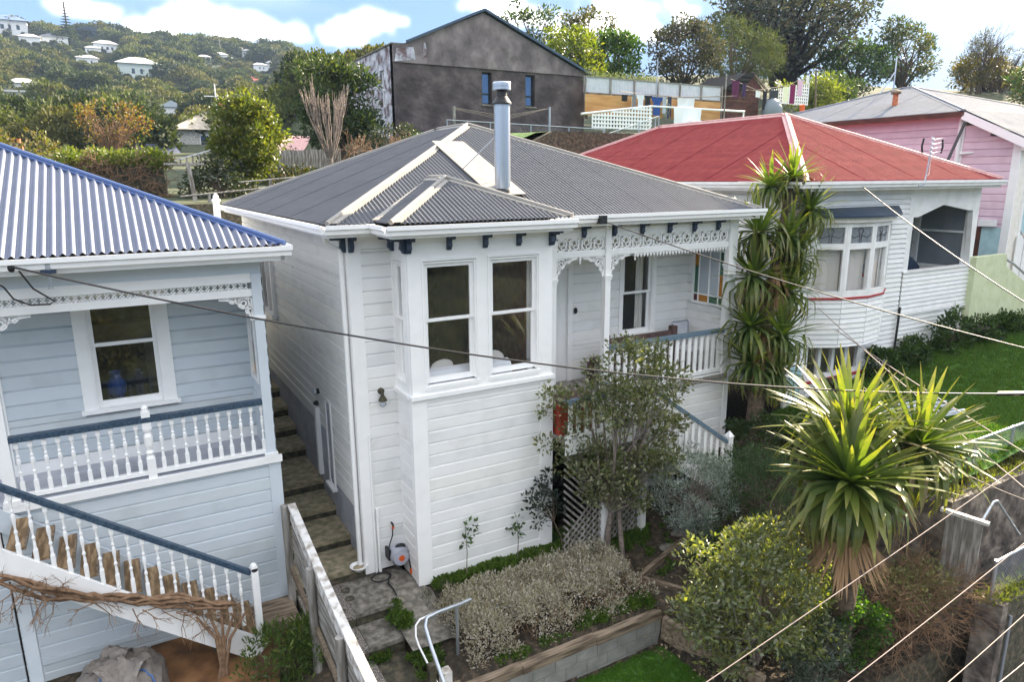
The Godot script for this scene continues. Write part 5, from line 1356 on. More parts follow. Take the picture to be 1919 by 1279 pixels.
func pink_house() -> void:
	var h := thing("pink_house", "pink weatherboard house with pale grey iron roof behind the red roof", "house", Vector3(17.0, 0.0, -5.0))
	var X := frame(Vector3.ZERO, Vector3.RIGHT, Vector3.BACK)
	hip_roof(h, 13.7, 20.3, -1.75, -8.6, 3.85, 17.0, M.roofgrey, M.roofgrey, 0.0572)
	var L := frame(Vector3(14.0, 0, -8.3), Vector3.BACK, Vector3.LEFT)
	boards(h, L, 6.4, 0.0, 3.72, [], M.pink, 0.16, 0.0)
	fb("frieze_board", h, L, 0.0, 6.4, 3.60, 3.78, 0.0, 0.03, M.pink)
	fb("fascia", h, X, 13.70, 13.74, 3.74, 3.84, -8.6, -1.75, M.brown)
	# the front part under a roof that falls towards the street
	var c := Vector3(13.72, 3.86, -1.78)
	var e := Vector3(13.72, 3.2, -0.45)
	bar("bargeboard", h, c + Vector3(0, -0.1, 0), e + Vector3(0, -0.1, 0), 0.04, 0.16, M.trim)
	var v := (c - e).normalized()
	corrugated(h, "roof_sheet", e + Vector3(-0.02, 0.02, 0), Vector3.RIGHT, v, [Vector2(0, 0), Vector2(6.5, 0), Vector2(6.5, c.distance_to(e)), Vector2(0, c.distance_to(e))], M.roofgrey)
	boards(h, L, 7.6, 0.0, 3.3, [], M.pink, 0.16, 0.0, "rusticated", 6.4)
	fb("wall_gable", h, L, 6.4, 7.0, 3.3, 3.55, -0.02, 0.0, M.pink)
	fb("corner_board", h, L, 6.36, 6.46, 0.0, 3.72, 0.0, 0.03, M.trim)
	fb("corner_board", h, L, 7.5, 7.66, 0.0, 3.3, 0.0, 0.03, M.trim)
	fb("eave_beam", h, X, 13.9, 20.0, 2.98, 3.12, -0.62, -0.5, M.trim)
	var F := frame(Vector3(14.0, 0, -0.66), Vector3.RIGHT, Vector3.BACK)
	fb("wall_panel", h, F, 0.0, 0.36, 0.0, 3.1, -0.1, 0.0, M.cream)
	fb("wall_panel", h, F, 0.36, 6.0, 1.2, 1.75, -0.1, 0.0, M.mint)
	fb("wall_panel", h, F, 0.36, 6.0, 2.95, 3.1, -0.1, 0.0, M.trim)
	fb("wall_panel", h, F, 0.36, 6.0, -0.8, 0.1, -0.1, 0.0, M.concdark)
	for i in 5: fb("mullion", h, F, 0.36 + i * 0.72, 0.43 + i * 0.72, 0.1, 2.95, -0.06, 0.03, M.trim)
	for i in 4: fb("window_pane", h, F, 0.43 + i * 0.72, 1.08 + i * 0.72, 1.75, 2.95, -0.03, -0.02, M.glass)
	fb("shutter", h, F, 0.30, 0.58, 0.12, 1.2, 0.04, 0.06, M.trim)
	fb("shutter", h, F, 0.62, 0.92, 0.12, 1.2, 0.04, 0.06, M.trim)
	fb("window_pane", h, F, 0.95, 4.0, 0.12, 1.2, -0.03, -0.02, M.glass)
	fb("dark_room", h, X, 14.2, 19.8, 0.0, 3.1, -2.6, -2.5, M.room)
	fb("front_wing", h, X, 16.4, 22.0, -1.0, 3.0, -0.6, 1.6, M.cream)
	fb("letter_panel", h, L, 7.05, 7.4, 1.38, 1.52, 0.02, 0.1, M.trim)
	fb("side_door", h, L, 6.8, 7.1, 0.0, 1.36, 0.012, 0.03, M.brown)
	fb("door_surround", h, L, 7.1, 7.5, 0.0, 1.36, 0.01, 0.025, M.mint)
	fb("rear_wall", h, X, 14.0, 20.0, -0.5, 3.72, -8.35, -8.3, M.pink)
	fb("side_wall", h, X, 19.95, 20.0, -0.5, 3.72, -8.3, -0.7, M.pink)
	pipe("downpipe", h, [Vector3(13.95, 3.7, -1.92), Vector3(13.95, 0.0, -1.92)], 0.05, M.trim)
	pipe("rail", h, [Vector3(13.92, 2.95, -1.85), Vector3(14.4, 3.02, -0.4), Vector3(19.0, 3.1, -0.4)], 0.03, M.trim)
	var vp := part("roof_vent", h, Vector3(14.7, 4.1, -4.0))
	var b := MB.new()
	b.lathe(Vector3(14.9, 4.15, -4.15), [[0.07, 0.0], [0.065, 0.25], [0.06, 0.36]], 12)
	mi("pipe", b.done(), M.terracotta, vp)
	b = MB.new()
	b.lathe(Vector3(14.9, 4.5, -4.15), [[0.12, 0.0], [0.12, 0.06], [0.001, 0.12]], 12)
	mi("cowl", b.done(), M.wood, vp)
	# pale green boundary wall running towards the street, rail and ramp beyond
	var gw := thing("pale_green_wall", "pale green rendered wall between the white bungalow and the pink house", "wall", Vector3(13.4, -0.8, 0.0))
	b = MB.new()
	b.hexa([Vector3(12.45, -1.4, -0.28), Vector3(16.5, -1.4, 1.2), Vector3(16.5, -1.4, 1.05), Vector3(12.45, -1.4, -0.43), Vector3(12.45, 0.88, -0.28), Vector3(16.5, -0.9, 1.2), Vector3(16.5, -0.9, 1.05), Vector3(12.45, 0.88, -0.43)])
	b.v.clear(); b.n.clear(); b.c.clear(); b.t.clear()
	var q := [[12.3, 0.86], [13.45, 0.86], [13.5, 0.6], [17.0, -1.0]]
	for i in 3:
		b.hexa([Vector3(q[i][0], -1.6, -0.36), Vector3(q[i + 1][0], -1.6, -0.36), Vector3(q[i + 1][0], -1.6, -0.5), Vector3(q[i][0], -1.6, -0.5), Vector3(q[i][0], q[i][1], -0.36), Vector3(q[i + 1][0], q[i + 1][1], -0.36), Vector3(q[i + 1][0], q[i + 1][1], -0.5), Vector3(q[i][0], q[i][1], -0.5)])
	mi("render", b.done(), M.palegreen, gw)
	pipe("handrail", gw, [Vector3(13.52, 0.75, -0.42), Vector3(13.9, 0.62, -0.42), Vector3(17.0, -0.85, -0.42)], 0.025, M.steel)
	# far white house at the right edge
	var fh := thing("far_white_house", "white gabled house among trees at the upper right edge", "house", Vector3(71.0, 9.0, -29.0))
	b = MB.new()
	b.hexa([Vector3(67.5, 6.2, -26), Vector3(76.5, 6.2, -26), Vector3(76.5, 6.2, -32), Vector3(67.5, 6.2, -32), Vector3(67.5, 9.8, -26), Vector3(76.5, 9.8, -26), Vector3(76.5, 9.8, -32), Vector3(67.5, 9.8, -32)])
	mi("wall", b.done(), M.oldwhite, fh)
	b = MB.new()
	b.quad(Vector3(67, 9.6, -25.7), Vector3(77, 9.6, -25.7), Vector3(77, 12.2, -29), Vector3(67, 12.2, -29))
	b.quad(Vector3(77, 9.6, -32.3), Vector3(67, 9.6, -32.3), Vector3(67, 12.2, -29), Vector3(77, 12.2, -29))
	mi("roof", b.done(), M.roofgrey, fh)
	b = MB.new()
	b.tri(Vector3(67.5, 9.8, -32), Vector3(67.5, 9.8, -26), Vector3(67.5, 12, -29))
	mi("gable", b.done(), M.oldwhite, fh)

# ---- growing things -----------------------------------------------------------------------------------------------
func rvec() -> Vector3:
	var z := rng.randf_range(-1, 1)
	var a := rng.randf() * TAU
	var r := sqrt(1.0 - z * z)
	return Vector3(r * cos(a), z, r * sin(a))

func pick(cols: Array) -> Color:
	var c: Color = cols[rng.randi() % cols.size()]
	var k := rng.randf_range(0.8, 1.2)
	return Color(c.r * k, c.g * k, c.b * k)

func clump_leaves(b: MB, o: Vector3, r: Vector3, n: int, ll: float, lw: float, cols: Array, up := 0.3, flat := 0.0) -> void:
	for i in n:
		var d := rvec()
		var p := o + d * r * pow(rng.randf(), 0.4)
		var dir := (d + rvec() * 0.9 + UP * up).normalized()
		var s := dir.cross(rvec() + UP * flat)
		if s.length() < 0.05: continue
		b.col = pick(cols)
		var k := rng.randf_range(0.7, 1.25)
		b.leaf(p, dir, s.normalized(), ll * k, lw * k)

func spots_in(r: Vector3, n: int, hollow := 0.55, low := -1.0) -> Array:
	var a := []
	var tries := 0
	while a.size() < n and tries < n * 30:
		tries += 1
		var d := rvec() * pow(rng.randf_range(hollow, 1.0), 0.7)
		if d.y < low: continue
		var q := d * r
		q *= 1.0 + 0.35 * noise.get_noise_3dv(q * 9.0 + Vector3.ONE * rng.seed)
		a.append(q)
	return a

func crown(r: Vector3, clumps: int, per: int, cr: float, ll: float, lw: float, cols: Array, up := 0.3, hollow := 0.55, low := -1.0, flat := 0.0) -> Array:   # [mesh, clump centres]
	var b := MB.new()
	var sp := spots_in(r, clumps, hollow, low)
	for q in sp:
		var k := rng.randf_range(0.65, 1.3)
		var tone := rng.randf_range(0.85, 1.15)
		var cc := []
		for c in cols: cc.append(Color(c.r * tone, c.g * tone, c.b * tone))
		clump_leaves(b, q, Vector3(cr, cr * 0.75, cr) * k, int(per * k), ll, lw, cc, up, flat)
	return [b.done(), sp]

func limbs(b: MB, base: Vector3, fork: Vector3, tips: Array, r: float, n: int) -> void:
	var mid := base.lerp(fork, 0.5) + rvec() * base.distance_to(fork) * 0.06
	b.tube([base - UP * 0.1, mid, fork], [r, r * 0.8, r * 0.65], 8)
	for i in mini(n, tips.size()):
		var t: Vector3 = tips[i * tips.size() / maxi(1, mini(n, tips.size()))]
		var m := fork.lerp(t, 0.5) + rvec() * fork.distance_to(t) * 0.12 + UP * fork.distance_to(t) * 0.06
		b.tube([fork, m, t], [r * 0.5, r * 0.3, r * 0.1], 5, false)

func tree(called: String, label: String, group: String, base: Vector3, mid: Vector3, r: Vector3, clumps: int, per: int, cr: float, ll: float, lw: float, cols: Array, tr: float, o := {}) -> Node3D:
	var t := thing(called, label, o.get("cat", "tree"), base, group)
	var cm: Array = crown(r, clumps, per, cr, ll, lw, cols, o.get("up", 0.3), o.get("hollow", 0.5), o.get("low", -1.0), o.get("flat", 0.0))
	var b := MB.new()
	var tips := []
	for q in cm[1]: tips.append(mid + q * 0.92)
	limbs(b, base, base.lerp(mid, o.get("fork", 0.55)), tips, tr, o.get("limbs", 14))
	for i in range(1, o.get("stems", 1)):
		limbs(b, base + Vector3(rng.randf_range(-1, 1), 0, rng.randf_range(-1, 1)) * tr * 3.0, base.lerp(mid, 0.6) + rvec() * r * 0.3, tips.slice(i * 3), tr * 0.7, 6)
	mi("trunk", b.done(), o.get("bark", M.bark), t)
	mi("crown", cm[0], o.get("leaf", M.leaf), t, Transform3D(Basis(), mid))
	return t

func twig(b: MB, p: Vector3, d: Vector3, len: float, r: float, depth: int, spread: float, upb := 0.15) -> void:
	var m := p + d * len * 0.5 + rvec() * len * 0.07
	var e := p + d * len
	b.tube([p, m, e], [r, r * 0.85, r * 0.65], 4 if depth > 0 else 3, false)
	if depth == 0: return
	for i in 2 + (1 if rng.randf() < 0.5 else 0):
		var nd := (d + rvec() * spread + UP * upb).normalized()
		twig(b, m.lerp(e, rng.randf_range(0.3, 1.0)), nd, len * rng.randf_range(0.6, 0.85), r * 0.6, depth - 1, spread, upb)

const SWORD_GREEN := [Color(0.11, 0.18, 0.045), Color(0.15, 0.22, 0.045), Color(0.10, 0.17, 0.05), Color(0.2, 0.25, 0.05)]
var swords := {}
func sword(kind: String, v: int) -> ArrayMesh:      # one strap leaf, unit long along +z, arching by its variant
	var key := "%s%d" % [kind, v]
	if not swords.has(key):
		var b := MB.new()
		var droop: float = [0.05, 0.12, 0.22, 0.36, 0.55, 0.8][v]
		var w0 := 0.036 if kind == "broad" else 0.026
		var prev := []
		var y := 0.0
		var z := 0.0
		var n := 7
		for i in n + 1:
			var t := float(i) / n
			var w := w0 * (0.55 + 0.45 * minf(t * 4.0, 1.0)) * (1.0 - pow(t, 3.0) * 0.96)
			var a := -droop * t * t * 2.2 - (0.9 if v in [2, 4] and t > 0.62 else 0.0)
			if i > 0:
				y += sin(a) / n
				z += cos(a) / n
			var c: Color
			if kind == "dead": c = Color(0.20, 0.105, 0.045).lerp(Color(0.26, 0.16, 0.08), t)
			elif kind == "dry": c = Color(0.30, 0.24, 0.13)
			else: c = SWORD_GREEN[v % 4].lerp(Color(0.30, 0.26, 0.09), pow(t, 3.0) * 0.8)
			b.col = c
			var up := Vector3(0, cos(a), -sin(a))
			var cur := [Vector3(-w, y + w * 0.35, z), Vector3(0, y, z), Vector3(w, y + w * 0.35, z), up]
			if prev:
				b.quadn(prev[0], cur[0], cur[1], prev[1], (prev[3] + Vector3(0.35, 0, 0)).normalized(), (cur[3] + Vector3(0.35, 0, 0)).normalized(), cur[3], prev[3])
				b.quadn(prev[1], cur[1], cur[2], prev[2], prev[3], cur[3], (cur[3] - Vector3(0.35, 0, 0)).normalized(), (prev[3] - Vector3(0.35, 0, 0)).normalized())
			prev = cur
		swords[key] = b.done()
	return swords[key]

func sword_head(par: Node, o: Vector3, axis: Vector3, n: int, len: float, kind := "broad", lo := -0.75, hi := 1.0, dead := 0.0) -> void:
	# a rosette of strap leaves: stiff and upright in the middle, arching and hanging outside
	for i in n:
		var u := lerpf(hi, lo, pow((i + rng.randf()) / n, 0.85))
		var a := i * 2.39996 + rng.randf_range(-0.2, 0.2)
		var s := sqrt(maxf(0.0, 1.0 - u * u))
		var x := axis.cross(Vector3(0.3, 0.1, 0.95)).normalized()
		var y := axis.cross(x)
		var d := (axis * u + (x * cos(a) + y * sin(a)) * s + rvec() * 0.06).normalized()
		var v := clampi(int((1.0 - u) * 2.6 + rng.randf_range(-0.4, 0.8)), 0, 5)
		var side := d.cross(UP)
		if side.length() < 0.05: side = Vector3.RIGHT
		side = side.normalized()
		var k := len * rng.randf_range(0.82, 1.1) * (0.85 + 0.15 * s)
		var kd := kind
		if rng.randf() < dead and u < 0.0: kd = "dry"
		mi("leaf", sword(kd, v), M.gloss if kd != "dry" else M.dry, par, Transform3D(Basis(-side, -side.cross(d) * -1.0, d).orthonormalized() * Basis.from_scale(Vector3(k * rng.randf_range(0.85, 1.15), k, k)), o + d * 0.02))

func skirt(par: Node, o: Vector3, n: int, len: float, r: float) -> void:      # dead leaves hanging below a head
	var ts := []
	for i in n:
		var a := rng.randf() * TAU
		var d := Vector3(cos(a) * r, -1.0, sin(a) * r).normalized()
		var side := d.cross(UP).normalized()
		var k := len * rng.randf_range(0.6, 1.1)
		ts.append(Transform3D(Basis(side, d.cross(side), d).orthonormalized() * Basis.from_scale(Vector3.ONE * k), o + Vector3(cos(a), 0, sin(a)) * 0.04 + UP * rng.randf_range(-0.1, 0.05)))
	stuff(multi("dead_leaf_skirt", sword("dead", 1), M.dry, par, ts))

func tuft(h: float, n: int, spread: float, cols: Array, w := 0.006) -> ArrayMesh:
	var b := MB.new()
	for i in n:
		var a := rng.randf() * TAU
		var d := (UP + Vector3(cos(a), 0, sin(a)) * rng.randf_range(0.1, spread)).normalized()
		var s := d.cross(rvec()).normalized()
		b.col = pick(cols)
		b.leaf(Vector3(rng.randf_range(-1, 1), 0, rng.randf_range(-1, 1)) * h * 0.5, d, s, h * rng.randf_range(0.6, 1.2), w)
	return b.done()

func scatter(n: int, x0: float, x1: float, z0: float, z1: float, fy: Callable, s0 := 0.7, s1 := 1.3) -> Array:
	var ts := []
	for i in n:
		var x := rng.randf_range(x0, x1)
		var z := rng.randf_range(z0, z1)
		ts.append(Transform3D(Basis(UP, rng.randf() * TAU) * Basis.from_scale(Vector3.ONE * rng.randf_range(s0, s1)), Vector3(x, fy.call(x, z), z)))
	return ts

func chain_link(called: String, label: String, a: Vector3, b: Vector3, ht: float, posts: int, cell := 0.06, ha := 0.0) -> void:
	var t := thing(called, label, "fence", a.lerp(b, 0.5))
	var d := b - a
	var n := int(d.length() / cell)
	var mb := MB.new()
	var e := d / n
	var rows := int(ht / cell)
	for i in n:
		for s in [0, 1]:
			# each wire zigzags up the mesh: drawn as diagonals across the height
			var p0 := a + e * i
			var k := mini(rows, (n - i) if s == 0 else i)
			if k <= 0: continue
			var p1 := p0 + e * (k if s == 0 else -k) + UP * cell * k
			var z := d.normalized().cross(UP) * 0.004 * (1 if s else -1)
			mb.tube([p0 + z, p1 + z], [0.002], 3, false)
	for j in range(1, rows):
		mb.tube([a + UP * cell * j, a + e * (rows - j) + UP * cell * rows], [0.002], 3, false)
		mb.tube([b + UP * cell * j, b - e * (rows - j) + UP * cell * rows], [0.002], 3, false)
	stuff(mi("mesh", mb.done(), M.steel, t))
	pipe("top_rail", t, [a + UP * ht, b + UP * ht], 0.018, M.steel)
	for i in posts + 1:
		var p := a.lerp(b, float(i) / posts)
		pipe("post", t, [p - UP * 0.3, p + UP * (ht + 0.02)], 0.022, M.steel)

func garment(called: String, label: String, cat: String, grp: String, top: Vector3, w: float, h: float, c: Color, kind := "towel") -> void:
	var b := MB.new()
	b.col = c.srgb_to_linear()
	var n := 6
	var m := 6
	var at := func(u: float, v: float) -> Vector3:
		var sag := 0.02 * sin(u * PI)
		var wd := w
		if kind == "shirt": wd = w * (1.45 if v < 0.28 else 0.95)
		if kind == "trousers" and v > 0.35: wd = w
		return top + Vector3((u - 0.5) * wd, -v * h - sag, 0.03 * sin(u * 9.0 + v * 3.0) * (0.3 + v) * w)
	for i in n:
		for j in m:
			if kind == "trousers" and j > 1 and i in [2, 3] and (i == 2) == (j % 2 == 0): continue
			var p := [at.call(float(i) / n, float(j + 1) / m), at.call(float(i + 1) / n, float(j + 1) / m), at.call(float(i + 1) / n, float(j) / m), at.call(float(i) / n, float(j) / m)]
			b.quad(p[0], p[1], p[2], p[3])
	var o := mi(called, b.done(), M.dry, self)
	tag(o, label, cat, grp)

func concrete_building() -> void:
	var h := thing("rendered_building", "tall dark rendered building with blue edged gable roof behind the houses", "building", Vector3(11.5, 4.3, -23.0))
	var F := frame(Vector3(7.41, 0, -20), Vector3.RIGHT, Vector3.BACK)
	var wins := [[3.87, 4.33, 5.50, 6.78], [5.97, 6.44, 5.50, 6.80]]
	panel_with_holes("wall", h, F, 0.0, 9.05, 3.4, 6.9, -0.3, 0.0, wins, M.plaster)
	var b := MB.new()
	var up := [Vector2(0, 6.9), Vector2(9.05, 6.9), Vector2(9.05, 7.0), Vector2(3.95, 9.05), Vector2(0.55, 7.62), Vector2(0, 7.56)]
	for i in range(1, up.size() - 1):
		b.tri(Vector3(up[0].x, up[0].y, 0.05), Vector3(up[i].x, up[i].y, 0.05), Vector3(up[i + 1].x, up[i + 1].y, 0.05))
	for i in up.size():
		var p: Vector2 = up[i]
		var q: Vector2 = up[(i + 1) % up.size()]
		b.quad(Vector3(p.x, p.y, 0.05), Vector3(p.x, p.y, -0.3), Vector3(q.x, q.y, -0.3), Vector3(q.x, q.y, 0.05))
	mi("gable", b.done(), M.plaster2, h, F)
	# flaked limewash where the photograph shows it: at the left corner of the gable and down the left corner
	b = MB.new()
	for q in [[0.05, 0.95, 6.92, 7.5], [1.2, 1.45, 7.1, 7.75]]: b.quad(Vector3(q[0], q[2], 0.056), Vector3(q[1], q[2] + 0.1, 0.056), Vector3(q[1] - 0.1, q[3], 0.056), Vector3(q[0] + 0.1, q[3] - 0.1, 0.056))
	mi("limewash_patch", b.done(), M.plaster3, h, F)
	var L := frame(Vector3(7.41, 0, -27.0), Vector3.BACK, Vector3.LEFT)
	panel_with_holes("wall", h, L, 0.0, 6.98, 3.4, 7.55, -0.3, 0.0, [[5.42, 5.94, 5.35, 6.75]], M.plaster3)
	fb("wall_top", h, L, 0.0, 7.05, 7.55, 7.6, -0.35, 0.06, M.concrete)
	for w in wins:
		var o := part("window", h, F * Vector3(w[0], w[2], 0))
		for e in [[w[0], w[0] + 0.06], [w[1] - 0.06, w[1]]]: fb("frame", o, F, e[0], e[1], w[2], w[3], -0.22, -0.12, M.black)
		for e in [[w[2], w[2] + 0.06], [w[3] - 0.06, w[3]], [w[2] + 0.4, w[2] + 0.46]]: fb("frame", o, F, w[0] + 0.06, w[1] - 0.06, e[0], e[1], -0.215, -0.125, M.black)
		fb("pane", o, F, w[0] + 0.06, w[1] - 0.06, w[2] + 0.06, w[3] - 0.06, -0.19, -0.18, M.mirror)
		fb("sill", o, F, w[0] - 0.05, w[1] + 0.05, w[2] - 0.07, w[2], -0.2, 0.05, M.concrete)
	var s := part("side_window", h, Vector3(7.41, 5.35, -21.3))
	for e in [[5.42, 5.5], [5.86, 5.94]]: fb("frame", s, L, e[0], e[1], 5.35, 6.75, -0.2, -0.1, M.trim)
	for e in [[5.35, 5.43], [6.67, 6.75], [5.98, 6.06]]: fb("frame", s, L, 5.5, 5.86, e[0], e[1], -0.195, -0.105, M.trim)
	fb("pane", s, L, 5.5, 5.86, 5.43, 6.67, -0.17, -0.16, M.mirror)
	fb("rear_wall", h, F, 0.3, 9.0, 3.4, 7.0, -7.0, -6.7, M.plaster)
	fb("side_wall", h, F, 8.75, 9.05, 3.4, 7.0, -6.7, -0.3, M.plaster)
	b = MB.new()
	b.quad(Vector3(8.0, 7.66, -19.85), Vector3(11.37, 9.13, -19.85), Vector3(11.37, 9.13, -27), Vector3(8.0, 7.66, -27))
	mi("roof", b.done(), M.capblue, h)
	b = MB.new()
	b.quad(Vector3(11.37, 9.13, -19.85), Vector3(16.7, 6.98, -19.85), Vector3(16.7, 6.98, -27), Vector3(11.37, 9.13, -27))
	mi("roof", b.done(), M.capblue, h)
	bar("roof_flashing", h, Vector3(7.95, 7.66, -19.86), Vector3(11.37, 9.15, -19.86), 0.1, 0.09, M.flash)
	bar("roof_flashing", h, Vector3(11.37, 9.15, -19.86), Vector3(16.7, 7.0, -19.86), 0.1, 0.09, M.flash)

func back_yards() -> void:
	M.mirror = mat(rgb8(104, 122, 146), 0.06, 0.8)
	M.flash = mat(rgb8(62, 80, 100), 0.5, 0.1)
	concrete_building()
	var X := frame(Vector3.ZERO, Vector3.RIGHT, Vector3.BACK)
	# white iron fence with ply sheets below
	var f := thing("iron_fence", "long white corrugated iron fence on the bank behind the clothes lines", "fence", Vector3(20, 6.1, -19.4))
	corrugated(f, "iron_sheet", Vector3(16.0, 6.1, -19.4), Vector3.RIGHT, UP, [Vector2(0, 0.05), Vector2(8.3, 0.02), Vector2(8.3, 0.72), Vector2(0, 0.72)], M.corrwhite, 0.09, 0.018, 9, 4)
	for i in 7: fb("post", f, X, 16.0 + i * 1.38, 16.07 + i * 1.38, 5.3, 6.85, -19.36, -19.30, M.greywoody)
	fb("rail", f, X, 16.0, 24.3, 6.1, 6.16, -19.37, -19.32, M.wood)
	fb("rail", f, X, 16.0, 24.3, 6.80, 6.84, -19.42, -19.36, M.greywood)
	for q in [[16.0, 18.6], [18.65, 20.5], [20.9, 22.4], [22.45, 24.2]]:
		var pl := fb("plywood_sheet", self, X, q[0], q[1], 5.2, 6.08, -19.3, -19.27, M.ply)
		tag(pl, ["long bare plywood sheet below the white iron fence, nearest the dark building", "plywood sheet behind the hung jeans", "plywood sheet to the right of the hanging white sheet", "plywood sheet nearest the brown shed"][[16.0, 18.65, 20.9, 22.45].find(q[0])], "plywood", "plywood sheets below the iron fence")
	# clipped hedge above the fence
	var hd := thing("grey_green_hedge", "clipped grey green hedge along the top of the white iron fence", "hedge", Vector3(18.5, 6.5, -20.2))
	var b := MB.new()
	for i in 46: clump_leaves(b, Vector3(16.2 + i * 0.1, 6.85 + rng.randf_range(-0.05, 0.12), -20.1 + rng.randf_range(-0.3, 0.3)), Vector3(0.28, 0.26, 0.3), 46, 0.12, 0.035, [Color(0.16, 0.19, 0.11), Color(0.20, 0.23, 0.14), Color(0.12, 0.16, 0.08)], 0.7)
	mi("foliage", b.done(), M.leafsoft, hd)
	# two posts and lines with washing, lattice screens
	var cl := thing("clothes_line", "white railed clothes line frame in front of the plywood", "clothes line", Vector3(20, 4.8, -19))
	pipe("rail", cl, [Vector3(15.6, 5.2, -19.0), Vector3(19.5, 5.68, -19.0), Vector3(25.6, 5.68, -19.0)], 0.05, M.trim)
	for q in [[16.9, 5.3], [19.55, 5.7], [25.6, 5.7]]: pipe("post", cl, [Vector3(q[0], 4.3, -19.05), Vector3(q[0], q[1], -19.05)], 0.045, M.trim)
	pipe("pole", cl, [Vector3(19.9, 4.3, -19.1), Vector3(19.9, 7.8, -19.1)], 0.025, M.steel)
	for i in 4: pipe("line", cl, [Vector3(17.6, 6.25 - i * 0.03, -19.0 + i * 0.12), Vector3(21, 6.12, -19.0 + i * 0.12), Vector3(24.6, 6.35, -19.0 + i * 0.12)], 0.008, M.wirelight, 4)
	var gs := [["dark socks pegged at the left end of the clothes line", "socks", 17.95, 6.12, 0.35, 0.28, rgb8(34, 30, 32), "towel"], ["grey trousers hanging near the left end of the line", "trousers", 18.5, 6.12, 0.22, 0.75, rgb8(120, 124, 132), "trousers"], ["white shirt hanging beside the grey trousers", "shirt", 18.88, 6.15, 0.34, 0.7, rgb8(226, 228, 234), "shirt"], ["black blouse hanging beside the white shirt", "blouse", 19.3, 6.15, 0.34, 0.45, rgb8(30, 30, 36), "shirt"], ["bright blue shirt hanging in the middle of the line", "shirt", 19.85, 6.1, 0.46, 0.8, rgb8(40, 74, 140), "shirt"], ["pale grey towel hanging between blue shirt and dark jeans", "towel", 20.3, 6.15, 0.22, 0.75, rgb8(170, 178, 190), "towel"], ["dark jeans hanging at the right of the blue shirt", "jeans", 20.62, 6.2, 0.24, 1.0, rgb8(46, 56, 80), "trousers"]]
	for g in gs: garment("hung_" + String(g[1]).replace(" ", "_"), g[0], g[1], "washing on the lines", Vector3(g[2], g[3], -18.98), g[4], g[5], g[6], g[7])
	garment("hung_sheet", "large white bed sheet hanging over the white rail", "sheet", "washing on the lines", Vector3(21.7, 5.68, -18.9), 1.75, 1.2, rgb8(238, 238, 240))
	garment("hung_sheet", "white sheet slung diagonally above the large white sheet", "sheet", "washing on the lines", Vector3(21.7, 6.15, -19.05), 1.1, 0.6, rgb8(232, 232, 236))
	# grid lattice screens
	for q in [[16.1, 19.5, 4.6, 5.18, -18.9, "white square lattice screen beside the dark building"], [28.6, 31.5, 6.3, 7.0, -20.0, "pale lattice screen beside the brown shed"]]:
		var la := thing("lattice_screen", q[5], "lattice", Vector3((q[0] + q[1]) * 0.5, q[2], q[4]))
		var n := int((q[1] - q[0]) / 0.17)
		for i in n + 1:
			var x: float = q[0] + i * 0.17
			fb("slat", la, X, x, x + 0.075, q[2], q[3] + 0.5 * (x - q[0]) / (q[1] - q[0]), q[4], q[4] + 0.015, M.trim)
		for j in 6:
			var y: float = q[2] + 0.02 + j * 0.17
			fb("slat", la, X, q[0] + (0.0 if j < 4 else (j - 3) * 1.1), q[1], y, y + 0.07, q[4] + 0.016, q[4] + 0.03, M.trim)
	# brown garden shed with shingle roof
	var sh := thing("garden_shed", "small brown timber shed with dark shingled gable roof", "shed", Vector3(26.0, 5.0, -20.0))
	for i in 10:
		fb("cladding", sh, X, 24.4, 27.2, 5.0 + i * 0.18, 5.17 + i * 0.18, -19.6, -19.56, M.brown)
		fb("cladding", sh, X, 24.36, 24.4, 5.0 + i * 0.18, 5.17 + i * 0.18, -22.0, -19.6, M.brown)
	b = MB.new()
	b.tri(Vector3(25.3, 6.8, -19.5), Vector3(27.5, 6.8, -19.5), Vector3(26.5, 7.55, -19.5))
	mi("gable", b.done(), M.brown, sh)
	for k in 4:
		var t0 := k / 4.0
		var t1 := (k + 1) / 4.0
		var p0 := Vector3(24.3, 6.6, -19.45).lerp(Vector3(26.4, 7.6, -20.7), t0)
		b = MB.new()
		b.hexa([Vector3(lerpf(24.4, 25.9, t0), lerpf(6.7, 7.55, t0), -19.3), Vector3(lerpf(25.6, 26.6, t0), lerpf(6.7, 7.55, t0), -19.3), Vector3(lerpf(25.6, 26.6, t0), lerpf(6.7, 7.55, t0), -22.0), Vector3(lerpf(24.4, 25.9, t0), lerpf(6.7, 7.55, t0), -22.0), Vector3(lerpf(24.4, 25.9, t1), lerpf(6.7, 7.55, t1) + 0.05, -19.3), Vector3(lerpf(25.6, 26.6, t1), lerpf(6.7, 7.55, t1) + 0.05, -19.3), Vector3(lerpf(25.6, 26.6, t1), lerpf(6.7, 7.55, t1) + 0.05, -22.0), Vector3(lerpf(24.4, 25.9, t1), lerpf(6.7, 7.55, t1) + 0.05, -22.0)])
		mi("roof_shingles", b.done(), M.dark, sh)
	bar("barge_board", sh, Vector3(26.5, 7.62, -19.4), Vector3(27.7, 6.75, -19.4), 0.06, 0.1, M.wood)
	bar("barge_board", sh, Vector3(26.5, 7.62, -19.4), Vector3(25.2, 6.75, -19.4), 0.06, 0.1, M.brown)
	fb("rear_wall", sh, X, 24.4, 27.2, 5.0, 6.8, -22.0, -21.95, M.brown)
	# second washing line by the shed
	var c2 := thing("clothes_line", "drooping clothes line strung across the brown shed", "clothes line", Vector3(27.5, 6.9, -18.9))
	pipe("line", c2, [Vector3(24.4, 7.15, -18.9), Vector3(26.3, 6.72, -18.9), Vector3(28.6, 7.1, -18.9), Vector3(30.3, 7.75, -18.9)], 0.012, M.wirelight, 4)
	pipe("post", c2, [Vector3(30.9, 5.6, -18.9), Vector3(30.6, 8.0, -18.9)], 0.05, M.wood)
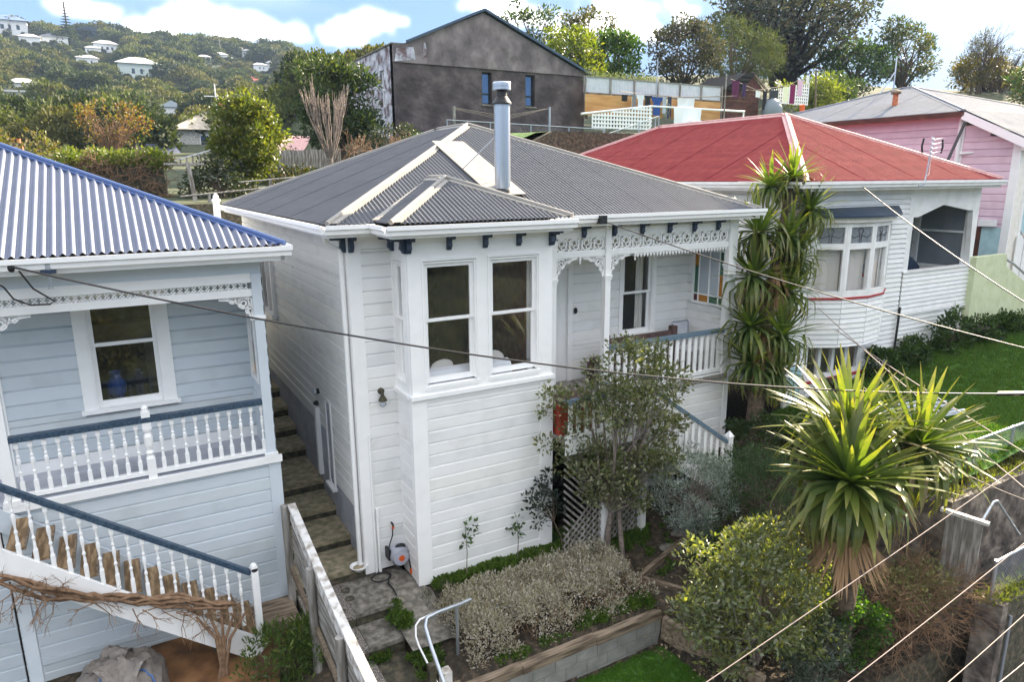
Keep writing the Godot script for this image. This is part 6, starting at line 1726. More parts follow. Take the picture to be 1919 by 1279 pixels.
	pipe("post", c2, [Vector3(24.1, 5.2, -18.9), Vector3(24.1, 7.35, -18.9)], 0.035, M.greywoody)
	var g2 := [[24.75, 7.1, 0.5, 0.8, rgb8(86, 26, 66), "plum towel pegged at the left of the shed's line"], [25.35, 6.98, 0.3, 0.6, rgb8(60, 34, 76), "dark purple garment pegged beside the plum towel"], [26.35, 6.7, 0.35, 0.3, rgb8(228, 228, 226), "small white garment in the dip of the shed's line"], [26.85, 6.72, 0.3, 0.9, rgb8(28, 28, 30), "black trousers in front of the shed door"], [27.5, 6.8, 0.7, 0.5, rgb8(52, 54, 58), "row of dark small clothes right of the black trousers"], [28.4, 7.0, 0.42, 0.75, rgb8(232, 230, 196), "cream towel on the shed's line"], [28.9, 7.15, 0.42, 0.95, rgb8(122, 24, 78), "magenta towel on the shed's line"], [29.45, 7.4, 0.42, 0.8, rgb8(216, 178, 198), "pale pink towel on the shed's line"], [30.0, 7.65, 0.25, 0.4, rgb8(228, 224, 218), "white cloth at the top right of the shed's line"]]
	for g in g2: garment("hung_cloth", g[5], "washing", "washing by the shed", Vector3(g[0], g[1], -18.88), g[2], g[3], g[4])
	var tp := thing("grey_tarpaulin", "crumpled grey tarpaulin bundle beside the shed", "tarpaulin", Vector3(27.4, 5.4, -18.9))
	b = MB.new()
	b.ball(Vector3(27.5, 5.75, -18.9), Vector3(0.62, 0.75, 0.4), 10, noise, 0.7)
	mi("cover", b.done(), M.smoke2, tp)
	for q in [[22.0, 4.9, 0.5, "white plastic bundle below the clothes line"], [23.6, 5.0, 0.35, "white bucket below the clothes line"], [24.8, 5.0, 0.3, "pale tub standing by the brown shed"]]:
		b = MB.new()
		b.lathe(Vector3(q[0], q[1] - 0.3, -18.7), [[q[2] * 0.7, 0], [q[2] * 0.8, 0.4], [q[2] * 0.85, 0.42], [q[2] * 0.6, 0.5], [0.001, 0.52]], 12)
		tag(mi("yard_tub", b.done(), M.corrwhite, self), q[3], "tub", "tubs in the back yard")
	var pk := thing("garden_pick", "orange plastic post standing behind the red roof's peak", "post", Vector3(21.2, 4.6, -12.0))
	pipe("stake", pk, [Vector3(21.2, 4.0, -12.0), Vector3(21.2, 5.0, -12.0), Vector3(21.15, 5.2, -12.0)], 0.1, M.orange)
	chain_link("chain_link_fence", "chain link fence in front of the dark rendered building", Vector3(9.0, 3.95, -18.6), Vector3(16.6, 3.8, -18.6), 0.75, 4, 0.1)
	chain_link("chain_link_fence", "chain link fence climbing to the right of the dark building", Vector3(15.3, 3.3, -17.5), Vector3(19.5, 4.4, -18.4), 0.8, 3, 0.1)
	# rotary line and posts by the dark building
	var rl := thing("washing_line_post", "old washing line on two posts below the dark building's windows", "clothes line", Vector3(11.5, 4.0, -18.9))
	pipe("post", rl, [Vector3(9.45, 3.5, -18.9), Vector3(9.45, 5.25, -18.9)], 0.06, M.greywoody)
	pipe("post", rl, [Vector3(13.9, 3.5, -18.9), Vector3(13.9, 5.4, -18.9)], 0.05, M.steel)
	for i in 3: pipe("line", rl, [Vector3(9.5, 5.2 - i * 0.03, -18.9), Vector3(11.6, 4.95 - i * 0.08, -18.8), Vector3(13.9, 5.35, -18.9)], 0.012, M.wirelight, 4)
	# ---- trees behind, left to right
	var G1 := [Color(0.055, 0.085, 0.035), Color(0.075, 0.105, 0.04), Color(0.045, 0.07, 0.035)]
	var GY := [Color(0.16, 0.19, 0.03), Color(0.12, 0.16, 0.03), Color(0.2, 0.22, 0.04)]
	var GB := [Color(0.07, 0.14, 0.03), Color(0.10, 0.17, 0.035), Color(0.05, 0.10, 0.03)]
	var GG := [Color(0.075, 0.085, 0.07), Color(0.10, 0.11, 0.085), Color(0.055, 0.065, 0.055), Color(0.12, 0.10, 0.075)]
	var GR := [Color(0.10, 0.10, 0.05), Color(0.13, 0.11, 0.06), Color(0.08, 0.09, 0.045)]
	var grp := "trees along the skyline"
	tree("broadleaf_tree", "large grey green broadleaf tree rising highest at the top of the picture", grp, Vector3(46.5, 7.5, -34), Vector3(46.0, 14.6, -34), Vector3(7.6, 4.6, 5.0), 150, 85, 1.25, 0.42, 0.17, GG, 0.55, {"fork": 0.35, "limbs": 46, "stems": 3, "hollow": 0.3, "bark": M.dark, "leaf": M.leafsoft})
	tree("feathery_tree", "feathery olive green tree above the brown shed", grp, Vector3(33.0, 5.4, -27), Vector3(33.4, 9.9, -27), Vector3(3.0, 2.3, 2.4), 85, 90, 0.62, 0.42, 0.035, [Color(0.09, 0.12, 0.035), Color(0.12, 0.13, 0.045), Color(0.07, 0.09, 0.035)], 0.2, {"fork": 0.45, "limbs": 22, "stems": 3, "leaf": M.leafsoft})
	tree("broadleaf_tree", "grey brown dense tree left of the feathery olive tree", grp, Vector3(27.0, 5.2, -25), Vector3(27.0, 9.3, -25), Vector3(2.0, 2.2, 1.8), 60, 85, 0.55, 0.22, 0.1, [Color(0.09, 0.085, 0.07), Color(0.11, 0.095, 0.075), Color(0.06, 0.075, 0.05)], 0.15, {"stems": 2, "leaf": M.leafsoft})
	tree("broadleaf_tree", "bright green round tree above the middle of the hedge", grp, Vector3(22.0, 5.2, -25), Vector3(22.0, 8.6, -25), Vector3(1.55, 1.6, 1.4), 55, 85, 0.45, 0.26, 0.1, GB, 0.14, {"leaf": M.gloss})
	tree("broadleaf_tree", "yellow green round tree beside the dark gable's right slope", grp, Vector3(18.6, 5.0, -23.5), Vector3(18.2, 8.2, -23.5), Vector3(1.5, 1.5, 1.3), 50, 80, 0.45, 0.24, 0.1, GY, 0.13, {"leaf": M.gloss})
	tree("broadleaf_tree", "sparse tall tree with open top behind the dark gable", grp, Vector3(19.6, 5.6, -30), Vector3(19.8, 10.6, -30), Vector3(2.3, 1.9, 1.6), 34, 60, 0.42, 0.24, 0.1, G1, 0.14, {"fork": 0.5, "limbs": 30})
	tree("broadleaf_tree", "sparse tall tree behind the bright green round tree", grp, Vector3(25.2, 5.8, -32), Vector3(25.2, 11.4, -32), Vector3(2.0, 1.8, 1.6), 34, 65, 0.45, 0.24, 0.1, GR, 0.14, {"fork": 0.5, "limbs": 30})
	tree("broadleaf_tree", "green shrubby tree at the right foot of the tallest tree", grp, Vector3(49.5, 8.0, -30), Vector3(49.8, 11.0, -30), Vector3(3.2, 2.0, 2.0), 60, 80, 0.62, 0.3, 0.12, GB + G1, 0.16, {"stems": 3})
	tree("broadleaf_tree", "dark open tree above the pale roof's aerial", grp, Vector3(55.5, 8.0, -30), Vector3(55.9, 12.2, -30), Vector3(2.8, 2.7, 2.0), 54, 75, 0.6, 0.28, 0.11, GR + G1, 0.16, {"stems": 4, "limbs": 30, "fork": 0.3})
	tree("broadleaf_tree", "brownish bush behind the pale roof's right slope", grp, Vector3(63.0, 8.0, -27), Vector3(62.5, 10.6, -27), Vector3(5.0, 1.5, 2.0), 70, 80, 0.6, 0.26, 0.1, [Color(0.16, 0.12, 0.05), Color(0.12, 0.11, 0.05), Color(0.19, 0.15, 0.05)], 0.12, {"stems": 5})
	for q in [[59.5, 13.0, "bare twiggy tree standing tallest above the brownish bush"], [63.0, 12.2, "leaning twiggy tree right of the tallest bare one"]]:
		var bt := thing("bare_tree", q[2], "tree", Vector3(q[0], 8.0, -26), grp)
		b = MB.new()
		for i in 5: twig(b, Vector3(q[0] + rng.randf_range(-0.4, 0.4), 8.0, -26), (UP + Vector3(rng.randf_range(-0.4, 0.4), 0, rng.randf_range(-0.3, 0.3))).normalized(), (q[1] - 8.0) * 0.42, 0.09, 5, 0.42)
		mi("branches", b.done(), M.bark, bt)
		b = MB.new()
		for i in 26: clump_leaves(b, Vector3(q[0] + rng.randf_range(-1.9, 1.9), rng.randf_range(9.8, q[1] + 0.6), -26 + rng.randf_range(-0.8, 0.8)), Vector3.ONE * 0.35, 34, 0.2, 0.06, [Color(0.13, 0.12, 0.05), Color(0.10, 0.10, 0.05)], 0.6)
		mi("crown", b.done(), M.leafsoft, bt)
	tree("broadleaf_tree", "small tree in front of the far white gable", grp, Vector3(50.5, 6.5, -17.5), Vector3(50.8, 8.2, -17.5), Vector3(2.2, 1.5, 1.5), 45, 80, 0.5, 0.24, 0.1, GR + GB, 0.12, {"stems": 2})
	for q in [[34.5, 6.6, -22.0, 2.4, "low yellow green hedge behind the pale roof's ridge"], [38.5, 7.2, -24.0, 2.6, "dark bushes below the tallest tree"], [43.0, 7.8, -27.0, 3.0, "dark bushes between tallest tree and shrubby tree"]]:
		tree("garden_bush", q[4], "bushes behind the yards", Vector3(q[0], q[1], q[2]), Vector3(q[0], q[1] + 0.6, q[2]), Vector3(q[3], 0.9, 1.2), 40, 70, 0.5, 0.22, 0.09, GY if q[0] < 36 else G1, 0.08, {"cat": "bush", "stems": 3})
	# aerial on the pale roof
	var ae := thing("roof_aerial", "thin bent aerial pole on the pale grey roof's ridge", "aerial", Vector3(17.0, 4.85, -5.5))
	pipe("mast", ae, [Vector3(17.0, 4.8, -5.6), Vector3(17.0, 5.75, -5.6), Vector3(17.3, 5.72, -5.6)], 0.02, M.steel)
	pipe("stay", ae, [Vector3(16.4, 4.72, -5.6), Vector3(17.0, 5.35, -5.6)], 0.015, M.steel)

func left_yards() -> void:
	var X := frame(Vector3.ZERO, Vector3.RIGHT, Vector3.BACK)
	var b: MB
	# citrus-like tree with a lit right side
	tree("camellia_tree", "dense glossy yellow green tree standing left of the grey roof", "", Vector3(0.5, 2.1, -13.0), Vector3(0.62, 3.62, -13.0), Vector3(0.82, 1.12, 0.75), 110, 95, 0.27, 0.13, 0.06, [Color(0.12, 0.15, 0.03), Color(0.16, 0.18, 0.035), Color(0.09, 0.12, 0.03), Color(0.2, 0.2, 0.05)], 0.07, {"leaf": M.gloss, "stems": 3, "fork": 0.3, "hollow": 0.35, "limbs": 16})
	tree("dark_tree", "tall dark evergreen tree at the left of the dark rendered building", "", Vector3(5.0, 2.9, -19.0), Vector3(4.9, 5.1, -19.0), Vector3(1.35, 1.75, 1.2), 95, 95, 0.4, 0.2, 0.07, [Color(0.04, 0.07, 0.03), Color(0.06, 0.09, 0.035), Color(0.09, 0.11, 0.04)], 0.14, {"leaf": M.leaf, "hollow": 0.35})
	var bt := thing("bare_tree", "bare upright twiggy tree in front of the dark evergreen", "tree", Vector3(3.2, 2.6, -14.5))
	b = MB.new()
	b.tube([Vector3(3.2, 2.5, -14.5), Vector3(3.2, 3.1, -14.5)], [0.09, 0.08], 7)
	for i in 14:
		var a := i * 2.4
		twig(b, Vector3(3.2, 3.0, -14.5), Vector3(cos(a) * 0.42, 1, sin(a) * 0.42).normalized(), rng.randf_range(0.75, 1.0), 0.035, 3, 0.16, 0.45)
	mi("branches", b.done(), M.barkgrey, bt)
	var br := thing("bare_shrub", "spreading bare brown shrub below the dark building's left corner", "shrub", Vector3(5.2, 3.0, -15.0))
	b = MB.new()
	for i in 26:
		var a := rng.randf() * TAU
		twig(b, Vector3(4.6 + rng.randf_range(-1.2, 1.6), 3.0, -15.0 + rng.randf_range(-0.5, 0.5)), Vector3(cos(a), rng.randf_range(0.3, 1.2), sin(a)).normalized(), 0.45, 0.025, 3, 0.7, 0.1)
	mi("branches", b.done(), M.vine, br)
	# paling fence behind, timber pallets, low rails
	var pf := thing("paling_fence", "mossy grey paling fence behind the grey roof", "fence", Vector3(3.0, 2.8, -16.0))
	for i in 24: fb("paling", pf, X, 2.0 + i * 0.083, 2.075 + i * 0.083, 2.85 + rng.randf_range(-0.01, 0.01), 3.36 + i * 0.004 + rng.randf_range(-0.015, 0.015), -16.0, -15.98, M.greywoody)
	fb("rail", pf, X, 2.0, 4.0, 2.95, 3.0, -16.05, -16.0, M.wood)
	var pa := thing("timber_rack", "weathered timber slat rack below the bare brown shrub", "rack", Vector3(3.9, 2.6, -12.6))
	for i in 3: fb("slat", pa, X, 3.55, 5.2, 2.78 + i * 0.17, 2.9 + i * 0.17, -12.6, -12.56, M.wood)
	for x in [3.5, 5.15]: fb("upright", pa, X, x, x + 0.1, 2.4, 3.3, -12.66, -12.6, M.wood)
	for q in [[Vector3(-1.4, 2.12, -10.2), Vector3(0.6, 2.3, -10.2), "thin white garden rail at the back of the alley"], [Vector3(0.0, 2.42, -11.0), Vector3(2.4, 2.62, -11.0), "thin white garden rail below the glossy tree"]]:
		var r := thing("garden_rail", q[2], "rail", q[0], "garden rails behind the house")
		pipe("rail", r, [q[0], q[1]], 0.02, M.greywood)
		for t in [0.3, 0.9]:
			var p: Vector3 = q[0].lerp(q[1], t)
			fb("post", r, X, p.x - 0.03, p.x + 0.03, 1.4, p.y, p.z - 0.03, p.z + 0.03, M.greywoody)
	var fp := thing("finial_post", "white pointed post at the back left corner of the grey roof", "post", Vector3(-0.9, 1.0, -8.3))
	fb("shaft", fp, X, -0.96, -0.84, 0.9, 2.06, -8.36, -8.24, M.trim)
	b = MB.new()
	b.lathe(Vector3(-0.9, 2.06, -8.3), [[0.085, 0.0], [0.085, 0.03], [0.05, 0.06], [0.06, 0.09], [0.001, 0.17]], 8)
	mi("finial", b.done(), M.trim, fp)
	# clothes post with a cross arm, T-bar
	var cp := thing("clothes_post", "tall weathered clothes post with a cross arm behind the blue roof", "post", Vector3(-1.0, 1.6, -11.0))
	bar("shaft", cp, Vector3(-0.96, 1.4, -11.0), Vector3(-1.1, 2.88, -11.0), 0.09, 0.09, M.greywoody, Vector3.BACK)
	fb("cross_arm", cp, X, -1.6, -0.75, 2.82, 2.87, -11.04, -10.96, M.greywood)
	# ivy covered shed with a green top
	var iv := thing("ivy_shed", "small shed smothered in bare brown vines with a green top", "shed", Vector3(-2.4, 1.6, -13.0))
	fb("wall", iv, X, -3.6, -1.5, 1.4, 2.85, -14.0, -12.75, M.concdark)
	fb("door", iv, X, -1.5, -1.46, 1.5, 2.5, -13.6, -12.8, M.greywoody)
	b = MB.new()
	for i in 260:
		var p := Vector3(rng.randf_range(-3.7, -1.45), rng.randf_range(1.9, 3.0), -12.72 + rng.randf_range(0, 0.12))
		twig(b, p, (rvec() * Vector3(1, 0.7, 0.3)).normalized(), 0.24, 0.011, 1, 0.8, -0.2)
	stuff(mi("vines", b.done(), M.vine, iv))
	b = MB.new()
	for i in 70: clump_leaves(b, Vector3(rng.randf_range(-3.7, -1.4), rng.randf_range(2.85, 3.15), rng.randf_range(-13.9, -12.6)), Vector3(0.25, 0.16, 0.25), 60, 0.09, 0.06, [Color(0.14, 0.18, 0.03), Color(0.10, 0.14, 0.03), Color(0.19, 0.2, 0.05)], 0.8)
	mi("foliage", b.done(), M.leaf, iv)
	for q in [[-4.6, 2.9, -14.5, 0.9, 0.7, "brown and green bush at the left of the vine covered shed", [Color(0.16, 0.12, 0.06), Color(0.12, 0.13, 0.04)]], [1.6, 2.0, -11.5, 0.9, 0.5, "dark bushes under the glossy tree", [Color(0.05, 0.06, 0.025), Color(0.12, 0.09, 0.03), Color(0.04, 0.05, 0.02)]], [-0.3, 2.2, -12.2, 0.7, 0.6, "dark bushes beside the clothes post", [Color(0.035, 0.05, 0.025), Color(0.06, 0.07, 0.03)]], [2.6, 2.6, -17.5, 1.2, 0.7, "yellow green bush behind the paling fence", [Color(0.17, 0.18, 0.04), Color(0.1, 0.12, 0.03)]], [6.3, 3.4, -17.0, 1.2, 0.7, "dark bush below the dark evergreen", [Color(0.03, 0.045, 0.025), Color(0.05, 0.06, 0.03)]]]:
		tree("garden_bush", q[5], "bushes behind the house", Vector3(q[0], q[1] - 0.2, q[2]), Vector3(q[0], q[1] + 0.15, q[2]), Vector3(q[3], q[4], 0.6), 40, 70, 0.26, 0.1, 0.05, q[6], 0.04, {"cat": "bush", "stems": 2})
	tree("autumn_tree", "leafless tree with orange and yellow leaves beyond the vine shed", "", Vector3(-2.4, 3.3, -34.0), Vector3(-2.2, 5.3, -34.0), Vector3(1.75, 1.1, 1.2), 46, 24, 0.34, 0.13, 0.08, [Color(0.26, 0.17, 0.03), Color(0.22, 0.2, 0.03), Color(0.22, 0.09, 0.03), Color(0.14, 0.08, 0.05)], 0.07, {"limbs": 46, "stems": 5, "fork": 0.2, "bark": M.vine})
	# chimney stack of a house hidden below, with two pots
	var ck := thing("brick_chimney", "red brick chimney with pots standing above the blue roof's ridge", "chimney", Vector3(-4.9, 3.0, -16.0))
	fb("stack", ck, X, -4.9, -4.62, 2.4, 3.42, -16.2, -15.9, M.terracotta)
	fb("crown", ck, X, -4.95, -4.57, 3.42, 3.47, -16.25, -15.85, M.concrete)
	for x in [-4.83, -4.69]:
		b = MB.new()
		b.lathe(Vector3(x, 3.47, -16.05), [[0.05, 0], [0.045, 0.1], [0.055, 0.12]], 10)
		mi("pot", b.done(), M.terracotta, ck)
	# weathered white house with tan hip roof, fence roof and small neighbours
	var wh := thing("weathered_house", "weathered white cottage with tan hip roof behind the glossy tree", "house", Vector3(5.6, 4.3, -61.0))
	var W := frame(Vector3(2.75, 0, -58.0), Vector3.RIGHT, Vector3.BACK)
	fb("wall", wh, W, 0.0, 6.2, 3.6, 6.6, -5.0, 0.0, M.flaky)
	for i in 2:
		var wn := part("window", wh, W * Vector3(2.0 + i * 0.85, 5.3, 0))
		fb("frame", wn, W, 1.7 + i * 0.85, 2.45 + i * 0.85, 4.95, 6.15, 0.0, 0.05, M.trim)
		fb("pane", wn, W, 1.77 + i * 0.85, 2.38 + i * 0.85, 5.02, 5.54, 0.05, 0.07, M.mirror)
		fb("pane", wn, W, 1.77 + i * 0.85, 2.38 + i * 0.85, 5.6, 6.08, 0.05, 0.07, M.mirror)
	for i in 30: fb("batten", wh, frame(Vector3(2.75, 0, -63), Vector3.BACK, Vector3.LEFT), i * 0.165, i * 0.165 + 0.03, 3.6, 6.6, 0.0, 0.03, M.flaky)
	b = MB.new()
	var r0 := [Vector3(2.2, 6.55, -57.5), Vector3(9.5, 6.55, -57.5), Vector3(9.5, 6.55, -63.5), Vector3(2.2, 6.55, -63.5)]
	var p1 := Vector3(5.2, 8.2, -60.5)
	var p2 := Vector3(6.5, 8.2, -60.5)
	b.quad(r0[0], r0[1], p2, p1); b.tri(r0[1], r0[2], p2); b.quad(r0[2], r0[3], p1, p2); b.tri(r0[3], r0[0], p1)
	mi("roof", b.done(), tmat(tex(0.03, [rgb8(176, 164, 146), rgb8(160, 148, 130), rgb8(190, 178, 160)], 61), 0.2, 0.7), wh)
	fb("chimney", wh, X, 6.4, 7.0, 7.6, 9.0, -60.8, -60.2, M.terracotta)
	pipe("aerial_mast", wh, [Vector3(6.2, 7.9, -59.5), Vector3(6.2, 10.4, -59.5)], 0.05, M.trim)
	pipe("aerial_arm", wh, [Vector3(5.3, 9.4, -59.5), Vector3(7.1, 9.4, -59.5)], 0.04, M.trim)
	var lr := thing("lean_to_roof", "long pale corrugated roof falling left below the weathered cottage", "roof", Vector3(1.4, 3.4, -30.0))
	b = MB.new()
	b.hexa([Vector3(-1.2, 2.95, -29), Vector3(2.4, 4.05, -29), Vector3(2.4, 4.05, -31), Vector3(-1.2, 2.95, -31), Vector3(-1.2, 3.0, -29), Vector3(2.4, 4.12, -29), Vector3(2.4, 4.12, -31), Vector3(-1.2, 3.0, -31)])
	mi("sheet", b.done(), M.corrwhite, lr)
	for i in 14: bar("rafter", lr, Vector3(-1.0 + i * 0.26, 2.5 + i * 0.02, -28.9), Vector3(-1.0 + i * 0.26, 3.03 + i * 0.08, -28.9), 0.07, 0.07, M.greywoody, Vector3.RIGHT)
	var ph := thing("pink_roof_house", "small house with a faded pink roof glimpsed behind the paling fence", "house", Vector3(6.0, 3.6, -34.0))
	fb("wall", ph, X, 4.6, 7.6, 3.0, 4.1, -36.0, -33.0, M.oldwhite)
	b = MB.new()
	b.quad(Vector3(4.4, 4.0, -32.8), Vector3(7.9, 4.0, -32.8), Vector3(7.9, 4.9, -34.5), Vector3(4.9, 4.9, -34.5))
	b.tri(Vector3(4.4, 4.0, -36), Vector3(4.4, 4.0, -32.8), Vector3(4.9, 4.9, -34.5))
	mi("roof", b.done(), M.capred, ph)
	var sg := thing("grey_roof_cottage", "small cottage with a slate blue roof left of the weathered cottage", "house", Vector3(0.0, 3.6, -44.0))
	fb("wall", sg, X, -1.2, 1.4, 3.0, 4.0, -46.0, -44.0, M.trim)
	b = MB.new()
	b.quad(Vector3(-1.5, 3.95, -43.8), Vector3(1.8, 3.95, -43.8), Vector3(1.4, 4.8, -45.0), Vector3(-1.1, 4.8, -45.0))
	b.tri(Vector3(1.8, 3.95, -43.8), Vector3(1.8, 3.95, -46.2), Vector3(1.4, 4.8, -45.0))
	mi("roof", b.done(), M.roofblue, sg)
	# tree fern crown, utility poles
	var tf := thing("tree_fern", "dark tree fern crown between the glossy tree and the bare tree", "tree fern", Vector3(2.4, 2.6, -19.0))
	b = MB.new()
	b.tube([Vector3(2.3, 2.2, -19), Vector3(2.35, 3.9, -19)], [0.1, 0.08], 7)
	mi("trunk", b.done(), M.dark, tf)
	b = MB.new()
	for i in 18:
		var a := i * 2.4
		var d := Vector3(cos(a), 0.75, sin(a)).normalized()
		var p := Vector3(2.35, 3.9, -19)
		for k in 12:
			var q := p + d * 0.12
			d = (d - UP * 0.12).normalized()
			b.col = pick([Color(0.035, 0.06, 0.025), Color(0.05, 0.08, 0.03)])
			var s := d.cross(UP).normalized()
			for e in [-1.0, 1.0]: b.leaf(p, (d * 0.4 + s * e).normalized(), d, 0.22, 0.09)
			p = q
	mi("fronds", b.done(), M.leaf, tf)

func hillside() -> void:
	var H := [[-27.8, 55.6, -331.8, 12.5, "blue"], [-20.3, 49.7, -311.3, 6.5, "w"], [-13.0, 51.7, -318.4, 8.7, "grey"], [-1.0, 56.3, -334.4, 8.9, "teal"], [3.3, 48.8, -308.1, 7.9, "w"], [-0.9, 48.1, -305.8, 5.1, "w"], [-3.2, 37.9, -266.0, 6.1, "w"], [-8.0, 38.9, -270.3, 3.8, "grey"], [-16.1, 21.4, -187.2, 5.9, "w"], [-12.8, 21.8, -189.4, 4.8, "blue"], [-5.4, 21.5, -188.0, 3.2, "red"], [-13.9, 13.3, -135.4, 5.9, "flat"], [9.9, 31.4, -237.9, 11.1, "big"], [35.6, 45.5, -296.2, 4.5, "w"], [42.3, 47.5, -303.4, 5.5, "w"], [45.0, 47.5, -303.3, 3.8, "w"], [57.2, 53.6, -325.2, 5.9, "grey"], [53.4, 42.1, -283.0, 5.2, "w"], [60.0, 44.1, -290.9, 5.9, "w"], [42.7, 34.8, -253.1, 4.3, "red"], [43.4, 32.3, -241.8, 4.5, "red"], [29.9, 28.6, -224.9, 4.7, "grey"], [40.8, 23.4, -198.2, 6.4, "dark"], [37.8, 23.6, -199.5, 4.4, "w"], [5.6, 14.2, -142.0, 2.9, "w"], [7.7, 11.3, -119.6, 3.4, "gable"], [20.0, 26.4, -214.1, 3.8, "w"], [34.7, 51.7, -318.5, 5.2, "grey"], [55.1, 55.6, -332.0, 5.6, "tan"]]
	var roofs := {"blue": mat(rgb8(96, 116, 150), 0.6), "w": mat(rgb8(196, 194, 190), 0.7), "grey": mat(rgb8(104, 108, 114), 0.7), "teal": mat(rgb8(40, 58, 70), 0.5), "red": mat(rgb8(186, 92, 76), 0.7), "flat": mat(rgb8(206, 206, 208), 0.7), "big": mat(rgb8(206, 208, 206), 0.7), "dark": mat(rgb8(70, 72, 78), 0.7), "gable": mat(rgb8(176, 184, 190), 0.7), "tan": mat(rgb8(190, 176, 150), 0.7)}
	var wallm := {"teal": mat(rgb8(70, 96, 112), 0.5), "big": mat(rgb8(206, 216, 208), 0.7)}
	var pane := mat(rgb8(58, 70, 84), 0.15)
	var words := {"blue": "blue roofed", "w": "white", "grey": "grey roofed white", "teal": "dark teal glassy arched", "red": "red roofed white", "flat": "long flat roofed white", "big": "large white hip roofed", "dark": "dark roofed", "gable": "tall white gabled", "tan": "tan roofed"}
	var count := {}
	for q in H: count[q[4]] = count.get(q[4], 0) + 1
	var seen := {}
	var where := {-20.3: "high at the far left below the skyline", 3.3: "below the dark teal house", -0.9: "just left of the white house below the teal one", -3.2: "alone halfway up the left spur", -16.1: "low on the left spur, above the flat roofed building", 35.6: "high in the middle of the ridge", 42.3: "on the ridge right of centre, larger of a pair", 45.0: "on the ridge right of centre, smaller of a pair", 53.4: "among dark trees high on the right, left of a pair", 60.0: "among dark trees high on the right, right of a pair", 37.8: "beside the dark roofed house low on the right", 5.6: "just above the orange tree", 20.0: "half hidden in trees at mid slope", -13.0: "on the skyline at left, beside the conifer", -8.0: "small, on the left spur below the skyline", 57.2: "on the ridge at right below the trees", 29.9: "at mid slope right of centre", 34.7: "on the ridge crest in the middle", -27.8: "at the far left end of the skyline", -12.8: "low on the left spur, right of a white one", -5.4: "low on the left spur in the trees", 42.7: "upper of the two on the right slope", 43.4: "lower of the two on the right slope"}
	for q in H:
		var k: String = q[4]
		var label: String = words[k] + " hillside house"
		if where.has(q[0]): label += " " + where[q[0]]
		else: label += " on the hill, the only one of its kind"
		var h := thing("hillside_house", label, "house", Vector3(q[0], q[1], q[2]), "houses on the hill")
		var w: float = q[3]
		var ht := w * (0.42 if k != "gable" else 0.85)
		var dp := w * 0.7
		var o := Vector3(q[0], hill_y(q[0], q[2]) - 1.0, q[2])
		var wm: Material = wallm.get(k, M.oldwhite)
		var X := frame(o + Vector3(-w * 0.5, 0, 0), Vector3.RIGHT, Vector3.BACK)
		fb("wall", h, X, 0, w, 0, ht + 1.2, -dp, 0, wm)
		var b := MB.new()
		var e := w * 0.07
		var y := ht + 1.15
		var a0 := Vector3(-e, y, e)
		var a1 := Vector3(w + e, y, e)
		var a2 := Vector3(w + e, y, -dp - e)
		var a3 := Vector3(-e, y, -dp - e)
		if k == "flat":
			b.hexa([a0, a1, a2, a3, a0 + UP * w * 0.05, a1 + UP * w * 0.05, a2 + UP * w * 0.05, a3 + UP * w * 0.05])
		elif k == "teal":
			for i in 8:
				var t0 := i / 8.0
				var t1 := (i + 1) / 8.0
				b.hexa([a0.lerp(a1, t0), a0.lerp(a1, t1), a3.lerp(a2, t1), a3.lerp(a2, t0), a0.lerp(a1, t0) + UP * w * (0.04 + 0.16 * sin(t0 * PI)), a0.lerp(a1, t1) + UP * w * (0.04 + 0.16 * sin(t1 * PI)), a3.lerp(a2, t1) + UP * w * (0.04 + 0.16 * sin(t1 * PI)), a3.lerp(a2, t0) + UP * w * (0.04 + 0.16 * sin(t0 * PI))])
		elif k == "gable":
			var p0 := Vector3(w * 0.5, y + w * 0.3, e)
			var p1 := Vector3(w * 0.5, y + w * 0.3, -dp - e)
			b.quad(a1, a2, p1, p0); b.quad(a3, a0, p0, p1); b.tri(a0, a1, p0)
		else:
			var rh := w * 0.2
			var p0 := Vector3(w * 0.32, y + rh, -dp * 0.5)
			var p1 := Vector3(w * 0.68, y + rh, -dp * 0.5)
			b.quad(a0, a1, p1, p0); b.tri(a1, a2, p1); b.quad(a2, a3, p0, p1); b.tri(a3, a0, p0)
		mi("roof", b.done(), roofs[k], h, X)
		var nw := 4 if w > 7 else 3
		for i in nw:
			var x0 := w * (0.1 + 0.8 * i / nw)
			if rng.randf() < 0.8: fb("window", h, X, x0 + w * 0.02, x0 + w * rng.randf_range(0.08, 0.13), 1.0 + ht * 0.42, 1.0 + ht * 0.72, 0.0, 0.06, pane)
			if k == "gable": fb("window", h, X, x0, x0 + w * 0.12, 1.0 + ht * 0.05, 1.0 + ht * 0.25, 0.0, 0.06, pane)
	# hillside bush: separate trees over a mass of undergrowth
	var kinds := []
	var sets := [[Color(0.04, 0.058, 0.02), Color(0.055, 0.072, 0.024)], [Color(0.085, 0.105, 0.026), Color(0.11, 0.125, 0.03)], [Color(0.028, 0.042, 0.02), Color(0.04, 0.055, 0.026)], [Color(0.13, 0.125, 0.034), Color(0.1, 0.1, 0.03)]]
	for i in 4: kinds.append(crown(Vector3(1.0, 0.78, 1.0), 70, 34, 0.26, 0.15, 0.11, sets[i], 0.5, 0.72, -0.45)[0])
	var tb := MB.new()
	tb.tube([Vector3(0, -1.6, 0), Vector3(0.05, -0.5, 0), Vector3(0, 0, 0)], [0.1, 0.08, 0.05], 5)
	var trunk := tb.done()
	var under := [[], [], [], []]
	var made := 0
	var lab := ["dark green hillside tree among the houses", "mid green hillside tree among the houses", "deep shadowy green hillside tree", "olive yellow hillside tree among the houses"]
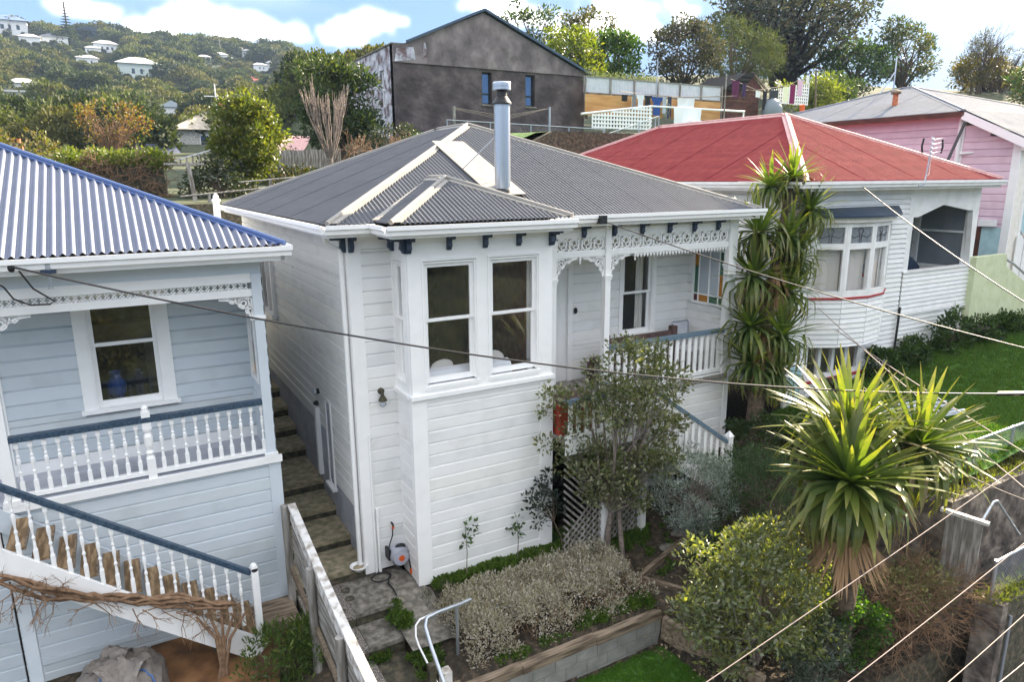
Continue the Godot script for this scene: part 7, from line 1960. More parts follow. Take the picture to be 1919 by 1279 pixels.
	for i in 3000:
		var t := pow(rng.randf(), 0.75)
		var z := lerpf(-44.0, -352.0, t)
		var half := 12.0 + (-z) * 0.17
		var x := -2.0 + (-z) * 0.045 + rng.randf_range(-1, 1) * half
		var near := 0.0
		var clear := false
		for q in H:
			# keep the line of sight below each house open
			if absf(x - q[0] * (7.27 - z) / (7.27 - q[2]) + 2.8 * (z - q[2]) / (7.27 - q[2])) < q[3] * 0.7 and z > q[2] - 3.0 and z < q[2] + 62.0: clear = true
		if absf(x - lerpf(-2.8, 6.0, (7.27 - z) / 65.0)) < 4.5 * (7.27 - z) / 65.0 and z > -60.0: continue
		var s := rng.randf_range(1.5, 3.8) * (0.5 + 0.6 * minf(-z / 200.0, 1.2)) * (0.34 if clear else 1.0)
		var k := rng.randi() % 4
		var g := noise.get_noise_2d(x * 1.5 + 40.0, z * 1.5)
		if g > 0.12: k = [1, 3][rng.randi() % 2]
		elif g < -0.1: k = [0, 2][rng.randi() % 2]
		var o := Vector3(x, hill_y(x, z) + s * 0.35, z)
		var tr := Transform3D(Basis(UP, rng.randf() * TAU) * Basis.from_scale(Vector3(s, s * rng.randf_range(0.8, 1.35), s)), o)
		if made < 240 and s > 1.5:
			made += 1
			var th := thing("hillside_tree", lab[k].replace("among the houses", "").strip_edges() + (" low in the valley" if z > -130.0 else (" on the left part of the slope" if x < 6.0 else " on the right part of the slope") if z > -270.0 else " near the ridge"), "tree", Vector3(x, hill_y(x, z), z), "%s hillside trees" % ["dark", "mid green", "shadowy", "olive"][k])
			mi("crown", kinds[k], M.leafsoft, th, tr)
			mi("trunk", trunk, M.bark, th, tr)
		else: under[k].append(tr)
	for k in 4:
		var o := multi("hillside_bush", kinds[k], M.leafsoft, self, under[k])
		stuff(o)
		o.set_meta("label", ["dark green", "mid green", "deep shadowy green", "olive yellow"][k] + " bush covering the hillside")
		o.set_meta("category", "bush")
	var opp := []
	for i in 120:
		var ox := rng.randf_range(-30, 40)
		var oz := rng.randf_range(14.0, 36.0)
		opp.append(Transform3D(Basis(UP, rng.randf() * TAU) * Basis.from_scale(Vector3.ONE * rng.randf_range(0.8, 1.8)), Vector3(ox, -4.2 + (oz - 12.0) * 0.3, oz)))
	var ob := multi("opposite_bank_bush", kinds[3], M.leafsoft, self, opp)
	stuff(ob)
	ob.set_meta("label", "bush on the bank across the street")
	ob.set_meta("category", "bush")
	# one conifer on the skyline
	var cf := thing("conifer", "tall pointed dark conifer breaking the skyline at left", "tree", Vector3(-8.5, 51.0, -322.0))
	var b := MB.new()
	for i in 16:
		var t := i / 16.0
		for j in 12:
			var a := j * TAU / 12 + i
			b.col = pick([Color(0.035, 0.055, 0.035), Color(0.05, 0.07, 0.045)])
			var d := Vector3(cos(a), -0.1, sin(a)).normalized()
			b.leaf(Vector3(-8.5, 52.0 + t * 16.0, -322.0), d, d.cross(UP).normalized(), 4.6 * (1.0 - t) + 0.3, 1.3 * (1.0 - t) + 0.15)
	mi("crown", b.done(), M.leafsoft, cf)
	pipe("trunk", cf, [Vector3(-8.5, 49.0, -322.0), Vector3(-8.5, 68.0, -322.0)], 0.3, M.bark)
	for q in [[20.0, 16.5, -160.0, 4.0, "pale utility pole leaning in the trees at mid hill"], [44.0, 50.0, -312.0, 8.0, "thin dark pole on the ridge in the middle"]]:
		var up := thing("utility_pole", q[4], "pole", Vector3(q[0], q[1], q[2]))
		pipe("shaft", up, [Vector3(q[0], q[1] - 1.0, q[2]), Vector3(q[0] - 0.3, q[1] + q[3], q[2])], 0.16, M.greywoody)
		pipe("cross_arm", up, [Vector3(q[0] - 1.0, q[1] + q[3] * 0.9, q[2]), Vector3(q[0] + 0.6, q[1] + q[3] * 0.9, q[2])], 0.08, M.greywood)

var heap := {}
func heap_leaf(kd: String, v: int, t: Transform3D) -> void:
	var key := "%s|%d" % [kd, v]
	if not heap.has(key): heap[key] = []
	heap[key].append(t)

func sword_tree(par: Node, heads: Array, limit := 295) -> void:
	# heads: [centre, axis, count, leaf length, lowest, highest, share of dry leaves]
	heap = {}
	var all := []
	for h in heads:
		var axis: Vector3 = h[1].normalized()
		var x := axis.cross(Vector3(0.3, 0.1, 0.95)).normalized()
		var y := axis.cross(x)
		for i: int in int(h[2]):
			var u := lerpf(h[5], h[4], pow((i + rng.randf()) / h[2], 0.9))
			var a := i * 2.39996 + rng.randf_range(-0.25, 0.25)
			var s := sqrt(maxf(0.0, 1.0 - u * u))
			var d := (axis * u + (x * cos(a) + y * sin(a)) * s + rvec() * 0.07).normalized()
			var v := clampi(int((1.0 - d.y) * 2.1 + rng.randf_range(-0.3, 0.9)), 0, 5)
			if d.y < -0.3: v = mini(v, 2)
			var side := d.cross(UP)
			if side.length() < 0.05: side = Vector3.RIGHT
			side = side.normalized()
			var k: float = h[3] * rng.randf_range(0.8, 1.1)
			var kd := "broad"
			if rng.randf() < h[6] and u < 0.1: kd = "dry"
			var t := Transform3D(Basis(-side, side.cross(d), d) * Basis.from_scale(Vector3(k * rng.randf_range(1.05, 1.5), k, k)), h[0] + d * 0.02)
			all.append([kd, v, t])
	# spread the separate leaves evenly over all heads
	var stepp := maxf(1.0, float(all.size()) / limit)
	var nxt := 0.0
	for i in all.size():
		var q: Array = all[i]
		if i >= nxt:
			nxt += stepp
			mi("leaf", sword(q[0], q[1]), M.gloss if q[0] == "broad" else M.dry, par, q[2])
		else: heap_leaf(q[0], q[1], q[2])
	for key in heap:
		var kv: PackedStringArray = key.split("|")
		stuff(multi("leaf_mass", sword(kv[0], int(kv[1])), M.gloss if kv[0] == "broad" else M.dry, par, heap[key]))

func side_steps() -> void:
	var X := frame(Vector3.ZERO, Vector3.RIGHT, Vector3.BACK)
	var s := struct_("alley_steps")
	var st := [[-2.245, -1.11, -0.51], [-2.10, -1.76, -1.11], [-1.965, -2.39, -1.76], [-1.81, -3.43, -2.39], [-1.64, -4.0, -3.43], [-1.48, -4.57, -4.0], [-1.31, -5.2, -4.57], [-1.15, -5.9, -5.2], [-1.0, -6.6, -5.9], [-0.8, -7.4, -6.6], [-0.6, -9.5, -7.4]]
	for q in st:
		fb("step", s, X, -1.46, -0.5, -3.3, q[0] - 0.012, q[1], q[2] - 0.012, M.concdark)
		fb("nosing", s, X, -1.45, -0.51, q[0] - 0.07, q[0], q[1] + 0.01, q[2], M.alley)
	var p := struct_("front_steps")
	for q in [[-2.40, -0.51, 0.21, -1.40, -0.90, M.pebble], [-2.40, -0.51, 0.21, -0.895, -0.45, M.concrete], [-2.55, 0.21, 0.66, -1.30, -0.90, M.pebble], [-2.55, 0.21, 0.66, -0.895, -0.48, M.concrete], [-2.70, 0.66, 1.25, -1.30, -0.86, M.pebble], [-2.72, 0.66, 1.25, -0.855, -0.50, M.concdark], [-2.87, 1.25, 1.95, -1.30, -0.5, M.pebble], [-3.02, 1.95, 3.0, -1.30, -0.5, M.concrete]]:
		fb("slab", p, X, q[3], q[4], q[0] - 0.05, q[0], q[1] + 0.004, q[2] + 0.006, q[5])
		fb("riser", p, X, q[3] + 0.002, q[4] - 0.002, -3.3, q[0] - 0.052, q[1], q[2] - 0.01, M.concdark)
	for q in [Vector3(-0.861, -2.398, -0.323), Vector3(-0.866, -2.398, -0.134), Vector3(-1.03, -2.398, 0.075)]:
		var b := MB.new()
		b.lathe(q, [[0.055, 0.0], [0.055, 0.006], [0.042, 0.006], [0.04, -0.002], [0.001, -0.002]], 16)
		tag(mi("round_cover", b.done(), M.concdark, self), ["small round cover in the top slab, nearest the steps", "small round cover in the middle of the top slab", "small round cover at the fence edge of the top slab"][[-0.323, -0.134, 0.075].find(snappedf(q.z, 0.001))], "cover", "round covers in the slab")
	patch("concrete_apron", M.concrete, steps_(-0.5, 0.14, 8), steps_(-0.55, 0.95, 14), func(x, z): return -2.405 - 0.14 * smoothstep(-0.1, 0.9, z) if x < 0.05 + 0.08 * sin(z * 3.0) else -2.5 - 0.2 * smoothstep(-0.1, 0.9, z))

func left_front() -> void:
	var X := frame(Vector3.ZERO, Vector3.RIGHT, Vector3.BACK)
	# boundary fence: flaking cap, grey boards, posts
	var f := thing("boundary_fence", "sloping weathered plank fence with flaking white cap beside the front steps", "fence", Vector3(-1.4, -2.5, 0.8))
	var top := func(z: float) -> float: return -1.19 - 0.225 * (z + 0.45) + 0.025 * (z + 0.45) * (z + 0.45)
	for k in 3:
		var z0 := -0.45 + k * 1.05
		var z1 := z0 + 1.045
		bar("cap", f, Vector3(-1.385, top.call(z0), z0), Vector3(-1.385, top.call(z1), z1), 0.085, 0.045, M.flaky)
		for j in 4:
			var dy := -0.12 - j * 0.172
			bar("plank", f, Vector3(-1.40 + 0.006 * (j % 2), top.call(z0) + dy, z0 + 0.01), Vector3(-1.40 + 0.006 * (j % 2), top.call(z1) + dy, z1), 0.022, 0.165, M.greywood if j != 0 else M.flaky)
	for z in [-0.5, 0.62, 1.66]:
		var b := MB.new()
		b.tube([Vector3(-1.455, -2.9, z), Vector3(-1.455, top.call(z) - 0.02, z)], [0.045], 9)
		mi("post", b.done(), M.greywoody, f)
	bar("rail", f, Vector3(-1.44, -2.0, -0.45), Vector3(-1.44, -2.35, 2.6), 0.04, 0.08, M.wood)
	# bag of rubble
	var bg := thing("rubble_bag", "crumpled grey woven bulk bag with blue seams under the stair", "bag", Vector3(-3.28, -2.7, 0.1))
	var b := MB.new()
	var nz := FastNoiseLite.new()
	nz.seed = 21
	nz.frequency = 1.4
	var bp := func(i: int, k: int) -> Vector3:
		var th := PI * 0.6 * i / 22.0
		var ph := TAU * k / 40.0
		var d := Vector3(sin(th) * cos(ph), cos(th), sin(th) * sin(ph))
		var fold := absf(nz.get_noise_3dv(d * 0.9)) * 0.3 + (1.0 - absf(nz.get_noise_3dv(d * Vector3(1.3, 0.5, 1.3) + Vector3.ONE * 3.0)) * 2.0) * 0.07
		return Vector3(-3.28, -2.75, 0.02) + Vector3(signf(d.x) * pow(absf(d.x), 0.7), signf(d.y) * pow(absf(d.y), 0.85), signf(d.z) * pow(absf(d.z), 0.7)) * Vector3(0.44, 0.52, 0.36) * (1.12 - fold)
	var bn2 := func(i: int, k: int) -> Vector3:
		return (bp.call(i, k + 1) - bp.call(i, k - 1)).cross(bp.call(i + 1, k) - bp.call(maxi(i - 1, 0), k)).normalized()
	for i in 22:
		for k in 40:
			if i == 0: b.tri(bp.call(0, 0), bp.call(1, k + 1), bp.call(1, k))
			else: b.quadn(bp.call(i, k), bp.call(i, k + 1), bp.call(i + 1, k + 1), bp.call(i + 1, k), bn2.call(i, k), bn2.call(i, k + 1), bn2.call(i + 1, k + 1), bn2.call(i + 1, k))
	mi("sack", b.done(), M.bag, bg)
	for s in [-0.3, 0.28]:
		b = MB.new()
		var pts := []
		for i in 17: pts.append(bp.call(i + 1, int(10.0 + s * 16.0)) + Vector3(0, 0.004, 0.006))
		b.tube(pts, [0.012], 5)
		mi("seam", b.done(), M.bagblue, bg)
	for q in [[-3.38, 0.05, 0.5, 0.34, 0.3], [-3.12, 0.12, -0.5, 0.3, 0.26], [-3.3, -0.08, 2.4, 0.3, 0.2]]:
		b = MB.new()
		var fp := func(u: float, v: float) -> Vector3:
			return Vector3((u - 0.5) * q[3] * (1.0 - 0.3 * v), 0.02 + 0.1 * sin(v * 2.6) - 0.12 * v * v + 0.03 * nz.get_noise_2d(u * 3.0, v * 3.0), (v - 0.2) * q[4] + 0.03 * nz.get_noise_2d(u * 4.0 + 9.0, v * 2.0))
		for iu in 10:
			for iv in 8: b.quad(fp.call(iu / 10.0, iv / 8.0), fp.call(iu / 10.0, (iv + 1) / 8.0), fp.call((iu + 1) / 10.0, (iv + 1) / 8.0), fp.call((iu + 1) / 10.0, iv / 8.0))
		mi("flap", b.done(), M.bag, bg, Transform3D(Basis(UP, q[2]), Vector3(q[0], -2.24, q[1])))
	# plywood sheets on the ground
	for q in [[-2.62, -2.60, -0.1, 0.34, 0.55, 0.05, "brown plywood sheet lying beside the rubble bag"], [-2.1, -2.57, 0.35, 0.3, 0.36, -0.2, "smaller orange brown board beside the vine root"]]:
		var pl := mi("ground_board", BOX, M.board, self, Transform3D(Basis(UP, q[5]) * Basis(Vector3.RIGHT, 0.06) * Basis.from_scale(Vector3(q[3] * 2, 0.02, q[4] * 2)), Vector3(q[0], q[1], q[2])))
		tag(pl, q[6], "board", "boards on the ground")
	var pt := thing("planter_box", "dark grey planter tub under the lower end of the stair", "planter", Vector3(-2.25, -2.6, -0.25))
	b = MB.new()
	b.lathe(Vector3(-2.25, -2.6, -0.25), [[0.14, 0], [0.19, 0.26], [0.2, 0.28], [0.17, 0.28], [0.165, 0.22], [0.001, 0.22]], 14)
	mi("tub", b.done(), M.concdark, pt)
	# old vine twisted along the stair's stringer
	var vi := thing("bare_vine", "leafless brown vine twisting along the white stair stringer", "vine", Vector3(-2.4, -2.6, 0.25))
	b = MB.new()
	for k in 7:
		var pts := []
		var t0 := rng.randf_range(0.0, 0.25)
		var t1 := rng.randf_range(0.8, 1.0)
		for i in 34:
			var t := lerpf(t0, t1, i / 33.0)
			var x := lerpf(-4.2, -2.02, t)
			var y := -0.90 - 0.98 * t - 0.36 * t * (1.0 - t)
			pts.append(Vector3(x, y + 0.13 * noise.get_noise_2d(t * 60.0, k * 50.0) + 0.05 * noise.get_noise_2d(t * 220.0, k * 90.0), 0.2 + 0.09 * noise.get_noise_2d(t * 90.0, 300.0 + k * 50.0)))
		b.tube(pts, [rng.randf_range(0.009, 0.022)], 5)
	for k in 5:
		var a := Vector3(-2.36 + rng.randf_range(-0.06, 0.06), -2.72, 0.3)
		var e := Vector3(-2.05 - k * 0.12, -1.95 + k * 0.02, 0.2)
		b.tube([a, a.lerp(e, 0.35) + Vector3(-0.1 + 0.05 * k, 0, 0.05), a.lerp(e, 0.7) + Vector3(0.06 * (k - 2), 0, 0.04), e], [0.03, 0.022, 0.018, 0.012], 6)
	mi("stems", b.done(), M.vine, vi)
	b = MB.new()
	for i in 46:
		var t := rng.randf()
		twig(b, Vector3(lerpf(-4.1, -2.1, t), -0.95 - 1.0 * t - 0.44 * t * (1.0 - t), 0.22), (rvec() * Vector3(1, 0.8, 0.4) + Vector3(0.3, -0.1, 0.2)).normalized(), 0.17, 0.006, 2, 0.7, -0.1)
	mi("twigs", b.done(), M.vine, vi)
	tree("leafy_shrub", "bright green narrow leaved shrub at the foot of the landing", "", Vector3(-1.72, -2.75, 0.5), Vector3(-1.72, -2.42, 0.52), Vector3(0.36, 0.32, 0.3), 46, 60, 0.13, 0.075, 0.02, [Color(0.11, 0.17, 0.035), Color(0.15, 0.2, 0.05), Color(0.07, 0.12, 0.03)], 0.014, {"cat": "shrub", "stems": 6, "up": 1.2, "limbs": 20, "leaf": M.leaf})

func front_garden() -> void:
	var X := frame(Vector3.ZERO, Vector3.RIGHT, Vector3.BACK)
	var b: MB
	# hose reel in the corner by the bay, tap and hose
	var hr := thing("hose_reel", "grey wall mounted hose reel with an orange badge beside the bay", "hose reel", Vector3(-0.15, -2.2, -0.36))
	b = MB.new()
	b.tube([Vector3(-0.15, -2.14, -0.45), Vector3(-0.15, -2.14, -0.43), Vector3(-0.15, -2.14, -0.30), Vector3(-0.15, -2.14, -0.27)], [0.11, 0.125, 0.125, 0.10], 20)
	mi("drum", b.done(), M.plastic, hr)
	b = MB.new()
	b.tube([Vector3(-0.15, -2.14, -0.272), Vector3(-0.15, -2.14, -0.262)], [0.075], 18)
	mi("face", b.done(), M.plastic, hr)
	b = MB.new()
	b.tube([Vector3(-0.15, -2.14, -0.264), Vector3(-0.15, -2.14, -0.254)], [0.038], 14)
	mi("badge", b.done(), M.orange, hr)
	b = MB.new()
	b.ball(Vector3(-0.13, -2.03, -0.36), Vector3(0.07, 0.035, 0.05), 8)
	mi("handle", b.done(), M.black, hr)
	fb("wall_bracket", hr, X, -0.29, -0.26, -2.18, -2.04, -0.48, -0.34, M.black)
	pipe("feed_hose", hr, [Vector3(-0.19, -1.78, -0.44), Vector3(-0.2, -1.88, -0.42), Vector3(-0.24, -2.0, -0.43), Vector3(-0.27, -2.08, -0.42)], 0.008, M.black, 6)
	pipe("outlet_hose", hr, [Vector3(-0.05, -2.1, -0.36), Vector3(0.0 - 0.05, -2.18, -0.3), Vector3(-0.045, -2.3, -0.24)], 0.01, M.black, 6)
	fb("nozzle", hr, X, -0.06, -0.03, -2.37, -2.3, -0.25, -0.22, M.orange)
	var tp := thing("garden_tap", "small tap with a red hose fitting on the white wall", "tap", Vector3(-0.19, -1.75, -0.48))
	pipe("spout", tp, [Vector3(-0.19, -1.74, -0.485), Vector3(-0.19, -1.74, -0.43), Vector3(-0.19, -1.77, -0.42)], 0.012, M.black, 7)
	pipe("fitting", tp, [Vector3(-0.19, -1.765, -0.42), Vector3(-0.19, -1.80, -0.43)], 0.017, M.orange, 7)
	var ho := thing("garden_hose", "loop of dark hose lying on the concrete by the wall", "hose", Vector3(-0.4, -2.4, -0.38))
	var pts := []
	for i in 26:
		var a := i * TAU / 22.0
		pts.append(Vector3(-0.4 + cos(a) * 0.12, -2.385 + 0.004 * i / 6.0, -0.36 + sin(a) * 0.09))
	for q in [Vector3(-0.36, -2.39, -0.2), Vector3(-0.35, -2.39, -0.05), Vector3(-0.36, -2.395, 0.08)]: pts.append(q)
	b = MB.new()
	b.tube(pts, [0.009], 6)
	mi("coil", b.done(), M.black, ho)
	var sh := thing("downpipe_shoe", "white concrete gully shoe at the foot of the downpipe", "gully", Vector3(-0.62, -2.3, -0.5))
	b = MB.new()
	b.lathe(Vector3(-0.63, -2.29, -0.5), [[0.05, 0.0], [0.1, 0.05], [0.115, 0.07], [0.1, 0.07], [0.05, 0.02], [0.001, 0.015]], 12)
	mi("bowl", b.done(), M.trim, sh)
	# bed edging, block wall, sleepers
	var ed := thing("bed_edging", "dark timber edging between the flower bed and the silver hedge", "edging", Vector3(1.5, -2.5, 0.2))
	for i in 4: bar("sleeper", ed, Vector3(0.22 + i * 0.69, -2.47 + rng.randf_range(-0.01, 0.01), 0.245 - i * 0.05), Vector3(0.9 + i * 0.69, -2.47, 0.20 - i * 0.05), 0.05, 0.14, M.concdark)
	var bw := thing("block_wall", "low concrete block wall with a timber top above the lower lawn", "wall", Vector3(1.0, -3.1, 1.6))
	for r in 3:
		for i in 11:
			var x0 := -0.55 + i * 0.29 - (0.145 if r % 2 else 0.0)
			var x1 := minf(x0 + 0.284, 2.42)
			if x1 - x0 < 0.05: continue
			fb("block", bw, X, x0, x1, -3.2 + r * 0.15, -3.056 + r * 0.15, 1.52, 1.64 + rng.randf_range(-0.003, 0.003), M.blockm)
	for i in 3: bar("sleeper", bw, Vector3(-0.5 + i * 0.98, -2.70 + rng.randf_range(-0.008, 0.008), 1.57), Vector3(0.475 + i * 0.98, -2.70 + rng.randf_range(-0.008, 0.008), 1.56), 0.17, 0.1, M.wood)
	var se := thing("side_edging", "timber edging running down the right side of the lower lawn", "edging", Vector3(2.55, -3.0, 2.2))
	bar("sleeper", se, Vector3(2.45, -2.86, 1.66), Vector3(2.72, -2.92, 2.95), 0.07, 0.3, M.wood)
	bar("sleeper", se, Vector3(2.62, -2.62, 1.05), Vector3(3.05, -2.66, 1.62), 0.06, 0.12, M.woodz)
	bar("sleeper", se, Vector3(2.62, -2.58, 1.02), Vector3(3.7, -2.46, 0.72), 0.06, 0.1, M.wood)
	# tubular handrails
	var rl := thing("steel_handrail", "bent galvanised steel handrail in front of the silver hedge", "handrail", Vector3(-0.4, -2.6, 1.3))
	pipe("tube", rl, [Vector3(0.12, -2.02, 1.12), Vector3(-0.02, -1.99, 1.18), Vector3(-0.36, -1.9, 1.32), Vector3(-0.50, -1.88, 1.38), Vector3(-0.545, -1.92, 1.45), Vector3(-0.56, -2.02, 1.62), Vector3(-0.585, -2.35, 2.2), Vector3(-0.6, -2.6, 2.6)], 0.021, M.steel, 10)
	pipe("post", rl, [Vector3(-0.08, -1.98, 1.2), Vector3(-0.08, -2.75, 1.2)], 0.019, M.steel)
	var r2 := thing("white_handrail", "thin white bent rail behind the galvanised handrail", "handrail", Vector3(-0.4, -2.6, 0.9))
	pipe("tube", r2, [Vector3(-0.22, -2.2, 0.9), Vector3(-0.40, -2.2, 0.93), Vector3(-0.47, -2.22, 0.98), Vector3(-0.50, -2.3, 1.05), Vector3(-0.50, -2.36, 1.12), Vector3(-0.44, -2.62, 1.5)], 0.011, M.trim, 8)
	var gp := thing("gate_post", "old flaking timber gate post at the end of the block wall", "post", Vector3(-0.45, -3.0, 1.75))
	fb("post", gp, X, -0.50, -0.40, -3.2, -2.28, 1.66, 1.76, M.flaky)
	fb("strut", gp, X, -0.60, -0.53, -3.2, -2.22, 1.60, 1.67, M.concdark)
	# ---- planting
	var SIL := [Color(0.44, 0.40, 0.33), Color(0.54, 0.50, 0.44), Color(0.36, 0.32, 0.25), Color(0.30, 0.25, 0.17), Color(0.49, 0.44, 0.38)]
	var hd := thing("silver_hedge", "clipped silvery grey hedge in front of the bay", "hedge", Vector3(1.2, -2.6, 0.95))
	b = MB.new()
	for i in 380:
		var x := rng.randf_range(0.0, 2.46)
		var z := rng.randf_range(0.40, 1.46)
		var e := minf(minf(x + 0.1, 2.5 - x), minf(z - 0.3, 1.5 - z))
		var tp2 := -2.62 + 0.38 * clampf(e / 0.2, 0.3, 1.0) + 0.05 * noise.get_noise_2d(x * 60.0, z * 60.0)
		clump_leaves(b, Vector3(x, tp2 + rng.randf_range(-0.12, 0.02), z), Vector3(0.11, 0.1, 0.11), 92, 0.036, 0.015, SIL, 0.9)
	mi("foliage", b.done(), M.leafsoft, hd)
	b = MB.new()
	for i in 120: twig(b, Vector3(rng.randf_range(0.05, 2.4), -2.62, rng.randf_range(0.45, 1.4)), (UP + rvec() * 0.5).normalized(), 0.17, 0.006, 2, 0.5, 0.3)
	mi("stems", b.done(), M.vine, hd)
	tree("feijoa_tree", "grey green leafy tree standing before the verandah of the white villa", "", Vector3(2.52, -2.5, 0.42), Vector3(2.66, -0.62, 0.47), Vector3(1.0, 1.3, 0.46), 150, 70, 0.17, 0.06, 0.034, [Color(0.13, 0.15, 0.07), Color(0.16, 0.18, 0.09), Color(0.22, 0.21, 0.13), Color(0.11, 0.14, 0.05), Color(0.32, 0.31, 0.22)], 0.055, {"leaf": M.gloss, "fork": 0.32, "limbs": 40, "stems": 2, "hollow": 0.2, "bark": M.barkgrey})
	tree("dark_sprig_shrub", "small dark leaved sprig against the bay's right corner", "", Vector3(1.95, -2.4, 0.25), Vector3(1.66, -1.55, 0.2), Vector3(0.2, 0.36, 0.12), 22, 24, 0.1, 0.06, 0.03, [Color(0.035, 0.05, 0.04), Color(0.055, 0.07, 0.06), Color(0.03, 0.045, 0.03)], 0.012, {"cat": "shrub", "limbs": 18, "leaf": M.gloss})
	tree("silver_bush", "round silvery blue twiggy bush right of the leafy tree", "", Vector3(3.62, -2.3, 0.85), Vector3(3.62, -1.66, 0.85), Vector3(0.56, 0.5, 0.42), 120, 80, 0.12, 0.05, 0.012, [Color(0.22, 0.27, 0.24), Color(0.3, 0.34, 0.32), Color(0.15, 0.2, 0.17), Color(0.4, 0.43, 0.42)], 0.02, {"cat": "bush", "stems": 7, "limbs": 30, "leaf": M.leafsoft, "bark": M.barkgrey, "up": 0.7})
	tree("conifer_bush", "dense dark blue green bush beside the path", "", Vector3(4.5, -2.3, 1.2), Vector3(4.55, -1.75, 1.2), Vector3(0.55, 0.55, 0.5), 105, 80, 0.13, 0.055, 0.012, [Color(0.08, 0.13, 0.07), Color(0.11, 0.17, 0.09), Color(0.06, 0.10, 0.055)], 0.03, {"cat": "bush", "stems": 4, "up": 1.4, "leaf": M.leaf})
	tree("conifer_bush", "smaller dark blue green bush by the path's edge", "", Vector3(3.5, -2.5, 1.35), Vector3(3.5, -2.2, 1.35), Vector3(0.3, 0.22, 0.25), 40, 70, 0.1, 0.05, 0.011, [Color(0.05, 0.09, 0.05), Color(0.075, 0.12, 0.06), Color(0.04, 0.07, 0.04)], 0.02, {"cat": "bush", "stems": 3, "up": 1.4})
	tree("olive_shrub", "large grey green open shrub with yellow tips at the bottom right", "", Vector3(2.95, -2.95, 2.62), Vector3(2.95, -2.0, 2.58), Vector3(0.95, 0.82, 0.62), 185, 72, 0.17, 0.068, 0.03, [Color(0.17, 0.20, 0.09), Color(0.21, 0.24, 0.13), Color(0.13, 0.16, 0.07), Color(0.30, 0.31, 0.22), Color(0.27, 0.28, 0.07)], 0.03, {"cat": "shrub", "stems": 8, "limbs": 70, "leaf": M.gloss, "hollow": 0.2, "fork": 0.3, "bark": M.barkgrey})
	tree("garden_bush", "bright green low bush below the large sword leaved plant", "", Vector3(4.15, -3.0, 3.0), Vector3(4.15, -2.65, 2.95), Vector3(0.42, 0.36, 0.3), 46, 70, 0.12, 0.05, 0.035, [Color(0.06, 0.14, 0.02), Color(0.09, 0.18, 0.03), Color(0.04, 0.09, 0.02)], 0.02, {"cat": "bush", "stems": 3})
	tree("garden_bush", "bluish grey tangled bush at the bottom edge beside the bright green bush", "", Vector3(3.55, -3.1, 3.0), Vector3(3.5, -2.72, 3.0), Vector3(0.42, 0.4, 0.25), 46, 66, 0.12, 0.06, 0.014, [Color(0.09, 0.12, 0.10), Color(0.13, 0.16, 0.14), Color(0.07, 0.1, 0.06)], 0.02, {"cat": "bush", "stems": 4, "bark": M.barkgrey})
	var bb := thing("dry_bush", "tangled dry brown bush with pale leaves in front of the retaining wall", "bush", Vector3(5.1, -3.0, 3.0))
	b = MB.new()
	for i in 150: twig(b, Vector3(5.15 + rng.randf_range(-0.6, 0.6), -2.9 + rng.randf_range(0, 0.5), 3.05 + rng.randf_range(-0.35, 0.3)), (rvec() + UP * 0.2).normalized(), 0.3, 0.007, 3, 0.8, 0.05)
	mi("stems", b.done(), M.vine, bb)
	b = MB.new()
	for i in 60: clump_leaves(b, Vector3(5.3 + rng.randf_range(-0.6, 0.7), -2.45 + rng.randf_range(-0.15, 0.28), 3.05 + rng.randf_range(-0.4, 0.3)), Vector3.ONE * 0.13, 40, 0.04, 0.022, [Color(0.2, 0.2, 0.08), Color(0.26, 0.24, 0.12), Color(0.15, 0.16, 0.06)], 0.8)
	mi("foliage", b.done(), M.leafsoft, bb)
	var ds := thing("heather_bush", "small dark grey green heather mound at the bay's foot", "bush", Vector3(0.12, -2.5, 0.3))
	b = MB.new()
	for i in 34: clump_leaves(b, Vector3(0.12, -2.46, 0.3) + rvec() * Vector3(0.2, 0.13, 0.16), Vector3.ONE * 0.08, 60, 0.045, 0.006, [Color(0.07, 0.085, 0.05), Color(0.10, 0.11, 0.075), Color(0.12, 0.1, 0.07)], 1.2)
	mi("foliage", b.done(), M.leafsoft, ds)
	for q in [[0.55, 0.12, 0.75, "thin young sapling with a few leaves in the flower bed, nearest the bay corner"], [1.3, 0.1, 0.62, "thin young sapling further right in the flower bed"]]:
		var sp := thing("sapling", q[3], "sapling", Vector3(q[0], -2.45, q[1]), "saplings in the flower bed")
		b = MB.new()
		b.tube([Vector3(q[0], -2.5, q[1]), Vector3(q[0] + 0.02, -2.45 + q[2] * 0.5, q[1]), Vector3(q[0], -2.45 + q[2], q[1])], [0.008, 0.006, 0.004], 5)
		mi("stem", b.done(), M.barkgrey, sp)
		b = MB.new()
		for i in 3: clump_leaves(b, Vector3(q[0] + rng.randf_range(-0.1, 0.1), -2.45 + q[2] * (0.7 + 0.14 * i), q[1]), Vector3(0.09, 0.06, 0.07), 12, 0.075, 0.036, [Color(0.07, 0.13, 0.03), Color(0.05, 0.09, 0.04)], 0.1)
		mi("leaves", b.done(), M.gloss, sp)
	# ground cover in the beds, weeds along the steps, leaf litter
	b = MB.new()
	for i in 26: clump_leaves(b, Vector3(0, 0.03, 0), Vector3(0.07, 0.035, 0.07), 3, 0.045, 0.03, [Color(0.09, 0.16, 0.025), Color(0.13, 0.2, 0.035), Color(0.06, 0.12, 0.025)], 0.6)
	var gc := b.done()
	var ts := scatter(230, 0.2, 2.1, 0.04, 0.2, bed_y, 0.7, 1.4)
	ts += scatter(260, 2.0, 3.3, -0.3, 0.5, bed_y, 0.6, 1.3)
	ts += scatter(46, 0.3, 2.4, 1.42, 1.52, func(_x, _z): return -2.64, 0.5, 1.1)
	ts += scatter(40, 1.4, 2.4, 1.36, 1.46, func(_x, _z): return -2.6, 0.7, 1.2)
	ts += scatter(30, -0.52, -0.38, 0.1, 0.6, func(_x, _z): return -2.5, 0.6, 1.3)
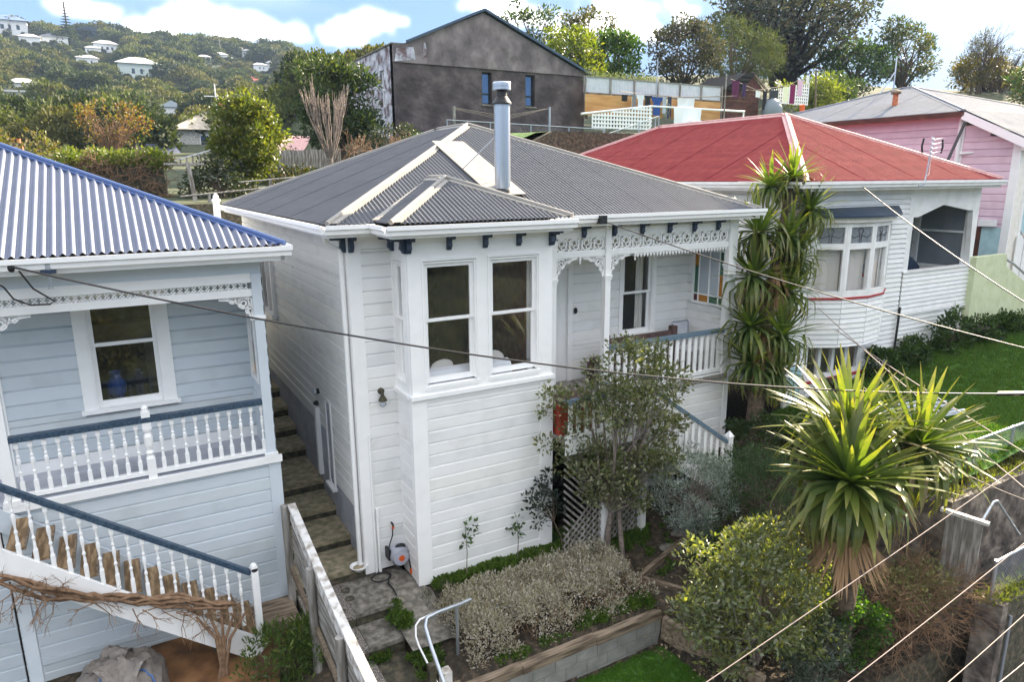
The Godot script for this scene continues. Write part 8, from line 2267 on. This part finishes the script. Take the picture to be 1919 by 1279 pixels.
	ts += scatter(24, -0.55, -0.2, 0.75, 1.3, func(_x, _z): return -2.66, 0.5, 1.1)
	ts += scatter(10, -0.9, -0.7, 0.66, 0.75, func(_x, _z): return -2.7, 0.5, 0.9)
	ts += scatter(70, 2.6, 5.5, 0.2, 1.2, bed_y, 0.4, 0.8)
	var o := multi("ground_cover", gc, M.leaf, self, ts)
	stuff(o); o.set_meta("label", "low bright green ground cover in the front beds"); o.set_meta("category", "plants")
	b = MB.new()
	for i in 10: clump_leaves(b, Vector3.ZERO, Vector3(0.12, 0.006, 0.12), 1, 0.035, 0.02, [Color(0.2, 0.14, 0.07), Color(0.3, 0.24, 0.14), Color(0.14, 0.09, 0.05)], 0.0, 3.0)
	o = multi("leaf_litter", b.done(), M.dry, self, scatter(330, 2.0, 6.2, -0.4, 2.9, func(x, z): return bed_y(x, z) + 0.012))
	stuff(o); o.set_meta("label", "dry leaf litter on the garden soil"); o.set_meta("category", "leaves")
	# flat stones on the path
	for q in [[3.35, 0.75, 0.2, "flat stone on the earth path, nearest the hedge"], [3.62, 0.62, 0.16, "flat stone on the earth path, middle one"], [3.75, 0.9, 0.13, "small flat stone on the earth path, nearest the dark bush"], [4.3, 0.55, 0.2, "flat stone far up the earth path"]]:
		b = MB.new()
		b.ball(Vector3(q[0], bed_y(q[0], q[1]) + 0.01, q[1]), Vector3(q[2], 0.035, q[2] * 0.75), 7, noise, 0.6)
		tag(mi("path_stone", b.done(), M.concrete, self), q[3], "stone", "stones on the path")
	var lp := mi("slate_piece", BOX, M.concrete, self, Transform3D(Basis(UP, 0.5) * Basis(Vector3.RIGHT, 0.15) * Basis.from_scale(Vector3(0.14, 0.025, 0.1)), Vector3(2.62, -2.78, 2.35)))
	tag(lp, "pale broken slab lying at the olive shrub's left foot", "slab")
	# ---- cabbage trees
	var c1 := thing("cabbage_tree", "tall cabbage tree with many drooping heads at the verandah's right end", "cabbage tree", Vector3(5.6, -1.9, 0.1))
	b = MB.new()
	b.tube([Vector3(5.6, -2.1, 0.1), Vector3(5.68, -0.8, 0.05), Vector3(5.95, 0.2, -0.1), Vector3(6.3, 1.1, -0.3), Vector3(6.55, 1.8, -0.4), Vector3(6.75, 2.35, -0.5)], [0.15, 0.12, 0.11, 0.09, 0.08, 0.06], 9)
	b.tube([Vector3(6.3, 1.1, -0.3), Vector3(6.75, 1.35, -0.2), Vector3(6.85, 1.85, -0.28)], [0.07, 0.06, 0.05], 7)
	b.tube([Vector3(5.95, 0.2, -0.1), Vector3(5.85, 0.9, -0.3), Vector3(5.95, 1.5, -0.42)], [0.07, 0.06, 0.05], 7)
	mi("trunk", b.done(), M.bark, c1)
	var y := UP
	sword_tree(c1, [[Vector3(6.78, 2.45, -0.5), Vector3(0.2, 1, 0.1), 90, 0.6, -0.7, 1.0, 0.12], [Vector3(6.42, 2.32, -0.62), Vector3(-0.4, 1, 0.2), 80, 0.56, -0.7, 1.0, 0.12], [Vector3(6.95, 1.95, -0.27), Vector3(0.5, 0.9, 0.2), 90, 0.62, -0.9, 1.0, 0.12], [Vector3(6, 1.62, -0.42), Vector3(-0.5, 1, 0.3), 95, 0.72, -0.95, 1.0, 0.12], [Vector3(6.45, 1.55, -0.2), Vector3(0.1, 0.6, 0.8), 80, 0.66, -0.95, 1.0, 0.12], [Vector3(5.82, 0.95, -0.3), Vector3(-0.4, 0.7, 0.5), 95, 0.78, -0.95, 1.0, 0.12], [Vector3(6.4, 0.7, -0.1), Vector3(0.6, 0.6, 0.5), 95, 0.7, -0.95, 1.0, 0.12], [Vector3(6.65, 1.2, -0.2), Vector3(0.6, 0.7, 0.4), 85, 0.66, -0.9, 1.0, 0.12], [Vector3(5.66, 0.2, -0.15), Vector3(-0.5, 0.5, 0.6), 95, 0.76, -0.95, 1.0, 0.12], [Vector3(6.1, 0.05, 0.1), Vector3(0.5, 0.4, 0.7), 90, 0.72, -0.95, 1.0, 0.12], [Vector3(5.6, -0.35, 0), Vector3(-0.4, 0.4, 0.7), 90, 0.7, -0.95, 1.0, 0.12], [Vector3(5.95, -0.5, 0.15), Vector3(0.5, 0.3, 0.7), 80, 0.66, -0.95, 1.0, 0.12]])
	skirt(c1, Vector3(5.8, 0.1, 0.0), 60, 0.7, 0.35)
	skirt(c1, Vector3(6.2, 1.1, -0.2), 50, 0.7, 0.4)
	var c2 := thing("cabbage_tree", "large sword leaved cabbage tree with three sunlit heads at right", "cabbage tree", Vector3(4.0, -2.6, 3.0))
	b = MB.new()
	b.tube([Vector3(4.0, -2.9, 2.9), Vector3(3.9, -1.9, 3.0), Vector3(3.68, -1.2, 3.08), Vector3(3.6, -0.72, 3.1)], [0.14, 0.13, 0.11, 0.08], 9)
	b.tube([Vector3(3.9, -1.9, 3.0), Vector3(4.1, -1.1, 2.75), Vector3(4.17, -0.4, 2.66)], [0.1, 0.09, 0.07], 8)
	b.tube([Vector3(3.95, -2.1, 2.95), Vector3(4.5, -1.2, 3.0), Vector3(4.8, -0.6, 3.06)], [0.1, 0.09, 0.07], 8)
	mi("trunk", b.done(), M.bark, c2)
	sword_tree(c2, [[Vector3(3.58, -0.65, 3.12), Vector3(-0.25, 0.75, 0.6), 230, 0.95, -0.9, 1.0, 0.05], [Vector3(4.17, -0.34, 2.66), Vector3(0.0, 1, 0.05), 170, 0.95, -0.5, 1.0, 0.15], [Vector3(4.82, -0.52, 3.07), Vector3(0.25, 1, 0.1), 180, 0.9, -0.75, 1.0, 0.2]], 298)
	skirt(c2, Vector3(3.62, -0.85, 3.1), 240, 0.9, 0.42)
	skirt(c2, Vector3(4.6, -0.9, 3.0), 60, 0.6, 0.4)
	# ---- red house garden: lawn, weeds, ladder, bird bath
	var grass := tuft(0.055, 12, 0.9, [Color(0.08, 0.19, 0.02), Color(0.11, 0.23, 0.03), Color(0.065, 0.15, 0.02), Color(0.16, 0.22, 0.045)], 0.008)
	o = multi("lawn_grass", grass, M.leaf, self, scatter(15000, 6.3, 14.8, -0.48, 2.7, red_lawn_y, 0.7, 1.5))
	stuff(o); o.set_meta("label", "green lawn grass in front of the red roofed house"); o.set_meta("category", "grass")
	o = multi("lower_lawn_grass", tuft(0.04, 14, 1.0, [Color(0.1, 0.24, 0.025), Color(0.13, 0.28, 0.035), Color(0.075, 0.18, 0.02)], 0.006), M.leaf, self, scatter(6500, -0.5, 2.7, 1.66, 3.0, func(_x, _z): return -3.13, 0.7, 1.4))
	stuff(o); o.set_meta("label", "bright green grass of the lower front lawn"); o.set_meta("category", "grass")
	for q in [[9.35, -0.25, 0.3, 0.32, "leafy weeds against the white bungalow wall, left clump"], [10.2, -0.2, 0.4, 0.25, "leafy weeds at the foot of the black vent pipe"], [11.3, -0.1, 0.45, 0.45, "dark rounded bush beside the bird bath"], [12.4, 0.0, 0.5, 0.22, "low weeds along the pale green wall"], [13.3, 0.1, 0.5, 0.25, "low weeds at the right end of the pale green wall"], [7.4, 0.2, 0.45, 0.35, "brown leafed bush below the bungalow's basement window"]]:
		tree("wall_plant", q[4], "plants along the bungalow wall", Vector3(q[0], red_lawn_y(q[0], q[1]) - 0.05, q[1]), Vector3(q[0], red_lawn_y(q[0], q[1]) + q[3] * 0.6, q[1]), Vector3(q[2], q[3], 0.25), 34, 60, 0.12, 0.07, 0.04, [Color(0.06, 0.11, 0.03), Color(0.08, 0.14, 0.035), Color(0.04, 0.07, 0.025)] if q[0] > 8 else [Color(0.13, 0.09, 0.06), Color(0.17, 0.13, 0.09), Color(0.05, 0.07, 0.03)], 0.015, {"cat": "plant", "stems": 3})
	tree("dark_shrub", "dark evergreen shrub behind the tall cabbage tree's foot", "", Vector3(5.5, -2.1, 0.5), Vector3(5.4, -1.55, 0.35), Vector3(0.5, 0.5, 0.35), 50, 60, 0.14, 0.06, 0.035, [Color(0.03, 0.055, 0.02), Color(0.045, 0.075, 0.025), Color(0.06, 0.09, 0.03)], 0.02, {"cat": "shrub", "stems": 3, "leaf": M.gloss})
	tree("dark_shrub", "dark evergreen shrub right of the tall cabbage tree's foot", "", Vector3(6.2, -1.9, 0.9), Vector3(6.3, -1.45, 0.9), Vector3(0.5, 0.42, 0.4), 44, 60, 0.14, 0.06, 0.03, [Color(0.05, 0.055, 0.03), Color(0.10, 0.075, 0.05), Color(0.035, 0.05, 0.02)], 0.02, {"cat": "shrub", "stems": 3})
	var bbth := thing("bird_bath", "stone bird bath standing by the pale green wall", "bird bath", Vector3(12.0, -0.8, -0.05))
	b = MB.new()
	b.lathe(Vector3(12.0, -0.85, -0.05), [[0.13, 0.0], [0.08, 0.06], [0.055, 0.2], [0.08, 0.28], [0.2, 0.32], [0.26, 0.38], [0.24, 0.38], [0.16, 0.34], [0.001, 0.33]], 14)
	mi("basin", b.done(), M.concrete, bbth)
	var ld := thing("aluminium_ladder", "pale aluminium ladder frame lying on the bungalow's lawn", "ladder", Vector3(7.9, -1.2, 1.3))
	for q in [[Vector3(7.3, -1.18, 1.0), Vector3(8.5, -1.12, 1.25)], [Vector3(7.2, -1.16, 1.45), Vector3(8.4, -1.1, 1.75)]]: bar("rail", ld, q[0], q[1], 0.035, 0.06, M.corrwhite)
	for i in 5:
		var t := 0.1 + i * 0.2
		bar("rung", ld, Vector3(7.3, -1.15, 1.0).lerp(Vector3(8.5, -1.1, 1.25), t), Vector3(7.2, -1.15, 1.45).lerp(Vector3(8.4, -1.09, 1.75), t), 0.03, 0.03, M.corrwhite)
	for i in 3: bar("brace", ld, Vector3(7.3, -1.08, 1.0 + i * 0.14), Vector3(8.45, -1.04, 1.3 + i * 0.14), 0.025, 0.025, M.corrwhite)
	# ---- retaining walls and fences towards the street at right
	var rw := thing("retaining_wall", "mossy concrete retaining wall below the bungalow's lawn", "wall", Vector3(9.0, -2.5, 2.85))
	fb("wall", rw, X, 6.0, 15.0, -4.6, -1.55, 2.72, 2.95, M.concgrey)
	fb("side_wall", rw, X, 5.98, 6.2, -4.0, -1.62, 0.9, 2.72, M.concgrey)
	b = MB.new()
	for i in 70: clump_leaves(b, Vector3(rng.randf_range(6.0, 10.0), -1.5, rng.randf_range(2.66, 2.9)), Vector3(0.12, 0.05, 0.1), 36, 0.06, 0.02, [Color(0.2, 0.22, 0.04), Color(0.14, 0.17, 0.03), Color(0.26, 0.24, 0.07)], 1.0)
	stuff(mi("moss_and_weeds", b.done(), M.leaf, rw))
	chain_link("chain_link_fence", "chain link fence along the front of the bungalow's lawn", Vector3(6.1, -1.52, 2.6), Vector3(11.0, -1.45, 2.6), 0.46, 5, 0.05)
	var tw := thing("timber_wing_fence", "weathered grey timber fence end with a pale cap below the moss", "fence", Vector3(5.95, -2.6, 3.2))
	for i in 4: fb("board", tw, frame(Vector3(5.86, 0, 2.98), Vector3(0.18, 0, 0.98).normalized(), Vector3(0.98, 0, -0.18).normalized() * -1.0), i * 0.1, i * 0.1 + 0.094, -2.6, -1.64, 0.0, 0.03, M.greywoody)
	bar("cap", tw, Vector3(5.86, -1.62, 2.9), Vector3(5.94, -1.62, 3.42), 0.07, 0.04, M.flaky)
	var ph := thing("steel_handrail", "bent steel handrail on the concrete steps at the right edge", "handrail", Vector3(6.4, -2.0, 3.3))
	pipe("tube", ph, [Vector3(6.0, -1.68, 3.3), Vector3(6.35, -1.5, 3.25), Vector3(6.42, -1.5, 3.26), Vector3(6.8, -2.0, 3.4)], 0.016, M.steel)
	var lw := thing("street_wall", "dark stained concrete street wall at the bottom right corner", "wall", Vector3(7.0, -4.0, 3.6))
	fb("wall", lw, X, 5.9, 15.0, -4.7, -2.55, 3.5, 3.72, M.concdark)
	fb("pier", lw, X, 5.82, 5.95, -4.7, -2.5, 3.46, 3.76, M.concgrey)
	pipe("conduit", lw, [Vector3(6.05, -4.7, 3.76), Vector3(6.05, -2.7, 3.76)], 0.02, M.steel)
	b = MB.new()
	for i in 30: clump_leaves(b, Vector3(rng.randf_range(5.8, 7.2), -2.5, rng.randf_range(3.45, 3.7)), Vector3(0.12, 0.06, 0.1), 34, 0.06, 0.02, [Color(0.2, 0.22, 0.05), Color(0.14, 0.17, 0.04)], 1.0)
	stuff(mi("moss_and_weeds", b.done(), M.leaf, lw))
	chain_link("chain_link_fence", "chain link fence on top of the dark street wall at right", Vector3(5.85, -2.5, 3.6), Vector3(9.0, -2.45, 3.6), 0.5, 3, 0.05)
	# ---- on the verandah
	var bn := thing("timber_bench", "dark timber bench frame with squared posts on the white villa's verandah", "bench", Vector3(4.0, -0.6, -0.9))
	for x in [3.42, 4.75]: fb("post", bn, X, x - 0.05, x + 0.05, -0.6, 0.18, -0.95, -0.85, M.brownwood)
	fb("back_rail", bn, X, 3.42, 4.75, 0.03, 0.11, -0.93, -0.87, M.brownwood)
	fb("seat", bn, X, 3.42, 4.75, -0.32, -0.26, -1.3, -0.85, M.brownwood)
	for x in [3.9, 4.3]: fb("slat", bn, X, x - 0.025, x + 0.025, -0.26, 0.03, -0.92, -0.88, M.brownwood)
	for x in [3.42, 4.75]: fb("leg", bn, X, x - 0.04, x + 0.04, -0.6, -0.32, -1.3, -1.22, M.brownwood)
	var vc := thing("verandah_chair", "pale metal chair at the right end of the white villa's verandah", "chair", Vector3(5.15, -0.6, -1.0))
	pipe("back_frame", vc, [Vector3(4.98, -0.6, -1.15), Vector3(4.98, 0.12, -1.18), Vector3(5.0, 0.16, -1.18), Vector3(5.32, 0.16, -1.18), Vector3(5.34, 0.12, -1.18), Vector3(5.34, -0.6, -1.15)], 0.012, M.steel, 6)
	fb("backrest", vc, X, 5.0, 5.32, -0.05, 0.14, -1.185, -1.17, M.corrwhite)
	fb("seat", vc, X, 4.98, 5.34, -0.28, -0.25, -1.15, -0.8, M.corrwhite)
	for x in [5.0, 5.3]: fb("leg", vc, X, x, x + 0.025, -0.6, -0.28, -0.84, -0.81, M.steel)
	var rp := thing("red_planter", "red brown box behind the porch pickets beside the bay", "box", Vector3(2.05, -0.8, 0.0))
	fb("box", rp, X, 1.93, 2.5, -0.80, -0.36, -0.2, 0.12, M.redbox)
	fb("lid", rp, X, 1.91, 2.52, -0.36, -0.33, -0.22, 0.14, M.brownwood)

func cable(called: String, label: String, a: Vector3, c: Vector3, sag: float, r: float, m: Material) -> void:
	var pts := []
	for i in 25:
		var t := i / 24.0
		pts.append(a.lerp(c, t) - UP * sag * 4.0 * t * (1.0 - t))
	var t := thing("overhead_wire", label, "wire", a, "overhead wires")
	pipe("cable", t, pts, r, m, 6)

func wires() -> void:
	cable("w", "long dark service wire from the pale blue villa across the whole picture", Vector3(-3.6, 1.73, -0.27), Vector3(6.6, 0.02, 3.75), 0.36, 0.009, M.wire)
	var sl := thing("wire_sleeve", "black and yellow striped sleeve on the long service wire at the right edge", "sleeve", Vector3(5.9, 0.0, 3.4))
	pipe("sleeve", sl, [Vector3(5.78, 0.035, 3.36), Vector3(6.3, 0.02, 3.6)], 0.026, M.black)
	pipe("stripe", sl, [Vector3(5.95, 0.03, 3.44), Vector3(6.02, 0.028, 3.47)], 0.028, M.wirelight)
	cable("w", "dark service wire from the white villa's verandah eave to the right edge", Vector3(2.74, 1.92, -0.08), Vector3(5.6, 0.60, 4.4), 0.09, 0.007, M.wire)
	cable("w", "dark service wire from the red roofed house's eave to the right edge", Vector3(8.0, 2.3, -0.1), Vector3(6.6, 0.6, 3.9), 0.08, 0.008, M.wire)
	cable("w", "pale thick wire crossing the lawn, left one of the pair", Vector3(7.56, 0.29, -0.42), Vector3(4.6, -0.62, 4.5), 0.03, 0.006, M.wirelight)
	cable("w", "pale thick wire crossing the lawn, right one of the pair", Vector3(7.9, -0.1, -0.3), Vector3(5.6, -0.6, 4.1), 0.03, 0.007, M.wirelight)
	cable("w", "pale street wire crossing the big sword leaved plant's skirt at bottom right", Vector3(0.3, -1.09, 4.2), Vector3(5.6, -0.2, 4.1), 0.02, 0.0042, M.wirelight)
	cable("w", "pale street wire second from the bottom right corner's inner side", Vector3(1.2, -1.26, 4.6), Vector3(4.9, -0.7, 4.5), 0.02, 0.0042, M.wirelight)
	cable("w", "pale street wire third from the inner side at the bottom right", Vector3(2.0, -1.22, 4.98), Vector3(3.9, -1.04, 4.87), 0.01, 0.004, M.wirelight)
	cable("w", "pale street wire nearest the bottom right corner", Vector3(2.4, -1.195, 5.17), Vector3(3.6, -1.31, 5.04), 0.01, 0.004, M.wirelight)
	cable("w", "thin pale sagging wire before the mossy retaining wall", Vector3(5.6, -0.8, 2.6), Vector3(5.2, -0.85, 4.4), 0.08, 0.006, M.wirelight)
	cable("w", "stay wire slanting down the pale grey roof's front corner", Vector3(13.68, 3.6, -1.7), Vector3(12.8, 2.4, -1.6), 0.0, 0.03, M.wire)
	cable("w", "pair of pale cables falling past the pink house's front window", Vector3(13.3, 1.35, -0.1), Vector3(9.6, -0.1, 2.9), 0.1, 0.014, M.wirelight)

func _ready() -> void:
	rng.seed = 11
	noise.seed = 4
	noise.frequency = 0.03
	noise.fractal_octaves = 4
	set_stage()
	print("stage ", Time.get_ticks_msec())
	make_materials()
	print("materials ", Time.get_ticks_msec())
	make_ground()
	white_villa()
	blue_villa()
	red_roof_house()
	pink_house()
	side_steps()
	left_front()
	front_garden()
	wires()
	print("front ", Time.get_ticks_msec())
	back_yards()
	print("yards ", Time.get_ticks_msec())
	left_yards()
	hillside()
	print("hill ", Time.get_ticks_msec())
	print("white villa ", Time.get_ticks_msec())
